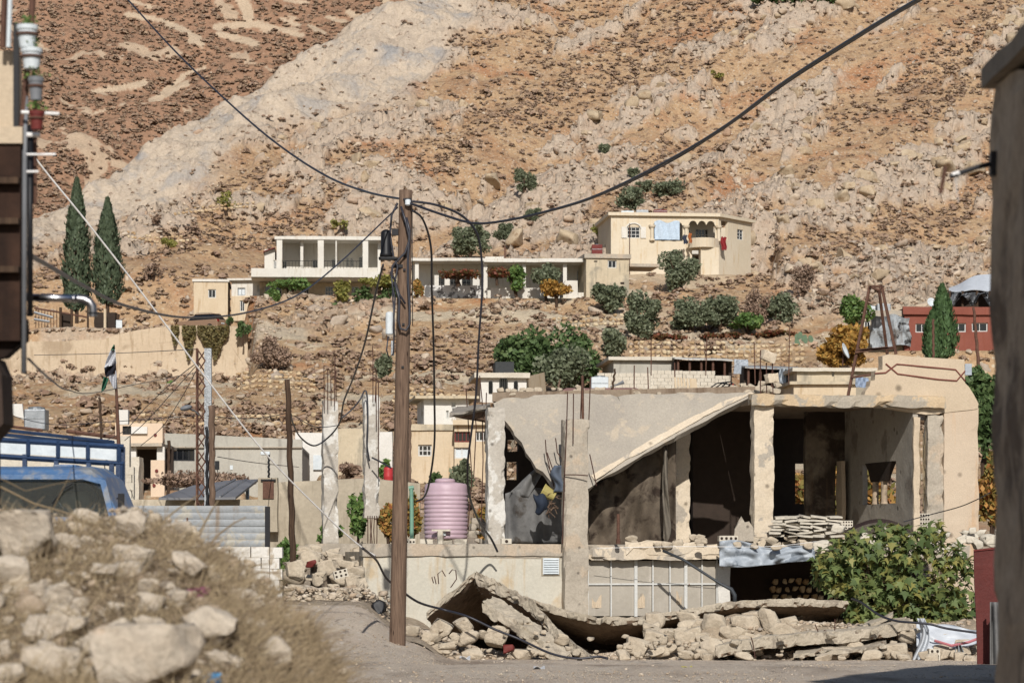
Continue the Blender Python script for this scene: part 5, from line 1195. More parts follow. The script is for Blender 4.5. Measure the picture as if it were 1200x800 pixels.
woodpole('dark_wooden_pole', 'dark leaning wooden pole at the left of the alley', 337, 444.5, 343.5, 662, 62, 7.6, 'pole2', 6.2)
woodpole('rusty_pole', 'rusty pole in front of the right side of the red house', 1141, 360, 1148, 443, 118, 4.4, 'rust', 3)
woodpole('thin_brown_post', 'thin brown post in front of the right cypress', 1093.5, 374, 1094, 425, 118, 3, 'rust')
woodpole('grey_post', 'thin grey brown post just right of the tall utility pole', 480, 491, 480, 560, 100, 4, 'pole')
woodpole('plank_post', 'pair of weathered posts before the grey hall window', 198, 516, 197, 580, 110, 4, 'pole2')
woodpole('thin_post', 'thin post behind the truck left of the flag pole', 116.5, 465, 119, 508, 88, 3, 'pole2')
woodpole('thin_lamp_post', 'thin post carrying a white lamp behind the white cable', 315, 533, 315, 560, 96, 2.6, 'black')
solo(MB().cbox(P(311,531,95.9), (.32,.2,.12)), 'white_lamp', M_['panelW'], 'small white lamp on a thin post behind the white cable', 'lamp', bevel=.03)
m = MB(); c = P(254.5, 545, 64.5); m.cbox(c, (.09,.12,.2)); m.tube([c+Vector((0,0,-.1)), P(256,556,64.5), P(253,562,64.7)], .01, 5); solo(m, 'junction_box', M_['black'], 'small black box fixed on the short brown pole', 'junction box')
# flag on its staff
def flag():
    Y = 64; st = MB(); st.tube([P(142,560,Y),P(139,520,Y),P(137,470,Y),P(134.5,420,Y),P(134,404,Y)], [.05,.045,.035,.02,.012], 8); root = T('flag_staff', 'flag staff with a ragged green white and black flag', 'flag', P(142, 560, Y)); st.build('staff', M_['rust'], root)
    g1 = plain('green flag cloth', '2f6b52', .85); wh = plain('white flag cloth', 'c5c6cc', .85); bk = plain('black flag cloth', '23222c', .85)
    def band(q, mat, nm, par):
        def f(a, b):
            (x0,y0),(x1,y1),(x2,y2),(x3,y3) = q
            px = (x0+(x1-x0)*a)*(1-b)+(x3+(x2-x3)*a)*b; py = (y0+(y1-y0)*a)*(1-b)+(y3+(y2-y3)*a)*b
            return P(px, py, Y-.08*math.sin(a*6+b*5)-.05)
        m = MB(); m.sheet(f, 8, 8, .008); return m.build(nm, mat, par)
    fl = band(((133.5,403),(135,411),(131,408),(129,413)), g1, 'flag', root)
    band(((129,411),(134.5,409),(136.5,426),(122,431)), wh, 'white_stripe', fl)
    band(((122,431),(135.5,424),(135,437),(124,442)), bk, 'black_stripe', fl)
    band(((121.5,441),(127,443),(124,455),(118.5,460)), g1, 'green_stripe', fl)
    band(((127,441),(135.5,434),(137.5,455),(133.5,456)), wh, 'white_end', fl)
flag()
# concrete columns of an unbuilt house
def rebars(root, bars, r=.012):
    for pts, Y in bars:
        m = MB(); m.tube([P(a, b, Y) for a, b in pts], r, 5); m.build('rebar', M_['rebar'], root)
def column(label, px0, px1, py0, py1, Y, bars, mat='concrete', patch=None):
    root = T('concrete_column', label, 'column', P((px0+px1)/2, py1, Y)); fr = Fr(px0, Y, 14); m = MB(fr.m()); u0 = 0; u1 = fr.u(px1); m.box((0,0,P(0,py1,Y).z),(u1,.30,P(0,py0,Y).z)); m.build('shaft', M_[mat], root, sub=.16, jit=.022, jf=3, chip=.05); rebars(root, bars); return root, fr
r_, fr = column('tall whitewashed concrete column with broken top beside the alley', 379, 396.5, 469, 640, 68, [([(380,480),(379.5,428)],67.9),([(384,480),(384,432)],67.9),([(388,470),(387.5,440)],67.9),([(392,475),(392.5,420),(393,415)],67.9),([(394,472),(393.5,434)],68.1)], 'oldwhite')
V, Fc = rock_arr(71, 3, 9, .1); mesh_np('broken_top', V*np.array([.13,.12,.12])+np.array(P(386,453,68)), Fc, M_['concrete'], r_)
V, Fc = rock_arr(72, 3, 9, .1); mesh_np('broken_top', V*np.array([.12,.12,.09])+np.array(P(389,464,68.1)), Fc, M_['concrete'], r_)
r_, fr = column('concrete column with a crumbled lower end and exposed rusty bars', 427.5, 445, 462, 607, 67, [([(437,470),(437,418),(436.5,405)],67),([(439.5,470),(441,440)],67),([(443.5,560),(443.5,445)],66.8),([(441,500),(440.5,430)],66.9)]+[([(431+i*2.6,604),(431+i*2.4+math.sin(i*2)*1.2,622),(431+i*2.6,640)],67) for i in range(5)], 'oldwhite')
# blue truck
def truck():
    Y = 27; root = T('blue_truck', 'small blue truck with a tall navy load rack behind the rubble heap', 'truck', P(40, 760, Y)); X = lambda px, y=Y: P(px,0,y).x; Z = lambda py, y=Y: P(0,py,y).z
    zb, zw, zt = Z(660), Z(598), Z(545); xl, xr = X(-72), X(137)
    zb = .7
    # cab shell: a lofted box with rounded roof, open front for the windscreen
    secs = []
    for dy, zt_, ins in ((-.0, Z(561), .0), (.12, Z(549), .05), (.35, Z(545), .09), (1.2, Z(544), .09), (1.45, Z(547), .06)):
        sec = [(xl, zb), (xl-.0, zw), (xl+.10+ins*.5, zt_-.10), (xl+.26, zt_), (xr-.26, zt_), (xr-.10-ins*.5, zt_-.10), (xr, zw), (xr, zb)]
        secs.append([Vector((x, Y+dy, z)) for x, z in sec])
    n = 8; m = MB(); vs = [p for s_ in secs for p in s_]; fs = [(i*n+k,i*n+(k+1)%n,(i+1)*n+(k+1)%n,(i+1)*n+k) for i in range(len(secs)-1) for k in range(n)]+[tuple((len(secs)-1)*n+k for k in range(n))]
    m.add(vs, fs); o = m.build('cab', M_['blue'], root, smooth=False); md = o.modifiers.new('bevel','BEVEL'); md.width=.035; md.segments=2; so_ = o.modifiers.new('thick','SOLIDIFY'); so_.thickness=.03
    # windscreen surround (frame ring) and glass
    yo = Y-.015; ring = MB(); outer = [(xl,zw-.12),(xl+.13,Z(563)),(xl+.28,Z(556)),(xr-.28,Z(556)),(xr-.10,Z(563)),(xr,zw-.12)]; inner = [(xl+.07,zw-.06),(xl+.19,Z(567)),(xl+.32,Z(561.5)),(xr-.32,Z(561.5)),(xr-.15,Z(567)),(xr-.07,zw-.06)]
    k = len(outer); ring.add([(x,yo-.03,z) for x,z in outer]+[(x,yo-.03,z) for x,z in inner]+[(x,yo+.05,z) for x,z in outer]+[(x,yo+.05,z) for x,z in inner],
        [(i,(i+1)%k,k+(i+1)%k,k+i) for i in range(k)]+[(2*k+i,3*k+i,3*k+(i+1)%k,2*k+(i+1)%k) for i in range(k)]+[(i,2*k+i,2*k+(i+1)%k,(i+1)%k) for i in range(k)]+[(k+i,k+(i+1)%k,3*k+(i+1)%k,3*k+i) for i in range(k)])
    ring.build('windscreen_frame', M_['blue'], root)
    t = NT('dusty windscreen'); t.out(srgb('8a8a86'), .12, 0, .5); gl = t.n('ShaderNodeBsdfGlossy'); gl.inputs[1].default_value=.08 if 'Roughness' not in gl.inputs else .08; tr = t.n('ShaderNodeBsdfTransparent'); tr.inputs[0].default_value=(.8,.86,.86,1); mx = t.n('ShaderNodeMixShader'); mx.inputs[0].default_value=.1; t.l(tr.outputs[0],mx.inputs[1]); t.l(t.b.outputs[0],mx.inputs[2]); t.l(mx.outputs[0],t.t.nodes['Material Output'].inputs[0])
    g = MB(); g.prism([(x,yo+.01,z) for x,z in inner], (0,.008,0)); g.build('windscreen', t.m, root)
    w_ = MB(); w_.tube([(X(62),yo-.03,Z(590)),(X(76),yo-.04,Z(572)),(X(86),yo-.04,Z(566))], .008, 5); w_.build('wiper', M_['black'], root)
    d = MB(); d.box((xl+.06,Y+.06,zb),(xr-.06,Y+.3,zw+.02)); d.build('dashboard', M_['black'], root)
    f = MB(); f.box((xl,Y-.02,zb),(xr,Y+.055,zw-.12)); f.build('front_panel', M_['blue'], root)
    for px0, px1 in ((50,92),(-40,10)):
        s_ = MB(); s_.box((X(px0),Y+.75,Z(600)),(X(px1),Y+.9,Z(573))); s_.build('seat', plain('light seat cover','cfc6b4',.9), root, bevel=.04)
    sw = MB(); n = 20; sw.tube([(X(86)+.19*math.cos(2*math.pi*i/n),Y+.3+.05*math.sin(2*math.pi*i/n),Z(582)+.15*math.sin(2*math.pi*i/n)) for i in range(n+1)], .012, 6); sw.build('steering_wheel', M_['black'], root)
    hat = MB(); hat.box((X(52),Y+.5,Z(545.5)),(X(80),Y+.95,Z(542))); hat.build('roof_vent', M_['blue'], root, bevel=.015)
    mi = MB(); mi.cbox(P(142,588,26.9),(.05,.1,.16)); mi.tube([P(137,584,27.1),P(142,582,26.95)], .008, 5); mi.build('mirror', M_['black'], root)
    for x in (xl+.2, xr-.2):
        t_ = MB(); t_.tube([(x-.1,Y+.5,.33),(x+.1,Y+.5,.33)], .33, 20); wh = t_.build('wheel', M_['black'], root); hb = MB(); hb.tube([(x-.11,Y+.5,.33),(x+.11,Y+.5,.33)], .17, 14); hb.build('rim', M_['steel'], wh)
        t_ = MB(); t_.tube([(x-.1,Y+3.6,.33),(x+.1,Y+3.6,.33)], .33, 20); t_.build('wheel', M_['black'], root)
    bed = MB(); bed.box((xl+.02,Y+1.5,.55),(xr-.02,Y+4.8,.7)); bed.build('load_bed', M_['navy'], root)
    for px in (-60, 60): pass
    # rack: head frame with white panels, tubes going back
    Yh = Y+1.6; q = Yh/F; pr = [(-70,508,528),(33,516,533),(68,517.5,535),(103,519.5,537),(139,522,540)]
    fm = MB()
    def bar(a, b, r, yy=Yh): fm.tube([P(a[0],a[1],yy),P(b[0],b[1],yy)], r, 4)
    bar((-75,511),(145,523.5),.028); bar((-75,530),(145,543.5),.028); fm.build('rack_beam', M_['navy'], root)
    for i in range(len(pr)-1):
        (a0,t0,b0),(a1,t1,b1) = pr[i], pr[i+1]; m = MB(); m.prism([P(a0+2.5,b0-.5,Yh),P(a1-2.5,b1-.5,Yh),P(a1-2.5,t1+1.5,Yh),P(a0+2.5,t0+1.5,Yh)], (0,.02,0)); m.build('rack_panel', M_['panelW'], root)
        m = MB(); m.tube([P(a1,t1-1,Yh-.01),P(a1,b1+1,Yh-.01)], .022, 4); m.build('rack_stud', M_['navy'], root)
    for k_, (a, b) in enumerate((((-40,499),(133,518)),((-40,505),(133,522)))):
        m = MB(); m.tube([P(a[0],a[1],Yh+2),P(b[0],b[1],Yh+.2)], .02, 5); m.build('rack_rail', M_['navy'], root)
    for px, y0 in ((29,532),(66,537),(104,541),(131,541),(138.5,541),(143,523)):
        m = MB(); m.box((X(px,Yh)-.022,Yh-.02 if px<140 else Yh+.04,Z(604,Yh)),(X(px,Yh)+.022,Yh+.025 if px<140 else Yh+.08,Z(y0,Yh))); m.build('rack_post', M_['navy'], root)
    m = MB(); m.tube([P(143,543,Yh),P(141,600,Yh)],.02,5); m.tube([P(143,575,Yh),P(132,572,Yh)],.02,5); m.build('rack_brace', M_['navy'], root)
truck()
# ================================================================ the ruined house
RF = Fr(572, 62, 12); RU = RF.u
def RZ(py, u=0, v=0): return RF.z(py, u, v)
def rv(px, u):     # depth along a cross wall at u for a picture column
    k = (px-600)/F; return (RF.X+u*RF.c-k*(RF.Y+u*RF.s))/(k*RF.c+RF.s)
def rp(px, py, v=0):   # a point on the plane v
    u = RU(px, v); return RF.w(u, v, RF.z(py, u, v))
def dust(root): pass
def edgecol(root, name, px0, px1, py0, py1, v, d, mat, **k):
    u0, u1 = RU(px0, v), RU(px1, v); m = MB(RF.m()); m.box((u0, v, RF.z(py1, u0, v)), (u1, v+d, RF.z(py0, u0, v))); return m.build(name, M_[mat], root, sub=.15, jit=.02, jf=3, chip=.05, **k)
def ruin():
    zf = RZ(638); zc = RZ(478, 5); root = T('ruined_house', 'ruined concrete house with a collapsed roof and open dark rooms', 'house', RF.w(0, 0, 0))
    uR = RU(1147); D = 8.5
    # floor slab with its broken front edge
    m = MB(RF.m()); m.box((0, -.12, zf-.30), (uR-.25, D, zf)); m.build('floor_slab', M_['concrete'], root, sub=.4, jit=.02, chip=.05)
    m = MB(RF.m()); m.box((RU(730), -.26, RZ(650, 6)), (RU(1010), -.125, RZ(634, 6))); m.build('ledge', M_['colplaster'], root, sub=.18, jit=.04, chip=.08)
    # columns
    edgecol(root, 'column', 572, 592, 477, 638, 0, .36, 'oldwhite'); 
    edgecol(root, 'column', 884, 907, 468, 634, 0, .34, 'colplaster')
    edgecol(root, 'column', 1087, 1106, 485, 640, .02, .3, 'concrete')
    edgecol(root, 'column', 790, 809, 505, 637, 2.2, .3, 'colplaster')
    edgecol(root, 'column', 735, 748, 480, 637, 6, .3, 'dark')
    c1 = edgecol(root, 'tall_column', 662, 690, 491, 745, -.42, .40, 'concrete')
    V, Fc = rock_arr(81, 3, 10, .1); q = rp(682, 497, -.30); mesh_np('broken_cap', V*np.array([.22,.16,.14])+np.array(q), Fc, M_['concrete'], root)
    # right plastered wall and its return
    m = MB(RF.m()); m.box((RU(1106.3), 0, -.6), (uR, .3, RZ(478, 11))); m.build('plastered_wall', M_['plaster2'], root, sub=.22, jit=.014, chip=.02)
    m = MB(RF.m()); m.box((uR-.25, .3, -.6), (uR, 1.1, RZ(480, 11))); m.build('end_wall', M_['plaster2'], root, sub=.5, jit=.01)
    # parapet with painted ornament
    pts = [(1012,466),(1014,458),(1019,452),(1020,446),(1025,445),(1026,434),(1034,433),(1034,417),(1042,415),(1080,418),(1130,421),(1131,448),(1136,452),(1147,473),(1146,479),(1085,486),(1030,476)]
    m = MB(); m.prism([rp(a, b, -.02) for a, b in pts], RF.w(0,.28,0)-RF.w(0,0,0)); m.build('broken_parapet', M_['plaster'], root, sub=.3, jit=.012, chip=.02)
    orn = [[(1025,437.5),(1038,436.5),(1051,426.5),(1100,431),(1120,433),(1131,446)],[(1038,426),(1052,438),(1100,444.5),(1121,446),(1131,434.5)]]
    for o_ in orn:
        m = MB(); m.tube([rp(a, b, -.035) for a, b in o_], .017, 5); m.build('painted_line', plain('dark red line','7d4438',.8), root)
    # flat roof still standing on the right and behind
    zt = RZ(462, 5); zl = RZ(473, 5)
    us = RU(878); ue = RU(1106)
    m = MB(RF.m()); m.box((us, -.18, zl-.05), (ue, .12, zt+.02)); m.build('roof_edge_beam', surf('roof edge with plaster remains','a89e8e','bdb09b',1.2,patch='d2b893',pth=(.52,.55),pscale=1.1,fine=22,contrast=.3), root, sub=.16, jit=.03, chip=.07)
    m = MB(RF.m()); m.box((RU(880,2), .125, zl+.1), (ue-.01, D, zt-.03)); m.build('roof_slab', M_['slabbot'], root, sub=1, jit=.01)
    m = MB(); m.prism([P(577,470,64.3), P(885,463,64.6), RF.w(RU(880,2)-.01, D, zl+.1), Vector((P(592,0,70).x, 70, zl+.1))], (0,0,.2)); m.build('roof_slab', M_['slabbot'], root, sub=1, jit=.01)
    # collapsed slab: a plane through three points, outline laid on it
    A, B, Dn = P(577,468,63.7), P(885,460.5,63.95), P(690,574,62.45); n = (B-A).cross(Dn-A).normalized(); n = n if n.z > 0 else -n; eye = Vector((0,0,EYE))
    def on(px, py):
        d = P(px, py, 10)-eye; return eye+d*((A-eye).dot(n)/d.dot(n))
    out = [(576,470),(590,466),(612,463),(640,462),(668,461),(700,461),(730,460.5),(770,459.5),(810,459.5),(850,459),(884,460),(878,466),(862,474),(850,480),(836,488),(820,497),(800,507),(780,518),(760,529),(740,541),(720,553),(706,561),(697,568),(690,572),(676,576),(660,574),(648,571),(644,563),(636,552),(628,548),(622,537),(616,530),(611,518),(603,510),(598,500),(590,491),(583,483),(578,476)]
    m = MB(); m.prism([on(a, b) for a, b in out], -n*.17); o = m.build('collapsed_slab', M_['slabtop'], root, sub=.22, jit=.014, jf=2.2, chip=.05)
    # plastered rim along its lower right edge
    rim = [(884,460.6),(850,477),(800,503),(740,537),(697,563)]; rin = [(878,460),(846,471),(796,497),(736,531),(693,557)]
    m = MB()
    vs = [on(a,b)+n*.006 for a,b in rim]+[on(a,b)+n*.006 for a,b in rin]; k = len(rim); vs += [v+n*.022 for v in vs]
    fs = [(i,i+1,k+i+1,k+i) for i in range(k-1)]+[(2*k+i,3*k+i,3*k+i+1,2*k+i+1) for i in range(k-1)]+[(i,2*k+i,2*k+i+1,i+1) for i in range(k-1)]+[(k+i,k+i+1,3*k+i+1,3*k+i) for i in range(k-1)]+[(0,k,3*k,2*k),(k-1,3*k-1,4*k-1,2*k-1)]
    m.add(vs, fs); m.build('slab_rim', M_['colplaster'], root, sub=.2, jit=.02, chip=.03)
    # left canopy stub
    m = MB(); m.prism([P(527,483,62.6),P(572,474,62.6),P(574,474.5,65),P(536,476,65)], (0,0,-.12)); m.build('canopy_stub', surf('broken canopy','8c857c','a69c8e',3,fine=16,contrast=.3), root, sub=.2, jit=.05, chip=.05)
    m = MB(); m.prism([P(530,485.5,62.8),P(571,478,62.8),P(571,493,62.9),P(533,486.5,62.9)], (0,.9,-.0)); m.build('canopy_timber', M_['pole'], root, sub=.3, jit=.02)
    # interior walls: burnt
    uW = RU(1070); vB = rv(990, uW)
    wv = [rv(1050, uW), rv(1011, uW)]; zs = RF.z(590, uW, 2), RF.z(541, uW, 2)
    sw = MB(RF.m() @ Matrix.Translation((uW+.12, 0, 0)) @ Matrix.Rotation(R(90), 4, 'Z')); sw.wall(.02, vB, zf, zl+.1, 0, .12, [(wv[0], wv[1], zs[0], zs[1])]); sw.build('side_wall', surf('sooty grey inner plaster','a79f93','b8afa0',.8,patch='8f8579',pth=(.55,.62),pscale=1,fine=10,pits=2.2,contrast=.2), root, sub=.4, jit=.01)
    m = MB(RF.m()); m.box((uW-.01, -.06, zf), (uW+.14, .018, RZ(489, 10.5))); m.build('wall_end', M_['plaster'], root, sub=.15, jit=.02, chip=.03)
    # double column in the side window with its flared head
    for vv in (wv[0]+(wv[1]-wv[0])*.42, wv[0]+(wv[1]-wv[0])*.68):
        m = MB(RF.m()); m.lathe([(.09, zs[0]), (.075, zs[0]+.05), (.075, zs[0]+.48), (.1, zs[0]+.52)], (uW+.06, vv, 0), 12); m.build('window_column', M_['shadewall'], root)
    m = MB(RF.m()); a0 = wv[0]+(wv[1]-wv[0])*.12; a1 = wv[0]+(wv[1]-wv[0])*.93; c0 = wv[0]+(wv[1]-wv[0])*.34; c1_ = wv[0]+(wv[1]-wv[0])*.76
    m.prism([(uW-.0,a0,zs[1]),(uW,a0+.12*(a1-a0),zs[1]-.18),(uW,c0,zs[0]+.52),(uW,c1_,zs[0]+.52),(uW,a1-.12*(a1-a0),zs[1]-.18),(uW,a1,zs[1])], (.12,0,0)); m.build('flared_head', M_['dark'], root)
    inner = surf('smoke stained inner wall','85796b','a0937f',1.2,patch='4a3e35',pth=(.5,.62),pscale=.8,fine=9,contrast=.3,streak='6b5847')
    m = MB(RF.m()); m.wall(RU(944, vB), RU(991, vB), zf, zl+.1, vB, .16, [(RU(979,vB),RU(990,vB),zf+.0001,RF.z(545,9,vB))]); m.build('cross_wall', inner, root, sub=.3, jit=.015)
    m = MB(RF.m()); m.box((RU(986,vB-.4), vB-.42, zf), (RU(990.5,vB-.4), vB-.01, RF.z(540,9,vB))); m.build('wall_stub', M_['plaster'], root, sub=.25, jit=.02)
    # back wall, soot black, with openings
    hs = [(RU(932,D-.3), RU(948,D-.3), RF.z(590,9,D), RF.z(543,9,D)), (RU(594,D-.3), RU(607,D-.3), RF.z(562,1,D), RF.z(541,1,D)), (RU(595,D-.3), RU(608,D-.3), RF.z(529,1,D), RF.z(515,1,D))]
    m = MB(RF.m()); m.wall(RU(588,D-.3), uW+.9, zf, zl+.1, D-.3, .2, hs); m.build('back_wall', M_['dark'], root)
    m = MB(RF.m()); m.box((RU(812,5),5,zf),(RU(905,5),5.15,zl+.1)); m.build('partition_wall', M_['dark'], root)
    # hollow bricks between wall end and column
    uu = RU(1077)
    for i in range(4):
        m = MB(RF.m()); z0 = RZ(601,10.5)+(-i-1)*.09
        m.box((uu,-.02,z0),(uu+.26,.16,z0+.082)); o = m.build('hollow_brick', M_['block'], root)
        m = MB(RF.m())
        for j in range(4): m.box((uu+.02+j*.06,-.026,z0+.02),(uu+.06+j*.06,-.021,z0+.064))
        m.build('brick_holes', M_['dark'], o)
    m = MB(); b = rp(1080, 600, .2)
    rr = random.Random(3)
    for i in range(60):
        a = b+Vector((rr.uniform(-.12,.12), rr.uniform(-.08,.08), rr.uniform(0,1.3))); m.tube([a, a+Vector((rr.uniform(-.05,.05), rr.uniform(-.05,.05), rr.uniform(.4,.9)))], .004, 3)
    solo(m, 'dry_grass_bundle', M_['straw'], 'dry straw stalks wedged between the wall end and the right column', 'dry grass', kind='stuff')
    # lower storey
    uL = RU(425); zb0 = RZ(651.5); z1 = RZ(637)
    m = MB(RF.m()); m.box((uL, -.1, .0), (RU(663,-.1), .25, zb0)); m.build('lower_wall', M_['mint'], root, sub=.25, jit=.02, jf=1.5)
    m = MB(RF.m()); m.box((uL-.03, -.16, zb0+.003), (RU(662,-.16), .3, z1)); m.build('wall_coping', M_['concrete'], root, sub=.25, jit=.012, chip=.02)
    m = MB(RF.m()); m.box((uL, .25, .0), (uL+.3, 7, zb0)); m.build('lower_side_wall', M_['retain2'], root, sub=.5, jit=.02)
    m = MB(RF.m()); m.box((uL, .31, zb0-.2), (-.01, 8, zb0+.1)); m.build('terrace_floor', M_['retain2'], root, sub=.8, jit=.01)
    # rough lumpy beam
    u0, u1 = RU(690,-.2), RU(845,-.2); n_ = 26; m = MB(RF.m()); r_ = random.Random(5)
    m.box((u0, -.24, RZ(655.5, 3)), (u1, .05, RZ(640, 3))); m.build('lumpy_beam', M_['colplaster'], root, sub=.1, jit=.03, jf=1.7, chip=.09)
    # glazed front of the lower storey
    v = .0; zt_, zb_, zm = RZ(656,3), RZ(722,3), RZ(684,3)
    xs = [RU(p) for p in (689,716,745,765,785,803.5,822.5,840)]
    for i in range(7):
        for a, b in ((zb_, zm), (zm, zt_)):
            if i == 0 and a == zm: pass
            g = MB(RF.m()); g.box((xs[i]+.02,.03,a+.015),(xs[i+1]-.02,.04,b-.015)); g.build('pane', M_['frost'], root)
    for i, x in enumerate(xs):
        t = .035 if i in (2,5) else .014
        g = MB(RF.m()); g.box((x-t,-.02,zb_),(x+t,.028,zt_)); g.build('mullion', M_['frameW'], root)
    g = MB(RF.m()); g.box((xs[0],-.012,zm-.018),(xs[-1],.027,zm+.018)); g.build('transom', M_['frameW'], root)
    for a, b, c, d in ((694,705,696,712),(746,756,694,712),(793,799,692,708)):
        g = MB(); 
        def f(i, j, a=a,b=b,c=c,d=d): u = RU(a+(b-a)*i); return RF.w(u, .02+.015*math.sin(i*9+j*2)-.0, RZ(d-(d-c)*j*(.7+.3*math.sin(i*5+a)), u))
        g.sheet(f, 6, 5, .004); g.build('torn_curtain', M_['plaster'], root)
    m = MB(RF.m()); m.box((RU(841),-.05,-.2),(RU(855),.3,RZ(660,5))); m.build('lower_pier', M_['white'], root, sub=.2, jit=.02)
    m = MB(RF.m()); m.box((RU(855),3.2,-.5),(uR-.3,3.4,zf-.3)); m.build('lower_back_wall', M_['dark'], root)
    vgrp = root
    # deep stone wall inside the lower room
    bs = rock_arr(91, 2, 9, .08, .5); rr = np.random.default_rng(4); Vs=[];Fs=[];b=0
    for j in range(6):
        for i in range(26):
            V, Fc = rock_arr(91+(i+j)%4, 2, 16, .04, .3); c = RF.w(RU(905,3)+i*.19+rr.uniform(-.03,.03)+(j%2)*.09, 3.05, .15+j*.19)
            Vs.append(V*np.array([.115,.1,.105])+np.array(c)); Fs.append(Fc+b); b+=len(V)
    mesh_np('inner_stonework', np.concatenate(Vs), np.concatenate(Fs), M_['stonewall'], root)
    # rebars of the columns
    rebars(root, [([(665,459),(664,500),(661.5,560),(659,637)],61.9),([(672,461),(671.5,520)],61.9),([(682,440),(680,495)],62.1),([(692,441),(690,492)],62.1),([(639,515),(640,530),(649,570)],62.5),([(641,530),(646,545),(650,556)],62.5),([(651,513),(653,530),(660,540)],62.5),([(691,532),(696,555),(699,569)],62.2),
        ([(661,556),(675,556),(689,557)],61.85),([(891,472),(891,410)],63.2),([(898.5,472),(898,425)],63.3),([(906,472),(905,421)],63.3),([(555,560),(558,500),(555,470)],63),([(548,620),(553,560),(549,500),(546,455)],63.5),([(564,610),(566,540),(565,470),(562,440)],63.2),([(570,460),(568,520)],62.8)], .013)
    m = MB(); m.tube([P(683,492,62.1), P(682.5,440,62.1)], .03, 6); m.build('stake', M_['rust'], root)
    for a, b, k in ((900,417.5,85),(904,443,86)):
        s_ = MB(); s_.cbox(P(a,b,63.25), (.34,.2,.22) if k == 85 else (.27,.18,.2), Matrix.Rotation(R(18 if k==85 else -8),3,'Y') @ Matrix.Rotation(R(25),3,'Z')); s_.build('impaled_block', M_['colplaster'], root, sub=.06, jit=.012, jf=6, chip=.03)
    # vent in the lower wall
    g = MB(RF.m()); a, b = RU(633), RU(655); g.box((a,-.125,RZ(674,1.5)),(b,-.1,RZ(650,1.5))); g.build('vent_recess', M_['retain2'], root)
    fr_ = MB(RF.m()); a, b = RU(634.5), RU(653.5); z0, z1_ = RZ(672.5,1.5), RZ(653.5,1.5); fr_.box((a,-.15,z0),(b,-.127,z1_)); w_ = fr_.build('vent_grille', M_['panelW'], root)
    for i in range(7):
        z = z0+(z1_-z0)*(i+.5)/7; l = MB(RF.m()); l.hexa([(a+.02,-.175,z-.015),(b-.02,-.175,z-.015),(b-.02,-.152,z+.005),(a+.02,-.152,z+.005),(a+.02,-.175,z-.008),(b-.02,-.175,z-.008),(b-.02,-.152,z+.018),(a+.02,-.152,z+.018)]); l.build('louvre', M_['panelW'], w_)
    # bottom: upstand in the dark opening
    return root
RUIN = ruin()
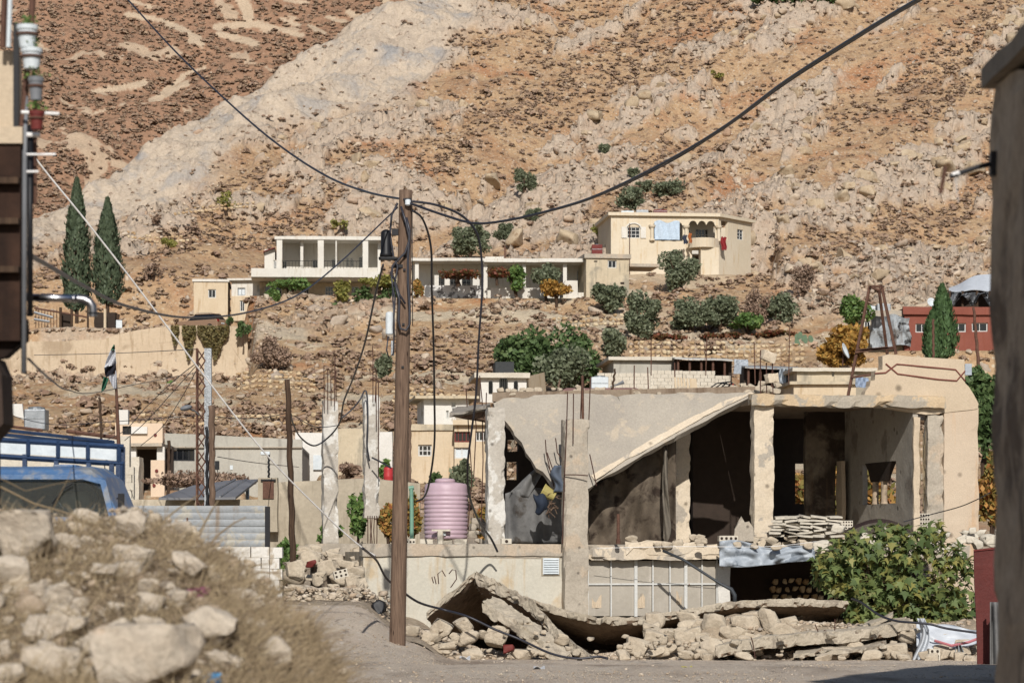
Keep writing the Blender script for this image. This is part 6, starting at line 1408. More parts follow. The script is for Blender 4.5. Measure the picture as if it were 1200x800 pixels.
def cloths():
    def f(i, j):
        top = (590,560) if i < .2 else (0,0); px = 592+72*i; ty = 578-10*math.sin(i*3)+6*i; by = 636
        return P(px, by+(ty-by)*j, 63.6+.10*math.sin(i*11+j*2)+.05*math.sin(i*23)-.2*j)
    solo(MB().sheet(f, 40, 16, .012), 'grey_canvas', M_['greycloth'], 'grey canvas hung across the left opening of the ruin', 'canvas', smooth=True)
    def f(i, j):
        px = 641-14*i*(1-j)-22*(1-j)*i+4*j; px = 596+(640-596)*i if False else (597+(636-597)*j)+(22-14*j)*i; py = 577-(577-541)*j+6*i*(1-j)
        return P(px, py, 63.35+.06*math.sin(i*8+j*5))
    solo(MB().sheet(f, 16, 16, .012), 'hanging_rag', M_['greycloth'], 'pointed grey rag hanging under the left edge of the collapsed slab', 'rag', smooth=True)
    def g(i, j):
        px = 688+104*i; ty = 573-58*i; by = 637+2*math.sin(i*7); py = by+(ty-by)*j
        fold = .09*math.sin(i*14+j*4)+.05*math.sin(i*31-j*6)+.12*mnoise.noise(Vector((i*5,j*3,2)))
        return P(px, py, 64.0+fold+.5*i*(1-j)*.3)
    solo(MB().sheet(g, 60, 30, .012), 'brown_canvas', M_['darkcloth'], 'stained brown canvas hanging from the right edge of the collapsed slab', 'canvas', smooth=True)
    def g(i, j):
        px = 776+9*i*(.4+.6*(1-j))+8*(1-j)*math.sin(3*(1-j))-4*math.sin(j*4); py = 630-(630-522)*j+6*math.sin(i*4)
        return P(px, py, 63.55+.06*math.sin(i*7+j*9))
    solo(MB().sheet(g, 10, 34, .012), 'canvas_strip', surf('paler canvas','6b6357','81786a',2,fine=9,contrast=.3), 'long pale fold of canvas hanging beside the inner column', 'canvas', smooth=True)
    def g(i, j):
        px = 648+14*i+3*math.sin(j*7); py = 576-(576-545)*j
        return P(px, py, 62.2+.07*math.sin(i*6+j*4))
    solo(MB().sheet(g, 10, 12, .012), 'blue_rag', plain('grey blue rag', '555f6e', .9), 'grey blue rag caught left of the tall column', 'rag', smooth=True)
    def g(i, j):
        return P(627+13*i+2*math.sin(j*5), 600-22*j+3*math.sin(i*5), 62.25-.12*math.sin(i*3.1)*math.sin(j*3.1))
    solo(MB().sheet(g, 10, 10, .012), 'blue_bag', plain('dark blue bag', '222c3c', .8), 'dark blue plastic bag hanging left of the tall column', 'bag', smooth=True)
    c = P(643,578,62.35); m = MB(); m.lathe([(.10,-.15),(.15,.12),(.16,.14),(.16,.16)], (0,0,0), 16); m.xf=None
    mt = Matrix.Translation(c) @ Matrix.Rotation(R(-62),4,'Y'); m.v = [mt@v for v in m.v]; solo(m, 'yellow_pail', plain('yellow plastic','a89a55',.6), 'tipped yellow pail hanging left of the tall column', 'pail')
    r = random.Random(8); m = MB(); root = T('stick_bundle', 'tangle of brown sticks hanging left of the tall column', 'sticks', P(650,600,62.3))
    for i in range(26):
        a = P(640+r.uniform(0,18), 578+r.uniform(0,22), 62.3+r.uniform(-.1,.1)); m.tube([a, a+Vector((r.uniform(-.18,.25), r.uniform(-.1,.1), r.uniform(-.2,.1)))], .009, 4)
    o = m.build('sticks', M_['pole'], root); o['kind'] = 'stuff'
    # silver tarpaulin over the dark opening
    def g(i, j):
        px = 843+112*i; ty = 634+9*i-3*math.sin(i*9); by = 663+1.5*math.sin(i*8)-20*max(0,i-.55)
        py = by+(ty-by)*j; return P(px, py, 62.35+.05*j+.12*mnoise.noise(Vector((i*9,j*4,1)))+.06*math.sin(i*24+j*4)+i*.35)
    solo(MB().sheet(g, 70, 16, .012), 'silver_tarpaulin', M_['tarp'], 'crumpled silver grey tarpaulin over the dark lower opening', 'tarpaulin', smooth=True)
    # dark curled sheet behind the fig
    def g(i, j):
        px = 990+80*i; py = 626-14*math.sin(i*3.1)-4*j; return P(px, py, 61.6+.9*j)
    solo(MB().sheet(g, 20, 6, .01), 'curled_metal_sheet', plain('dark curled metal','3b2c2a',.6), 'dark curled metal sheet lying behind the fig tree', 'metal sheet')
    m = MB(); m.tube([P(777,645,61.7),P(800,655,61.5),P(845,684,61.2),P(857,690,61.2),P(861,697,61.2),P(861,706,61.2)], [.03]*3+[.045]*3, 8); solo(m, 'black_drain_pipe', M_['greypipe'] if False else plain('dark drain pipe','3c4044',.5), 'dark drain pipe slanting in front of the glazed lower front', 'pipe', smooth=True)
    m = MB(); m.tube([P(724.5,634,62.1),P(724.5,602,62.1)], .035, 10); m.tube([P(724.5,637,62.1),P(724.5,631,62.1)], .05, 8); solo(m, 'pipe_stub', M_['rust'], 'short upright pipe on the ledge before the brown canvas', 'pipe')
cloths()
def tank():
    b = P(522,631,64); s = 64/F; root = T('pink_water_tank', 'pink ribbed plastic water tank on concrete blocks', 'water tank', b); r = 26*s; h = (631-566)*s; cx, cy, z0 = b.x, b.y+r, b.z
    prof = [(r*.93,z0)]; n = 11
    for i in range(n):
        z = z0+h*.84*i/n; dz = h*.84/n; k = r*(.94+.06*math.sin(min(1,(i+1)/3.)*1.57))
        prof += [(k*.975,z+.012),(k,z+dz*.25),(k*1.005,z+dz*.5),(k,z+dz*.75),(k*.975,z+dz*.96)]
    prof += [(r*.97,z0+h*.87),(r*.96,z0+h*.97),(r*.90,z0+h),(r*.5,z0+h+.03),(r*.3,z0+h+.05)]
    m = MB(); m.lathe(prof, (cx,cy,0), 56); m.build('tank_body', M_['tank'], root, smooth=True)
    m = MB(); m.lathe([(r*.45,z0+h+.02),(r*.46,z0+h+.08),(r*.4,z0+h+.11),(r*.1,z0+h+.13)], (cx-.02,cy,0), 28); m.build('lid', M_['tank'], root, smooth=True)
    m = MB(); m.cbox((cx-.05,cy-r-.0,z0+.13),(.12,.09,.12)); m.build('outlet_box', M_['panelW'], root, bevel=.01)
    m = MB(); m.tube([(cx-.05,cy-r-.12,z0+.10),(cx-.05,cy-r+.04,z0+.10)], .02, 8); m.build('tap', M_['steel'], root)
    for i, (px, lab) in enumerate(((500,'left'),(522,'middle'),(540,'right'))):
        m = MB(); c = P(px, 634.5, 64.2); m.cbox(c, (.3,.2,.13)); solo(m, 'concrete_block', M_['block'], lab+' concrete block under the pink water tank', 'block', sub=.08, jit=.008, chip=.015)
    m = MB(); m.cbox(P(517,621,63.9), (.42,.1,.04)); m.tube([P(516,622,63.9), P(516,637,63.9)], .07, 8); solo(m, 'stone_stool', M_['block'], 'small concrete stand in front of the pink water tank', 'stand')
    m = MB(); m.tube([P(482.5,638,63.5),P(482.5,600,63.5),P(482,572,63.5)], .045, 10); m.tube([P(479,572,63.5),P(485,571,63.5)], .05, 8); solo(m, 'green_pipe', plain('pale green pipe','6f9a84',.5), 'pale green upright pipe left of the pink tank', 'pipe')
tank()
def airbrick(px, py, Y, label, wd=.25, hd=.12, rot=0, name='hollow_block', rows=1, ncol=3):
    c = P(px, py, Y); mt = Matrix.Translation(c) @ Matrix.Rotation(R(rot),4,'Y') @ Matrix.Rotation(R(8),4,'Z'); root = T(name, label, 'block', c)
    m = MB(mt); m.cbox((0,0,0),(wd,.18,hd)); m.build('block_body', M_['block'], root, sub=.1, jit=.004)
    for j in range(rows):
        for i in range(ncol):
            h = MB(mt); x = -wd/2+wd*(i+.5)/ncol; z = -hd/2+hd*(j+.5)/rows; h.tube([(x,-.096,z),(x,-.09,z)], min(wd/ncol,hd/rows)*.30, 10); h.build('hole', M_['dark'], root)
airbrick(480.5,634.5,63.4,'hollow block on the coping left of the pink tank',.22,.14,0)
airbrick(853,630.5,62.7,'hollow block on the ledge left of the pile of stone slabs',.42,.12,0,ncol=4)
airbrick(989,615,63.2,'hollow block right of the pile of stone slabs',.36,.2,0,rows=3,ncol=6)
airbrick(370,651,63,'hollow block standing on top of the alley rubble',.2,.17,8,rows=2,ncol=2)
airbrick(399,672,60,'hollow block with six holes lying in the alley rubble',.30,.17,-14,rows=2,ncol=3)
airbrick(593,634,62.0,'pale block at the foot of the left corner column',.22,.12,0,ncol=1)
# pile of thin slabs
def slabpile():
    r = random.Random(12); k = 0
    for row in range(7):
        for i in range(5):
            px = 913+i*16+r.uniform(-3,3)-(row%2)*3; py = 627-row*3.5+r.uniform(-.5,.5); c = P(px, py, 62.9+r.uniform(-.05,.2)); m = MB()
            m.cbox(c, (r.uniform(.24,.4), .3, r.uniform(.035,.05)), Matrix.Rotation(R(r.uniform(-9,12)),3,'Y') @ Matrix.Rotation(R(r.uniform(-20,20)),3,'Z') @ Matrix.Rotation(R(6),3,'X'))
            solo(m, 'stone_slab', M_['block'], 'thin pale stone slab in the pile beside the bare front column', 'stone slab', 'piled stone slabs', sub=.1, jit=.008, chip=.015); k += 1
slabpile()
tag(MB().prism([P(a,b,62.7) for a,b in ((860,633),(861,620),(866,610),(869,605),(873,612),(878,611),(883,618),(884,634))], (0,.14,0)).build('broken_chunk', M_['concrete'], sub=.1, jit=.02, chip=.04), 'pointed grey concrete chunk left of the bare front column', 'rubble')
# things on the roof
r_ = T('board_stack', 'stack of tan boards standing on the roof edge', 'boards', P(804,461,66))
for i in range(6):
    m = MB(); x0 = 791+i*3.6; m.prism([P(x0,461,66+i*.05),P(x0+(3 if i<5 else 9),461,66+i*.05),P(x0+(2 if i<5 else 8)-1,442+i*.3,66+i*.05),P(x0-1,441.5+i*.3,66+i*.05)], (0,.04,0)); m.build('board', M_['houseT'], r_)
def frame_wreck():
    root = T('twisted_metal_frame', 'twisted black metal frame on the roof beside the board stack', 'metal frame', P(846,461,65)); Y = 65.5
    for q in ([(827,458),(840,449),(856,447),(862,452),(868,458)],[(832,459),(846,449),(858,451)],[(838,460),(852,448)],[(845,460),(858,448.5)],[(852,459),(862,451)],[(829,457),(850,453),(864,454)]):
        m = MB(); m.tube([P(a,b,Y+.1*math.sin(a)) for a,b in q], .016, 5); m.build('bar', M_['black'], root)
    m = MB(); m.prism([P(852,457,Y),P(858,458,Y),P(860,450,Y),P(855,449,Y)], (0,.03,0)); m.build('orange_plate', plain('orange plate','b5492a',.6), root)
frame_wreck()
solo(MB().cbox(P(1134.5,433,66.5),(.16,.1,.27)), 'blue_metal_box', M_['tarp'], 'small blue grey metal box right of the broken parapet', 'metal box', bevel=.01)
woodpole('roof_stake', 'leaning wooden stake on the roof behind the collapsed slab', 721, 432, 715.5, 470, 66, 3.2, 'pole2', 2.2)
woodpole('short_stake', 'short leaning stake left of the tall column on the roof line', 656.5, 444, 652, 464, 66, 3, 'pole', 2)
m = MB(); m.tube([P(715,453,66), P(722,451,66), P(731,447.5,66)], [.015,.02,.055], 6); solo(m, 'old_lamp', M_['greypipe'], 'small dark lamp leaning beside the roof stake', 'lamp')
# steel tripod tower
def tripod():
    root = T('rusty_tripod_tower', 'rusty steel tripod tower standing behind the broken parapet', 'tower', P(1020,470,100)); Y = 100
    for a, b, dy in (((993,467),(1019,336),0),((1050,415),(1033,335),0),((1041,425),(1030,340),1.8)):
        m = MB(); m.tube([P(*a,Y+dy), P(*b,Y+dy*.3)], .06, 5); m.build('leg', M_['rust'], root)
    for q in ([(1019,336),(1033,335)],[(1004,410),(1048,408)],[(1002,413),(1025,409),(1048,407)],[(998,442),(1021,439)],[(1019,336),(1030,340),(1033,335)],[(1004.5,411),(1040,407)]):
        m = MB(); m.tube([P(a,b,Y-.1) for a,b in q], .045, 5); m.build('brace', M_['rust'], root)
tripod()
for i, (px, y0, y1, Y, lab) in enumerate([(763,400,440,150,'rusty rod left of the impaled blocks'),(827,395,440,150,'rusty rod behind the twisted frame'),(924,384,450,150,'thin rod right of the impaled blocks'),(743,428,462,130,'thin rod before the white block wall left'),(760,430,463,130,'thin rod before the white block wall right'),(885,400,450,140,'thin rod left of the low cream house'),(791,425,462,120,'dark thin rod by the board stack')]):
    solo(MB().tube([P(px,y1,Y),P(px+1.5*math.sin(i),y0,Y)], .03, 5), 'rusty_rod', M_['rust'], lab, 'rod')
def dish(label, px, py, Y, r, rot):
    root = T('satellite_dish', label, 'satellite dish', P(px,py+5,Y)); c = P(px,py,Y); mt = Matrix.Translation(c) @ Matrix.Rotation(R(rot),4,'Z') @ Matrix.Rotation(R(70),4,'X'); m = MB()
    n = 20; prof = [(r*k/5, r*.35*(k/5)**2) for k in range(6)]
    vs = [Vector((a*math.cos(2*math.pi*i/n), a*math.sin(2*math.pi*i/n), z)) for a, z in prof[1:] for i in range(n)]; fs = [(j*n+i,j*n+(i+1)%n,(j+1)*n+(i+1)%n,(j+1)*n+i) for j in range(4) for i in range(n)]+[tuple(range(n))[::-1]]
    m.add([mt@v for v in vs], fs); o = m.build('reflector', M_['panelW'], root, smooth=True); md = o.modifiers.new('t','SOLIDIFY'); md.thickness=.03
    m = MB(); m.tube([c+Vector((0,.1,-.1)), c+Vector((0,.2,-r*1.6))], .04, 6); m.build('mast', M_['rust'], root)
dish('white satellite dish edge-on before the orange tree', 988, 412, 172, .5, 70)
dish('small satellite dish at the left of the red house roof', 1091, 355, 199.3, .35, 20)
# ================================================================ fallen slabs and rubble in front
UNDERSIDE = surf('darker brown slab underside','7f6a55','97806a',1.5,fine=14,streak='66523f',contrast=.3)
def strip_slab(name, label, near, far, th, mat, jit=.03, down=None):
    """a broken slab given by its near top edge and far top edge (px,py,Y lists of equal length)"""
    a = [P(*q) for q in near]; b = [P(*q) for q in far]; n = len(a); vs = []
    for p, q in zip(a, b): vs += [p, q, q-Vector((0,0,th)), p-Vector((0,0,th))]
    fs = []
    for i in range(n-1):
        o, k = 4*i, 4*i+4
        for j in range(4): fs.append((o+j, o+(j+1)%4, k+(j+1)%4, k+j))
    fs += [(0,1,2,3),(4*n-4,4*n-1,4*n-2,4*n-3)]
    m = MB(); m.add(vs, fs); o = solo(m, name, mat, label, 'concrete slab', sub=.09, jit=jit, jf=4.2, chip=.11)
    o.data.materials.append(UNDERSIDE)      # faces turned downwards take a darker, browner concrete
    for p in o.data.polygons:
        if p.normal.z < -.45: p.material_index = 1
    return o
brk = surf('broken slab concrete','b5a892','cabca6',1.6,patch='a19482',pth=(.55,.62),pscale=2.5,fine=20,contrast=.35,bump=.8,bd=.03)
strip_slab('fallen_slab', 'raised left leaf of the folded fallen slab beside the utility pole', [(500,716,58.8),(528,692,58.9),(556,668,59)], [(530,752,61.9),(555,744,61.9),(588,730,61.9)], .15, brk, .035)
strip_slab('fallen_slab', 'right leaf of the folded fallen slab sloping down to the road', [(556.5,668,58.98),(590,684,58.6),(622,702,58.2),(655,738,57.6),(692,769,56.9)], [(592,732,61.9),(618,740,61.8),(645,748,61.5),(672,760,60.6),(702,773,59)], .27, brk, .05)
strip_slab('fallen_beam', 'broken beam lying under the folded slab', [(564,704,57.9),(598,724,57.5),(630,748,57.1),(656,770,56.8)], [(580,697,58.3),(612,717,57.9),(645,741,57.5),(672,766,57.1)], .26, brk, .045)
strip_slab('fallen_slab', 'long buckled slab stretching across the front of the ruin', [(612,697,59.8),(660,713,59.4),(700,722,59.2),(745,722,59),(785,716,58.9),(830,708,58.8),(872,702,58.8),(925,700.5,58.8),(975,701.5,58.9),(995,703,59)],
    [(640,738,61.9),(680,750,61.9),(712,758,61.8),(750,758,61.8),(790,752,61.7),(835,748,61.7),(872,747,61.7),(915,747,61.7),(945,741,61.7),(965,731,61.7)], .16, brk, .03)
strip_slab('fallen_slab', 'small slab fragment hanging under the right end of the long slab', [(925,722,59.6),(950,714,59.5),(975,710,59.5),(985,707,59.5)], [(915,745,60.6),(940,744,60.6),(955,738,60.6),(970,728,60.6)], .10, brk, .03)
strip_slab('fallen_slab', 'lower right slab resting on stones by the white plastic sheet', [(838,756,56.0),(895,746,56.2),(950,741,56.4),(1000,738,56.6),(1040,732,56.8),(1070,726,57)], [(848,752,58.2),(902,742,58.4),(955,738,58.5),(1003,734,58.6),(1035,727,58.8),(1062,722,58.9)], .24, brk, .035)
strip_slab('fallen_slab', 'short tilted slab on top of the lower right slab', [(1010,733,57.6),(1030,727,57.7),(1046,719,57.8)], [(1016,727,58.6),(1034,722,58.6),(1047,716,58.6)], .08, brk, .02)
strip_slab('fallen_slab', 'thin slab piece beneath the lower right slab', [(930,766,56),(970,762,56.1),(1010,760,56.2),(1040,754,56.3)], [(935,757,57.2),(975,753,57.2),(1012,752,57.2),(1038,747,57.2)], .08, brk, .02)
for i, (px, py, Y, w) in enumerate([(566,676,58.9,13),(575,681,58.8,10),(604,697,58.3,10),(634,720,57.9,13),(676,760,57,13),(610,726,57.4,9),
    (640,708,59.3,12),(668,716,59.1,14),(702,724,59,12),(722,726,58.9,9),(752,724,58.8,13),(800,714,58.7,11),(842,707,58.6,9),(890,703,58.6,10),(940,702,58.6,8),(860,750,56.0,14),(915,745,56.1,12),(975,742,56.3,14),(1025,737,56.6,12)]):
    V, Fc = rock_arr(1500+i, 3, 13, .1, .35); s_ = Y/F; V = V*np.array([w*s_*.6, w*s_*.5, w*s_*.42])+np.array(P(px, py+3, Y))
    tag(mesh_np('concrete_lump', V, Fc, brk), 'broken concrete lump hanging on the front edge of a fallen slab', 'concrete lump', 'lumps on the fallen slab edges')
# earth and rubble bank under and behind the slabs
PFX = [430,470,500,560,600,690,730,800,860,960,1060,1140,1200]; PFZ = [.5,.3,.05,-.25,-.42,-.5,-.3,.2,.40,.26,.2,.3,.3]
def rubble_bank():
    xs = np.linspace(-2.6, 9.6, 260); ys = np.linspace(56.2, 62.1, 120); X, Y = np.meshgrid(xs, ys); px = 600+F*X/Y
    prof = np.interp(px, PFX, PFZ)
    Z = -.46+(prof+.46)*sstep(56.3, 58.5, Y)*(1-.6*sstep(59.2, 60.6, Y)*(px < 990))+(fbm(X*1.3, Y*1.3, 201, 5)-.5)*.32*sstep(56.3, 57.5, Y)*sstep(-.1,.3,prof)
    Z = Z-.15*(px < 432); Z = np.where(X < -2.0, np.maximum(Z, -.03), Z)
    idx = np.arange(X.size).reshape(X.shape); Fc = np.stack([idx[:-1,:-1], idx[:-1,1:], idx[1:,1:], idx[1:,:-1]], -1).reshape(-1,4)
    tag(mesh_np('rubble_ground', np.stack([X,Y,Z],-1).reshape(-1,3), Fc, surf('rubble dust','ab9880','c2ae92',1.5,fine=24,contrast=.4,bump=.9,bd=.04), smooth=True, origin=(0,0,0)), kind='structure')
    return X, Y, Z, px
RX, RY, RZg, RPX = rubble_bank()
def rock(name, label, px, py, Y, w, h, seed, mat='stone2', d=None, group=None, cat='stone', sub=3, cuts=16, rough=.06, lo=.4):
    s = Y/F; V, Fc = rock_arr(seed, sub, cuts, rough, lo); sx = np.ptp(V[:,0])/2; sz = np.ptp(V[:,2])/2
    V = V*np.array([w*s/2/sx, (d or (w+h)*s/4), h*s/2/sz]); r = random.Random(seed)
    a = r.uniform(-.25,.25); V = np.stack([V[:,0]*math.cos(a)-V[:,2]*math.sin(a), V[:,1], V[:,0]*math.sin(a)+V[:,2]*math.cos(a)],-1)
    return tag(mesh_np(name, V+np.array(P(px,py,Y)), Fc, M_[mat] if isinstance(mat,str) else mat), label, cat, group)
named = [(573,0)]
for i, (px, py, w, h, lab, Y) in enumerate([(835,729,34,26,'squarish stone left of the two leaning stones under the long slab',57.9),(877,733,36,34,'broken stone between two others under the long slab',58),(904,730,30,34,'leaning stone standing right under the long slab',57.9),
    (747,755,30,22,'pale stone at the left end of the rubble heap',57.2),(834,757,28,24,'orange tinted stone in the middle of the rubble heap',56.8),(812,742,24,18,'pale stone above the orange tinted one',57.6),(860,742,34,22,'rough block right of the orange tinted stone',57.5),(920,742,44,20,'flat block under the right end of the long slab',57.4),
    (515,735,28,26,'large block at the foot of the folded slab left side',57.4),(541,731,26,22,'upper of two blocks under the folded slab',57.5),(549,748,26,20,'lower of two blocks under the folded slab',57.2),(524,757,22,10,'flat pale stone lying on the road edge by the pole',56.6),(505,745,26,14,'broken block beside the foot of the utility pole',57.3),
    (585,748,30,24,'grey rubble block beneath the fallen beam',57.4),(612,765,24,16,'pale stone at the lower end of the fallen beam',56.8),(596,760,14,12,'reddish brick fragment beneath the fallen beam',56.7),
    (1048,762,34,24,'large stone before the white plastic sheet',56.5),(1020,768,26,16,'flat stone on the road edge right',56.2),(1064,742,26,20,'stone under the right end of the lower slab',57),(870,768,24,10,'low stone at the road edge beneath the lower slab',56),
    (445,712,18,20,'dark round lump lying at the wall foot left of the pole',57.5),(660,748,18,14,'stone wedged beneath the right leaf of the folded slab',57.2),(775,762,30,14,'low crumbled block left of the middle of the rubble heap',56.8),(1118,765,22,16,'block beside the hanging plastic sheet',56.6)]):
    rock('dark_lump' if 'dark round' in lab else 'rubble_stone', lab, px, py, Y, w, h, 700+i, mat=('black' if 'dark round' in lab else 'redsheet' if 'brick' in lab else 'stone2'))
r = random.Random(21); k = 0
def heap(n, box, Ys, sz, label, group, name='rubble_stone', mat='stone2', seed=0):
    rr = random.Random(seed)
    for i in range(n):
        t = rr.random(); px = rr.uniform(box[0], box[2]); py = box[1]+(box[3]-box[1])*t; Y = Ys[0]+(Ys[1]-Ys[0])*t
        w = rr.uniform(*sz); rock(name, label, px, py, Y+rr.uniform(-.1,.1), w, w*rr.uniform(.5,.85), 760+seed*50+i, mat, group=group, sub=3 if w > 12 else 2, cuts=13)
heap(30, (760,724,930,750), (58.8,57.4), (12,34), 'rough stone high in the rubble heap under the long slab', 'upper stones under the long slab', seed=12); heap(34, (730,745,900,770), (57.6,56.3), (7,22), 'small broken stone in the rubble heap under the long slab', 'small stones under the long slab', seed=1)
heap(26, (960,752,1145,771), (57.0,56.0), (10,26), 'broken stone along the road edge below the lower right slab', 'stones along the right road edge', seed=2)
heap(20, (480,735,640,766), (57.8,56.8), (10,26), 'small rubble piece around the foot of the folded slab', 'rubble at the folded slab', seed=3)
heap(60, (336,646,428,702), (63.5,58.4), (9,30), 'broken masonry piece in the alley rubble', 'masonry pieces in the alley', name='masonry_piece', seed=4)
heap(30, (740,629,1010,640), (63.2,62.4), (6,16), 'small debris piece on the ledge of the ruin', 'debris along the ledge', name='debris_piece', seed=5)
heap(26, (960,618,1140,650), (61.6,60.8), (9,24), 'pale rubble piece behind the fig tree', 'rubble behind the fig tree', name='masonry_piece', mat='block', seed=6)
heap(36, (585,455,890,462), (65.0,64.4), (5,14), 'small stone lying on the roof line of the ruin', 'stones on the roof line', name='roof_stone', seed=7)
heap(16, (870,448,912,462), (66,64.5), (7,15), 'rubble piece behind the impaled blocks', 'rubble behind the impaled blocks', name='roof_stone', seed=8)
heap(14, (545,612,585,636), (65,64), (8,20), 'rubble piece between the pink tank and the corner column', 'rubble right of the tank', name='debris_piece', seed=9, mat='concrete')
heap(44, (480,735,1140,774), (57.4,55.9), (4,11), 'small pebble sized rubble bit before the ruin', 'rubble bits before the ruin', seed=10)
heap(8, (1135,622,1180,645), (62,61), (12,26), 'pale block behind the red metal sheet', 'blocks behind the red sheet', seed=11, mat='block')
for i, (px, py, w, h, lab) in enumerate([(384,664,26,18,'big squared block on the alley rubble'),(405,662,24,12,'flat squared block right of the biggest alley block'),(408,683,30,16,'pale block low in the alley rubble'),(400,694,46,9,'long pale stone lying low in the alley'),(365,660,14,9,'reddish brown lump in the alley rubble'),(346,668,22,26,'upright masonry lump at the left of the alley rubble'),(372,678,16,14,'grey broken lump in the middle of the alley rubble'),(424,690,8,16,'narrow upright stone at the wall corner')]):
    rock('masonry_block', lab, px, py, 61.5-i*.3, w, h, 900+i, 'stone2' if i != 4 else 'redsheet', cuts=8)
tag(scatter('rubble_gravel', [rock_arr(k+40, 1, 6, .1, .35) for k in range(5)], *(lambda r, n: (np.stack([(x := r.uniform(-6, 9.4, n)), (y := 56.0+r.random(n)**.6*5.5), (-.44+(np.interp(600+F*x/y, PFX, PFZ)+.44)*sstep(56.3,58.5,y)*(1-.6*sstep(59.2,60.6,y)))+bank(x,y)*(x<-2.5)+.02-.3*(x<-2.7)],-1), np.stack([(s := r.lognormal(-3.1,.5,n)), s*.9, s*.6],-1)))(np.random.default_rng(9), 9000), M_['rubble'], 'fine broken rubble before the ruin', seed=5, tilt=.6))
tag(scatter('road_gravel', [rock_arr(k+40, 1, 6, .1, .35) for k in range(4)], *(lambda r, n: (np.stack([(x := r.uniform(-7, 9, n)), (y := r.uniform(34, 57, n)), .0+bank(x,y)+dip(x,y)+.004],-1), np.stack([(s := r.lognormal(-4.5,.5,n)), s*.9, s*.6],-1)))(np.random.default_rng(10), 14000), M_['rubble'], 'small gravel strewn over the dusty road', seed=6, tilt=.6))
# loose bars sticking out of the slabs
for i, (q, Y, lab) in enumerate([([(508,683),(506,676),(509,675),(511,684)],58.9,'short bent bar at the left edge of the folded slab'),([(514,684),(513,672),(518,668),(522,675)],58.9,'bent bar hook next to the left edge of the folded slab'),([(528,688),(535,678),(534,668),(530,667),(526,672)],58.9,'curled bar on the left leaf of the folded slab'),([(960,745),(958,738),(955,731)],56.8,'thin bar sticking up from the lower right slab'),
    ([(963,744),(966,738),(975,742)],56.8,'bent thin bar in the middle of the lower right slab'),([(978,745),(978.5,725)],56.9,'upright bar on the lower right slab'),([(885,770),(882,752),(880,746)],56,'thin bar standing at the left end of the lower slab'),([(992,747),(1004,741),(1012,743),(1018,741)],56.7,'wavy bar on top of the lower right slab')]):
    solo(MB().tube([P(a,b,Y) for a,b in q], .012, 5), 'bent_rebar', M_['rebar'], lab, 'rebar')
# fig tree with lobed leaves
def fig():
    root = T('fig_tree', 'leafy green fig tree growing before the right end of the ruin', 'tree', P(1050,755,60)); r = np.random.default_rng(17); Y = 59.8; s = Y/F
    cl = []
    for px, py, rr in [(985,655,30),(1010,640,26),(1040,622,16),(1045,650,34),(1080,640,28),(1095,622,15),(1115,650,24),(975,672,24),(1005,690,34),(1050,690,40),(1090,690,38),(1125,690,20),(1020,720,34),(1070,722,34),(1110,722,30),(1132,715,14),(990,650,20),(1000,632,12),(1063,628,14),(1125,665,18),(1035,735,24),(962,660,12)]:
        cl.append((px, py, rr))
    w = np.array([c[2]**2 for c in cl], float); n = 2600; k = r.choice(len(cl), n, p=w/w.sum()); d = r.normal(size=(n,3)); d /= np.linalg.norm(d,axis=1)[:,None]; q = r.random(n)**.45
    c = np.array([[(cl[i][0]-600)*s, Y, EYE+(HZ-cl[i][1])*s] for i in k]); rad = np.array([cl[i][2]*s for i in k]); c = c+d*(q*rad)[:,None]*np.array([1,1.3,.9])
    # leaf outline: five lobes
    ol = [(0,-.10),(.16,-.02),(.42,-.12),(.26,.14),(.52,.26),(.22,.34),(.14,.50),(.0,.95)]; pts = ol+[(-x,y) for x,y in ol[-2:0:-1]]; m_ = len(pts); Vs = np.zeros((n, m_+1, 3)); pa = np.array(pts)
    nr = d*.6+np.array([0,-.35,.75])+r.normal(size=(n,3))*.55; nr /= np.linalg.norm(nr,axis=1)[:,None]
    dirv = d+np.array([0,-.2,-.9])+r.normal(size=(n,3))*.4; dirv -= nr*(dirv*nr).sum(1)[:,None]; dirv /= np.linalg.norm(dirv,axis=1)[:,None]; sd = np.cross(dirv, nr); L = r.uniform(.13,.25,n)[:,None]
    cup = r.uniform(.1,.5,n)
    Vs[:,0,:] = c+dirv*L*.25
    for j, (a, b) in enumerate(pts): Vs[:,j+1,:] = c+sd*L*a*1.15+dirv*L*b-nr*L*(cup*(a*a*1.4+max(b-.3,0)**2*.6))[:,None]
    tri = np.array([[0,1+j,1+(j+1)%m_] for j in range(m_)]); Fc = (tri[None]+(np.arange(n)*(m_+1))[:,None,None]).reshape(-1,3)
    mesh_np('crown', Vs.reshape(-1,3), Fc, M_['fig'], root)
    m = MB(); b = P(1055,760,60); rr = random.Random(4)
    for px, py, ra in cl[:18]:
        e = P(px, py-ra*.3, Y+rr.uniform(-.2,.2)); mid = b.lerp(e, .5)+Vector((rr.uniform(-.2,.2), 0, -.1)); m.tube([b, mid, e], [.05,.03,.01], 6)
    m.build('branches', M_['pole'], root)
fig()
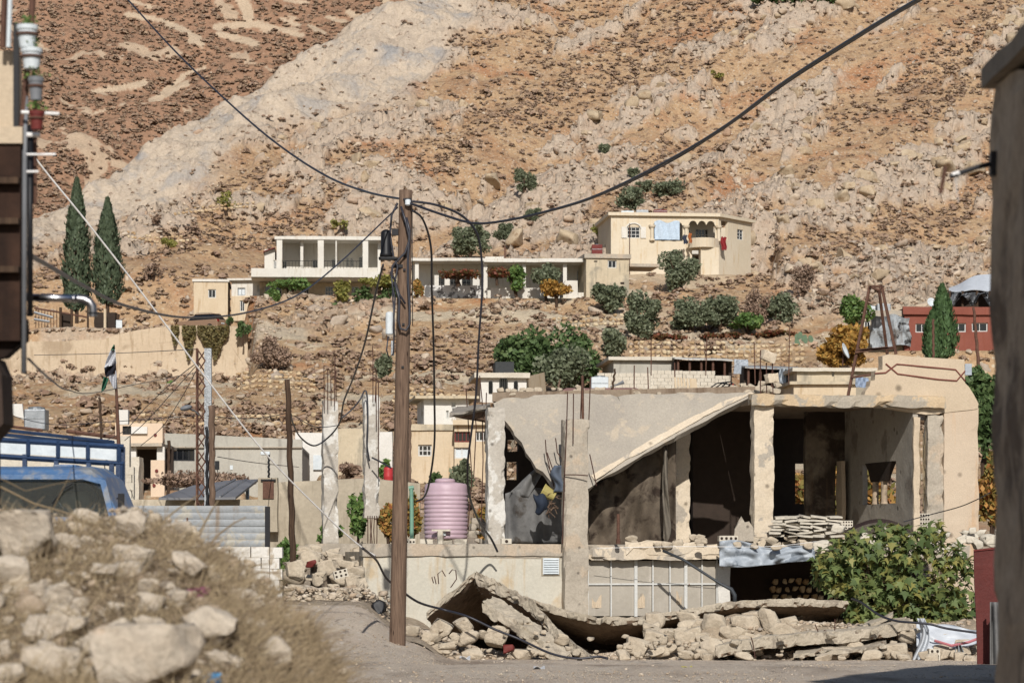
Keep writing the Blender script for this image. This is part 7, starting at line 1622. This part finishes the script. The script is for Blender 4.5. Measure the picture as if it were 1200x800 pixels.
# white plastic sheet
def sheet_():
    root = T('plastic_sheet', 'torn white plastic sheet hanging over the rubble left of the red sheet', 'plastic sheet', P(1100,775,56.8))
    def g(i, j):
        px = 1074+74*i; top = 728+9*i+1.5*math.sin(i*9); bot = 757+6*math.sin(i*3.2)-4*i; py = top+(bot-top)*j
        return P(px, py, 56.6+.5*(1-j)+.10*mnoise.noise(Vector((i*6,j*4,3))))
    MB().sheet(g, 40, 12, .006).build('sheet', M_['whitetarp'], root, smooth=True)
    def g(i, j):
        w_ = 8+7*j; px = 1079+w_*(i-.5)+5*math.sin(j*4); py = 724+50*j; return P(px, py, 56.5+.10*math.sin(i*9+j*3))
    MB().sheet(g, 12, 20, .006).build('hanging_fold', M_['whitetarp'], root, smooth=True)
    def g(i, j):
        w_ = 3+13*j; px = 1123+w_*(i-.45)+2*j; py = 752+22*j; return P(px, py, 56.5+.08*math.sin(i*11))
    MB().sheet(g, 12, 10, .006).build('hanging_fold', plain('greyer plastic','9a9fa3',.5), root, smooth=True)
    m = MB(); m.tube([P(1095,750,56.45),P(1115,756,56.45),P(1135,752,56.45),P(1148,747,56.45)], .03, 6); m.build('red_hem', plain('faded red hem','b56a70',.8), root)
sheet_()
airbrick(1094,768,56.2,'hollow block beneath the white plastic sheet',.22,.28,0,rows=3,ncol=2)
# red metal sheet
def redsheet():
    Y = 46; m = MB(); m.prism([P(1146,792,Y),P(1190,792,Y),P(1186,640,Y),P(1141,645,Y)], (0,.04,0)); root = T('red_metal_sheet', 'dark red metal sheet standing beside the dark wall on the right', 'metal sheet', P(1165,792,Y)); m.build('sheet', surf('dark red gate paint','5c2722','6b302a',2,fine=16,contrast=.2,rough=.6,streak='4c2420'), root, sub=.3, jit=.01)
    m = MB(); m.tube([P(1141,645,Y-.01),P(1186,640,Y-.01)], .018, 5); m.build('top_rail', M_['redsheet'], root)
    def g(i, j): return P(1160+26*i*(1-.4*j), 800-95*j, 45.5+.08*math.sin(i*12))
    solo(MB().sheet(g, 20, 14, .01), 'grey_cloth', M_['greycloth'], 'grey cloth hanging before the lower part of the red sheet', 'cloth', smooth=True)
redsheet()
# ---- main utility pole
def mainpole():
    Y = 54; root = T('tall_utility_pole', 'tall brown wooden utility pole carrying thick black cables', 'utility pole', P(466,752,Y)); s = Y/F; n = 34
    pts = [P(465.5,765,Y)]+[P(465.8+(475.5-465.8)*(i/n), 752+(223-752)*i/n, Y) for i in range(n+1)]; m = MB(); m.tube(pts, [9.6*s]+[(9.6-2.0*i/n)*s*(1+.015*math.sin(i*1.9)) for i in range(n+1)], 24); m.build('shaft', M_['pole'], root, smooth=True)
    def tc(name, q, r_=.02, mat='cable', dy=-.25, n_=8): m = MB(); m.tube([P(a,b,Y+dy) for a,b in q], r_, n_); return m.build(name, M_[mat], root, smooth=True)
    # splice closure (black cylinder) with bracket
    m = MB(); c = P(452.5,300,Y-.22); m.lathe([(.10,c.z-.02),(.125,c.z),(.115,c.z+.05),(.1,c.z+.08),(.1,c.z+.42),(.085,c.z+.47),(.03,c.z+.50)], (c.x,c.y,0), 20); m.build('splice_closure', M_['black'], root, smooth=True)
    m = MB(); m.cbox(P(455,303,Y-.2),(.36,.22,.05)); m.build('closure_base', M_['black'], root, bevel=.01)
    m = MB(); m.cbox(P(463,272,Y-.12),(.12,.12,.12)); m.build('bracket', M_['black'], root); m = MB(); m.cbox(P(466,312,Y-.1),(.2,.1,.06)); m.build('bracket', M_['black'], root)
    m = MB(); m.lathe([(.03,0),(.055,.02),(.055,.1),(.03,.12)], tuple(P(478,238,Y-.2)-Vector((0,0,.05))), 14); m.build('insulator', M_['panelW'], root)
    ins = MB(); c = P(478.5,236,Y-.17); ins.cbox(c,(.12,.06,.12)); ins.build('insulator_bracket', M_['black'], root)
    # cylinder and box lower down
    c = P(456.5,392,Y-.12); m = MB(); m.lathe([(.06,c.z),(.075,c.z+.02)]+[(x,c.z+.04+i*.03) for i in range(12) for x in (.075,)]+[(.07,c.z+.41),(.04,c.z+.43)], (c.x,c.y,0), 16); m.build('ribbed_canister', M_['panelW'], root)
    m = MB(); m.cbox(P(460,408,Y-.2),(.06,.06,.28)); m.build('small_grey_box', M_['steel'], root, bevel=.008)
    tc('looped_cable', [(466,238),(459,252),(457,275),(461,300),(466,312),(463,330),(468,345),(475,356)])
    tc('looped_cable', [(470,242),(476,262),(480,280),(475,296),(466,305),(460,312),(459,322),(464,330)], .022)
    tc('looped_cable', [(462,330),(468,350),(467,376),(469,385),(476,387),(480,380),(480,360),(478,330),(478,300),(480,270),(476,255)], .024)
    tc('looped_cable', [(458,318),(460,335),(463,350),(461,380),(462,395)], .016)
    tc('looped_cable', [(455,394),(453,410),(456,420),(461,414),(462,380),(460,340)], .014)
    tc('thin_wire', [(483,240),(483,300),(483.5,382)], .008, 'black', .1)
    m = MB()
    for py in (262,300,316,380,430):
        c = P(475.6-(py-222)*.018,py,Y-.17*(1-.1)); m.cbox(c,(.05,.03,.04))
    m.build('bolt', M_['black'], root)
mainpole()
# ---- cables through the air (each one a round cable of its own)
def cable(name, label, pts, r_=.02, mat='cable', n=6):
    """pts: (px, py, Y) smoothed by Catmull-Rom"""
    P_ = [P(*q) for q in pts]; out = []
    for i in range(len(P_)-1):
        p0, p1, p2, p3 = P_[max(i-1,0)], P_[i], P_[i+1], P_[min(i+2,len(P_)-1)]
        for k in range(8):
            t = k/8; out.append(.5*((2*p1)+(p2-p0)*t+(2*p0-5*p1+4*p2-p3)*t*t+(3*p1-p0-3*p2+p3)*t**3))
    out.append(P_[-1]); m = MB(); m.tube(out, r_, n); return solo(m, name, M_[mat], label, 'cable', smooth=True)
cable('thick_cable', 'thick black cable sagging from the upper right to the tall utility pole', [(1190,-62,30),(1075,0,33.5),(1000,45,36),(920,96,39),(850,148,42),(780,190,44.5),(700,229,47.5),(640,248,49.5),(590,259,51),(555,261.5,52),(520,252,53),(480,238,53.8)], .024)
cable('thick_cable', 'thin black companion cable along the thick upper right cable', [(1190,-55,30.1),(1075,3,33.6),(1000,48,36.1),(920,99,39.1),(850,150,42.1),(780,193,44.6),(700,230.5,47.6),(640,249,49.6),(590,260,51)], .010)
cable('long_cable', 'black cable coming down from the upper left to the tall utility pole', [(120,-35,75),(150,0,72),(205,60,69),(260,113,66),(320,165,62.5),(380,205,59.5),(430,225,56.5),(475,234,53.8)], .022)
cable('hanging_cable', 'long black cable from the pole hanging down to the corner column', [(482,236,53.8),(510,240,54),(540,252,54.5),(558,272,55),(564,300,55.4),(565,340,55.6),(561,400,56),(558,460,56.5),(552,510,57),(548,545,57.5),(550,580,58.5),(562,612,60),(575,630,61),(583,646,61.3)], .024)
cable('tank_cable', 'black cable dropping in an arc from the pole to the pink tank', [(484,247,53.8),(496,258,54.3),(505,290,55),(506,340,56),(508,400,57.5),(509,460,59),(509,520,60.5),(503,565,62),(497,582,63),(488,587,63.3)], .022)
cable('white_cable', 'white cable slanting from the left balcony down across the village', [(20,150,46),(45,190,46.5),(100,258,47.3),(160,335,48.3),(230,428,49.6),(310,530,51.2),(380,602,52.8),(420,638,53.7),(440,651,54.1)], .017, 'rope')
cable('ground_cable', 'black cable running down over the folded slab to the road', [(425,642,51),(441,656,54),(452,676,55),(466,688,55.6),(490,705,56.4),(520,714,57),(548,722,56.6),(580,737,56.6),(610,749,56.6),(645,765,56.2),(675,771,56),(700,769,56),(712,771,55.9)], .024)
cable('low_cable', 'black cable from the left building rising to the splice closure on the pole', [(28,295,14.2),(60,313,17),(100,336,21),(150,359,26),(220,372,33),(290,366,40),(350,345,45),(400,306,49),(440,268,52.5),(466,243,53.8)], .0135)
cable('service_cable', 'black cable sagging from the pole between the two concrete columns', [(449,310,53.7),(440,345,55),(428,400,58),(415,440,61),(403,470,64),(398,495,66),(385,512,67),(368,522,67),(352,512,66),(343,495,64),(341,485,62.5)], .02)
cable('service_cable', 'black cable looping over the top of the broken concrete column', [(400,490,66.5),(412,480,66.6),(422,468,66.6),(427,458,66.7),(430,463,66.7),(431,490,66.7),(430,520,66.7),(433,540,66.8)], .02)
cable('service_cable', 'short black cable from the broken column behind the pole', [(436,536,66.6),(446,541,66.4),(458,548,66)], .02)
for i, (q, lab) in enumerate([([(0,483,80),(60,497,76),(130,494,72),(200,489,68),(235,487,66)],'low wire from the left edge to the lattice mast'),([(232,424,66),(205,445,68),(170,478,72),(145,505,76),(110,522,80)],'upper wire fanning left from the lattice mast'),([(232,426,66),(200,462,70),(170,495,74),(146,516,78)],'middle wire fanning left from the lattice mast'),([(233,428,66),(215,462,68),(190,500,72),(165,522,76)],'lower wire fanning left from the lattice mast'),
    ([(243,487,65.5),(280,490,64.5),(310,489,63.5),(335,484,62.3)],'wire between the lattice mast and the dark pole'),([(33,420,14.5),(60,445,20),(80,457,30),(110,460,45),(170,448,58),(232,436,66)],'thin wire from the left building to the lattice mast'),([(40,416,90),(130,414,80),(232,409,66)],'faint wire before the tan retaining wall'),([(345,487,62),(370,500,64),(398,498,66)],'short wire from the dark pole to the white column'),
    ([(255,535,64.5),(300,542,70),(350,547,80)],'thin wire along the grey hall')]):
    cable('wire', lab, q, .010 if i != 5 else .007)
cable('barbed_wire', 'thin wire slung from the ruin wall end to the dark wall', [(1059,611,61.2),(1085,604,61),(1123,594,60),(1145,585,58),(1160,577,55)], .012)
cable('ground_hose', 'black hose from the fig tree over the slab to the plastic sheet', [(998,701,58.6),(1010,706,57.8),(1030,720,57),(1050,727,56.6),(1070,729,56.4),(1090,731,56.3),(1110,736,56.2),(1145,741,56)], .024)
cable('ledge_wire', 'thin pale wire in front of the ledge', [(700,642,61.6),(800,640,61.6),(900,640,61.8),(965,633,62)], .006, 'rope')
# ================================================================ close foreground
# building on the left: balcony, pots, pipes
def left_building():
    Y = 14; s = Y/F; root = T('balcony_building', 'shaded corner of a building with a flower pot balcony at the left edge', 'house', P(-40,800,Y)); X = lambda px, y=Y: P(px,0,y).x; Z = lambda py, y=Y: P(0,py,y).z
    m = MB(); m.box((X(-400),Y,Z(154)),(X(17),Y+.2,Z(60))); m.build('balcony_wall', M_['plaster'], root, sub=.12, jit=.004)
    m = MB(); m.box((X(-400),Y-.1,Z(172)),(X(30),Y+.18,Z(153))); m.build('balcony_slab', M_['plaster'], root, sub=.12, jit=.006)
    m = MB(); m.box((X(-400),Y-.08,Z(400)),(X(27),Y-.02,Z(172)-.003)); m.build('shade_boarding', surf('boards in painted shade','2e2019','4a3326',3,fine=8,contrast=.4,streak='1d1613'), root, sub=.2, jit=.004)  # boards stand in for the shaded underside; the shade is in their dark colour
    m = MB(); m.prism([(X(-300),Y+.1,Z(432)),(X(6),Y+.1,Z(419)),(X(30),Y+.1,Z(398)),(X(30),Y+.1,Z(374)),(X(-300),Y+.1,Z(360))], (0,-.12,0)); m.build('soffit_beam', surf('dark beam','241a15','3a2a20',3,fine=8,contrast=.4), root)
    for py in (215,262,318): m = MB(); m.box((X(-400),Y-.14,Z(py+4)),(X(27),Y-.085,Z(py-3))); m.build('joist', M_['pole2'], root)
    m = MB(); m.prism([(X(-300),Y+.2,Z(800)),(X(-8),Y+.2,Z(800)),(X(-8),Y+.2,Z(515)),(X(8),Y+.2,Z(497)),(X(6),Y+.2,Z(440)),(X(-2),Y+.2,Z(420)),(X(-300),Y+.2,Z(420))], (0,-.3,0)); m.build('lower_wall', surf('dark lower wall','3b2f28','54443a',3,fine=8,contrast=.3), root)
    for px, r_ in ((7,.012),(14,.012)):
        m = MB(); m.tube([(X(px+3),Y-.1,Z(-30)),(X(px),Y-.1,Z(60))], r_, 6); m.build('balcony_baluster', M_['panelW'] if px == 14 else M_['rust'], root)
    m = MB(); m.tube([(X(10),Y-.08,Z(-30)),(X(9),Y-.08,Z(58))], .013, 6); m.build('railing_post', M_['rust'], root)
    m = MB(); m.box((X(18),Y-.06,Z(152)),(X(24),Y-.02,Z(30))); m.build('iron_upright', M_['black'], root)
    m = MB(); m.tube([(X(28),Y-.05,Z(150)),(X(36),Y-.05,Z(60)),(X(42),Y-.05,Z(-20))], .016, 6); m.build('railing_stay', M_['rust'], root)
    m = MB(); m.tube([(X(32),Y-.05,Z(115)),(X(31),Y-.05,Z(190)),(X(30),Y-.05,Z(438))], .013, 10); m.build('grey_downpipe', M_['greypipe'], root, smooth=True)
    m = MB(); m.tube([(X(42),Y-.03,Z(115)),(X(42),Y-.03,Z(240))], .011, 8); m.build('red_pipe', M_['rust'], root)
    m = MB(); m.tube([(X(38.5),Y-.08,Z(150)),(X(38.5),Y-.08,Z(372))], .014, 10); m.build('black_downpipe', M_['black'], root, smooth=True)
    for py in (138,185,205): 
        m = MB(); e = 74 if py == 138 else (70 if py == 185 else 50); m.tube([(X(30 if py == 138 else 36),Y-.12,Z(py-2 if py==138 else py)),(X(e),Y-.12,Z(py))], .0085 if py == 138 else .006, 8); m.build('clothes_rail', M_['rope'], root)
    m = MB(); m.tube([(X(36),Y-.11,Z(162)),(X(51),Y-.11,Z(162))], .012, 8); m.build('clothes_rail', M_['rope'], root)
left_building()
def pot(label, px, py, w, h, mat, k):
    Y = 13.75; s = Y/F; c = P(px, py+h/2, Y); root = T('flower_pot', label, 'flower pot', c); m = MB(); r1 = w*s/2; hh = h*s
    m.lathe([(r1*.72,c.z),(r1*.9,c.z+hh*.78),(r1*1.0,c.z+hh*.8),(r1,c.z+hh),(r1*.88,c.z+hh),(r1*.85,c.z+hh*.92)], (c.x,c.y,0), 26); m.build('pot_body', M_[mat], root, smooth=False)
    m = MB(); m.lathe([(r1*1.05,c.z+hh*.55),(r1*1.08,c.z+hh*.6),(r1*1.05,c.z+hh*.65)], (c.x,c.y,0), 26); m.build('wire_ring', M_['rust'], root)
    r = np.random.default_rng(k); p = np.array(c)+np.array([0,0,hh])+np.stack([r.normal(size=50)*.02,r.normal(size=50)*.02,r.random(50)*.05-.005],-1); leafcloud('plant', p, .014, M_['green'], k, root)
pot('upper white flower pot on the balcony edge', 32, 43, 25, 26, 'panelW', 1); pot('lower white flower pot with a dark rim band', 37, 69, 25, 24, 'panelW', 2)
pot('dark grey flower pot below the white ones', 42, 104, 18, 27, 'greypipe', 3); pot('terracotta flower pot behind the white rail', 43, 141, 18, 22, 'terra' if 'terra' in M_ else 'redsheet', 4)
def flue():
    Y = 14.2; root = T('flue_pipe', 'shiny metal flue pipe with a downturned elbow sticking out at the left', 'flue pipe', P(33,349,Y)); c = P(97,349,Y)
    m = MB(); m.tube([P(20,348,Y),P(60,349,Y),P(92,350,Y)], .019, 18); m.build('straight_pipe', M_['chrome'], root, smooth=True)
    m = MB(); m.tube([P(92,350,Y),P(99,351,Y),P(105,354,Y),P(108.5,359,Y),P(109,366,Y),P(109,371,Y)], [.022,.0225,.0225,.0225,.022,.022], 18, cap=False); o = m.build('elbow', plain('dull flue elbow','8c8a8c',.3,.9,.5,.1), root, smooth=True)
    for px in (86,91): m = MB(); m.tube([P(px,349.7,Y),P(px+1.5,349.8,Y)], .0225, 18); m.build('collar', M_['chrome'], root)
    m = MB(); m.tube([P(109,366,Y),P(109,368,Y)], .025, 18); m.build('end_collar', M_['black'], root)
flue()
# small iron things between: fence frames under the cypresses
def pen():
    Y = 243; root = T('wire_pen', 'makeshift pen of posts, mesh and dark tin below the cypresses', 'pen', P(90,395,Y))
    for px, y0, y1 in ((71,360,402),(84,362,400),(103,355,398),(123,362,396),(138,368,392)):
        m = MB(); m.tube([P(px,y1,Y),P(px,y0,Y)], .12 if px not in (103,) else .09, 6); m.build('post', M_['pole2'] if px != 123 else M_['houseT'], root)
    for i in range(9): m = MB(); m.tube([P(42+i*3.5,395,Y+.5),P(42+i*3.5,363,Y+.5)], .03, 4); m.build('mesh_wire', M_['rust'], root)
    m = MB(); m.tube([P(40,361,Y),P(71,366,Y),P(104,372,Y)], .08, 5); m.build('rail', M_['rust'], root)
    a = P(111,391,Y+1); b = P(135,366,Y+1); m = MB(); m.box((a.x,a.y,a.z),(b.x,a.y+2,b.z)); m.build('dark_tin_box', M_['dark'], root, sub=1, jit=.1)
    a = P(136,391,Y-.2); b = P(143,375,Y-.2); m = MB(); m.box((a.x,a.y,a.z),(b.x,a.y+.1,b.z)); m.build('pale_door', M_['panelW'], root)
    a = P(72,394,Y+1); b = P(84,367,Y+1); m = MB(); m.box((a.x,a.y,a.z),(b.x,a.y+.3,b.z)); m.build('dark_tin', M_['dark'], root)
    for q in ((40,366,62,372),(40,374,58,377)): m = MB(); m.tube([P(q[0],q[1],Y-.1),P(q[2],q[3],Y-.1)], .12, 6); m.build('pipe_rail', M_['steel'], root)
pen()
# ---- right wall with its cap and bracket; an unseen house added beyond the frame to shade the road
def right_wall():
    x0 = (1163-600)/F*12; root = T('shaded_wall', 'rough wall in shade at the right edge with a projecting coping', 'wall', (x0+1.5,8,0))
    m = MB(); m.box((x0,3.5,-.1),(x0+3,12,P(0,104,12).z)); m.build('wall', M_['shadewall'], root, sub=.22, jit=.02, jf=3, chip=.03)
    zc = P(0,104,12).z; m = MB(); m.box((x0-.045,3.4,zc+.003),(x0+3.1,12.04,zc+.09)); m.build('coping', surf('dark coping','8d8172','a39684',3,fine=12,contrast=.3), root, sub=.2, jit=.012, chip=.02)
    br = MB(); Y = 11.9; br.tube([P(1170,190,Y),P(1145,196,Y),P(1122,204,Y),P(1113,207,Y)], .011, 8); b = T('wall_bracket', 'black iron bracket sticking out of the dark right wall', 'bracket', P(1168,200,Y)); br.build('arm', M_['black'], b)
    m = MB(); m.tube([P(1108,195,Y),P(1105,212,Y),P(1102,227,Y)], .009, 6); m.build('cross_bar', M_['rust'], b)
    m = MB(); m.tube([P(1116,205.5,Y),P(1124,203,Y)], .0115, 8); m.build('white_band', M_['rope'], b)
    m = MB(); m.cbox(P(1167,192,Y),(.05,.05,.10)); m.build('wall_plate', M_['black'], b)
    m = MB(); m.tube([P(1120,205,Y),P(1121,220,Y),P(1123,236,Y)], .0015, 4); m.build('dangling_string', M_['rope'], b)
right_wall()
def shade_house():
    a = Vector((4.75,25.7,0)); b = Vector((7.6,31.8,0)); d = (b-a).normalized(); nrm = Vector((d.y,-d.x,0)); root = T('added_shade_house', 'plain unseen house added just outside the right edge to shade the road', 'house', (a+b)/2+nrm*3)
    m = MB(); m.prism([a, b, b+nrm*8, a+nrm*8-d*2, ], (0,0,8)); m.build('wall', M_['plaster'], root)
    m = MB(); m.prism([a-nrm*.1, b-nrm*.1+d*.1, b+nrm*8, a+nrm*8-d*2], (0,0,.2)); m.v = [v+Vector((0,0,8.003)) for v in m.v]; m.build('roof', M_['concrete'], root)
shade_house()
# ---- the rubble heap close to the viewer
def heap_z(x, y):
    px = 600+F*x/y
    sil = np.interp(px, [-300,-60,0,60,130,200,240,280,310,330,350,370,400,430,470], [580,594,602,610,613,623,640,662,690,706,728,752,800,850,1000])
    zt = EYE+(HZ-sil)/F*14.0
    prof = sstep(6.5, 14, y)*(1-sstep(14.6, 19, y))
    zf = np.where(y < 14, .0+(zt)*(.60+.40*sstep(8.5, 14, y)), zt)
    z = zf*(1-sstep(14.5, 19.5, y))*sstep(3.5, 7, y)
    z = np.where(px > 405, np.minimum(z, np.interp(px, [405,520,600], [1.03,.3,-.1])), z)
    z = z+(fbm(x*2.2, y*2.2, 301, 5)-.5)*.22*sstep(.1,.5,z)+(fbm(x*9, y*9, 302, 4)-.5)*.07
    return z
def fore_heap():
    xs = np.linspace(-7, .2, 420); ys = np.linspace(4, 20, 520); X, Y = np.meshgrid(xs, ys); Z = heap_z(X, Y)-.03
    idx = np.arange(X.size).reshape(X.shape); Fc = np.stack([idx[:-1,:-1], idx[:-1,1:], idx[1:,1:], idx[1:,:-1]], -1).reshape(-1,4)
    tag(mesh_np('earth_heap', np.stack([X,Y,Z],-1).reshape(-1,3), Fc, surf('dry earth of the heap','94806a','b3a084',3,patch='c6b498',pth=(.55,.62),pscale=4,fine=30,contrast=.4,bump=.9,bd=.03), smooth=True, origin=(0,0,0)), kind='structure')
    return X, Y, Z
HX, HY, HZg = fore_heap()
def fore_seen(px, py, Y0=7.5, Y1=15):
    """first heap point on the ray of this pixel"""
    ys = np.linspace(Y0, Y1, 400); x = (px-600)/F*ys; z = heap_z(x, ys); zr = EYE+(HZ-py)/F*ys; h = np.where(z >= zr)[0]; i = h[0] if len(h) else 300
    return float(ys[i])
for i, (px, py, w, h, lab) in enumerate([(28,630,62,62,'large craggy boulder at the left of the heap'),(14,668,48,40,'pale boulder below the craggy one at the left edge'),(165,762,120,78,'huge pale boulder at the bottom of the heap'),(135,738,34,26,'rounded stone leaning on the huge boulder'),(176,738,40,34,'upright stone behind the huge boulder'),(62,776,64,42,'tan angular stone left of the huge boulder'),(62,735,70,28,'flat grey stone left of the huge boulder'),(250,732,62,52,'big pale stone at the right side of the heap'),
    (78,634,30,18,'small pale stone right of the craggy boulder'),(70,700,38,36,'dusty stone in the middle left of the heap'),(160,650,44,26,'weathered grey stone in the middle of the heap'),(220,660,40,26,'weathered stone half under dry stems'),(120,668,34,18,'buried stone in the straw'),(290,700,36,26,'buried tan stone near the right slope'),(320,765,40,36,'dim stone at the lower right slope of the heap'),(175,685,24,16,'small rounded stone above the brick'),
    (8,690,14,10,'small pale pebble stone at the left edge'),(10,727,14,12,'white round stone near the red brick'),(260,772,34,18,'whitish stone near the bottom right of the heap'),(208,618,34,20,'tan stone on the crest behind straw'),(150,612,34,30,'tan stone on the crest of the heap'),(100,605,30,16,'low stone on the crest near the truck'),(45,690,22,18,'greyish stone under the pale boulder'),(10,790,40,26,'dark stone at the bottom left corner'),(110,790,30,20,'reddish stone at the bottom edge'),(225,790,26,14,'small tan stone at the bottom edge')]):
    Y = fore_seen(px, py+h*.42)-w*.0008; rock('heap_boulder', lab, px, py, Y, w*1.12, h*1.15, 1200+i, 'fgrock', sub=4, cuts=15, rough=.11, lo=.42)
rng2 = random.Random(31)
for i in range(80):
    px = -20+330*rng2.random()**1.35; py0 = np.interp(px, [0,130,240,330,370], [590,605,645,712,760])+4; py = py0+(800-py0)*rng2.random()**.7; w = 8+26*rng2.random()**1.7; Y = fore_seen(px, py+w*.25)
    rock('heap_stone', 'small dusty stone half buried in the close rubble heap', px, py, Y, w, w*rng2.uniform(.55,.9), 1300+i, 'fgrock', group='small stones of the close heap', sub=2, cuts=10)
Y = fore_seen(29, 716); rock('broken_brick', 'orange red broken brick on the left of the heap', 29, 716, Y, 24, 18, 1401, plain('orange brick','a8583a',.9), cuts=6, cat='brick')
def crumple(name, label, px, py, w, h, c, k):
    Y = fore_seen(px, py)-.05
    def g(i, j): n = mnoise.noise_vector(Vector((i*4,j*4,k))); return P(px+w*(i-.5)+n.x*w*.3, py+h*(j-.5)+n.z*h*.4, Y+n.y*.03)
    solo(MB().sheet(g, 14, 10, .002), name, plain(name+' plastic', c, .5), label, 'litter')
def heap_gravel():
    r = np.random.default_rng(77); n = 5200; x = r.uniform(-3.2, -.35, n); y = r.uniform(7.5, 15.2, n); z = heap_z(x, y); k = z > .25; x, y, z = x[k], y[k], z[k]; s = r.lognormal(-4.35, .55, len(x))
    scatter('heap_gravel', [rock_arr(k+60, 2, 12, .08, .35) for k in range(6)], np.stack([x, y, z+s*.2], -1), np.stack([s*1.2, s, s*.8], -1), M_['rubble'], 'small broken stones and clods on the close heap', seed=8, tilt=.6)
heap_gravel()
crumple('blue_litter', 'bright blue plastic scrap at the bottom of the heap', 249, 794, 18, 10, '4a9fd4', 1)
crumple('pink_litter', 'magenta pink rag among the dry stems', 230, 694, 24, 10, '8c3f66', 2)
crumple('small_blue_litter', 'tiny light blue scrap in the middle of the heap', 184, 710, 6, 4, '5aa6c9', 3)
crumple('black_litter', 'black plastic scrap above the huge boulder', 147, 717, 16, 14, '1b1b1f', 4)
crumple('dark_blue_litter', 'small blue scrap at the lower left corner', 11, 796, 6, 5, '4c78b5', 5)
def scrap(px, py, Y, c, lab):
    b = P(px, py, Y); solo(MB().sheet(lambda i, j: b+Vector((.17*(i-.5), .25*(j-.5), .02+.03*math.sin(i*5+j*3))), 8, 6, .004), 'plastic_scrap', plain('scrap '+c, c, .5), lab, 'litter')
scrap(805, 784, 43.2, 'c9c02f', 'yellow plastic scrap lying on the road'); scrap(545, 772, 46.5, 'cfd0d2', 'white paper scrap on the road left of the ruin'); scrap(632, 784, 42.3, 'c4c4c4', 'pale plastic scrap in the middle of the road')
# straw and dry stems
def straw():
    r = np.random.default_rng(41)
    def blades(n, pxr, mode, lens, wd, mat, name, lab, seed):
        r = np.random.default_rng(seed); px = r.uniform(*pxr, n*3); sil = np.interp(px, [-60,0,60,130,200,240,280,310,330,350,370,400,430], [594,602,610,613,623,641,662,690,706,728,752,800,850])
        py = sil+r.random(n*3)**.9*(830-sil); dens = fbm(px/38, py/26, seed, 3); keep = ((dens > .47)&(py-sil < 95))|(dens > .56)|(py-sil < 30)|(px > 255); px, py, sil = px[keep][:n], py[keep][:n], sil[keep][:n]; n = len(px)
        if mode == 'tuft': k_ = r.integers(0, 110, n) % n; px, py, sil = px[k_], py[k_], sil[k_]
        ys = np.linspace(7, 15.5, 220); Vs = np.zeros((n, 8, 3)); ok = np.ones(n, bool)
        L = r.uniform(*lens, n); th = r.uniform(-1, 1, n)*1.25; ph = r.uniform(0, 6.28, n)
        for i in range(n):
            x = (px[i]-600)/F*ys; z = heap_z(x, ys); zr = EYE+(HZ-py[i])/F*ys; h = np.where(z >= zr)[0]; j = h[0] if len(h) else 190
            b = np.array([x[j], ys[j], z[j]-.01]); el = abs(r.normal(0, .5))+.12 if mode == 'flat' else r.uniform(.6, 1.4)
            if mode == 'tuft': b = b+np.array([r.normal()*.035, r.normal()*.03, 0]); el = r.uniform(.25, 1.3)
            d = np.array([math.cos(ph[i])*math.cos(el), math.sin(ph[i])*math.cos(el)*.7, math.sin(el)]); bend = np.array([math.cos(ph[i]+1)*.5, math.sin(ph[i]+1)*.4, -.6*r.random()])
            sdv = np.cross(d, np.array([0.,1,0.3])); sdv /= np.linalg.norm(sdv)+1e-6
            for k in range(4):
                t = k/3; c = b+d*L[i]*t+bend*L[i]*t*t*.5; ww = wd*(1-.75*t); Vs[i,2*k] = c-sdv*ww; Vs[i,2*k+1] = c+sdv*ww
        q = np.array([[0,1,3,2],[2,3,5,4],[4,5,7,6]]); Fc = (q[None]+(np.arange(n)*8)[:,None,None]).reshape(-1,4)
        tag(mesh_np(name, Vs.reshape(-1,3), Fc, M_[mat], origin=(0,0,0)), lab, 'dry grass', kind='stuff')
    blades(3600, (-40, 390), 'flat', (.05,.20), .0020, 'straw', 'dry_straw', 'pale dry straw covering the close heap', 51)
    blades(2600, (-40, 420), 'flat', (.05,.22), .0022, 'strawb', 'dry_stems', 'brown dry stems tangled over the close heap', 52)
    blades(4200, (-30, 385), 'tuft', (.05,.20), .0017, 'straw', 'straw_tufts', 'radiating tufts of dry grass on the close heap', 54)
    blades(650, (-20, 370), 'up', (.06,.2), .0018, 'straw', 'standing_straw', 'standing dry stalks along the heap crest', 53)
straw()
def branches():
    r = random.Random(61); root = None
    for i, (q, lab, rr) in enumerate([([(165,645),(185,615),(210,595),(232,580)],'bare curved twig before the metal fence',.006),([(228,648),(236,620),(248,598),(256,586)],'pale forked branch before the metal fence',.007),([(242,642),(256,626),(275,612),(288,606)],'dark bent twig right of the pale branch',.006),([(0,570),(40,590),(90,604),(130,616)],'long pale stalk slanting down before the truck',.006),([(0,560),(30,575),(60,568),(100,560)],'thin pale stalk crossing the truck windscreen',.0025),([(60,600),(80,560),(84,548)],'thin upright stalk before the windscreen',.0025),([(140,615),(165,600),(180,560)],'thin leaning stalk near the truck corner',.0025),([(262,660),(290,662),(320,660)],'stubby stalk lying below the metal fence',.006),([(282,672),(300,670),(330,671)],'dark stick end poking out of the heap',.008)]):
        Y = 14.2; m = MB(); m.tube([P(a,b,Y) for a,b in q], [rr*(1-.5*k/(len(q)-1)) for k in range(len(q))], 6)
        if i in (1,): m.tube([P(240,612,Y),P(232,600,Y),P(228,590,Y)], [rr*.5,rr*.3,rr*.2], 5)
        solo(m, 'dry_twig', M_['strawb'] if i in (2,8) else M_['straw'], lab, 'twig')
branches()
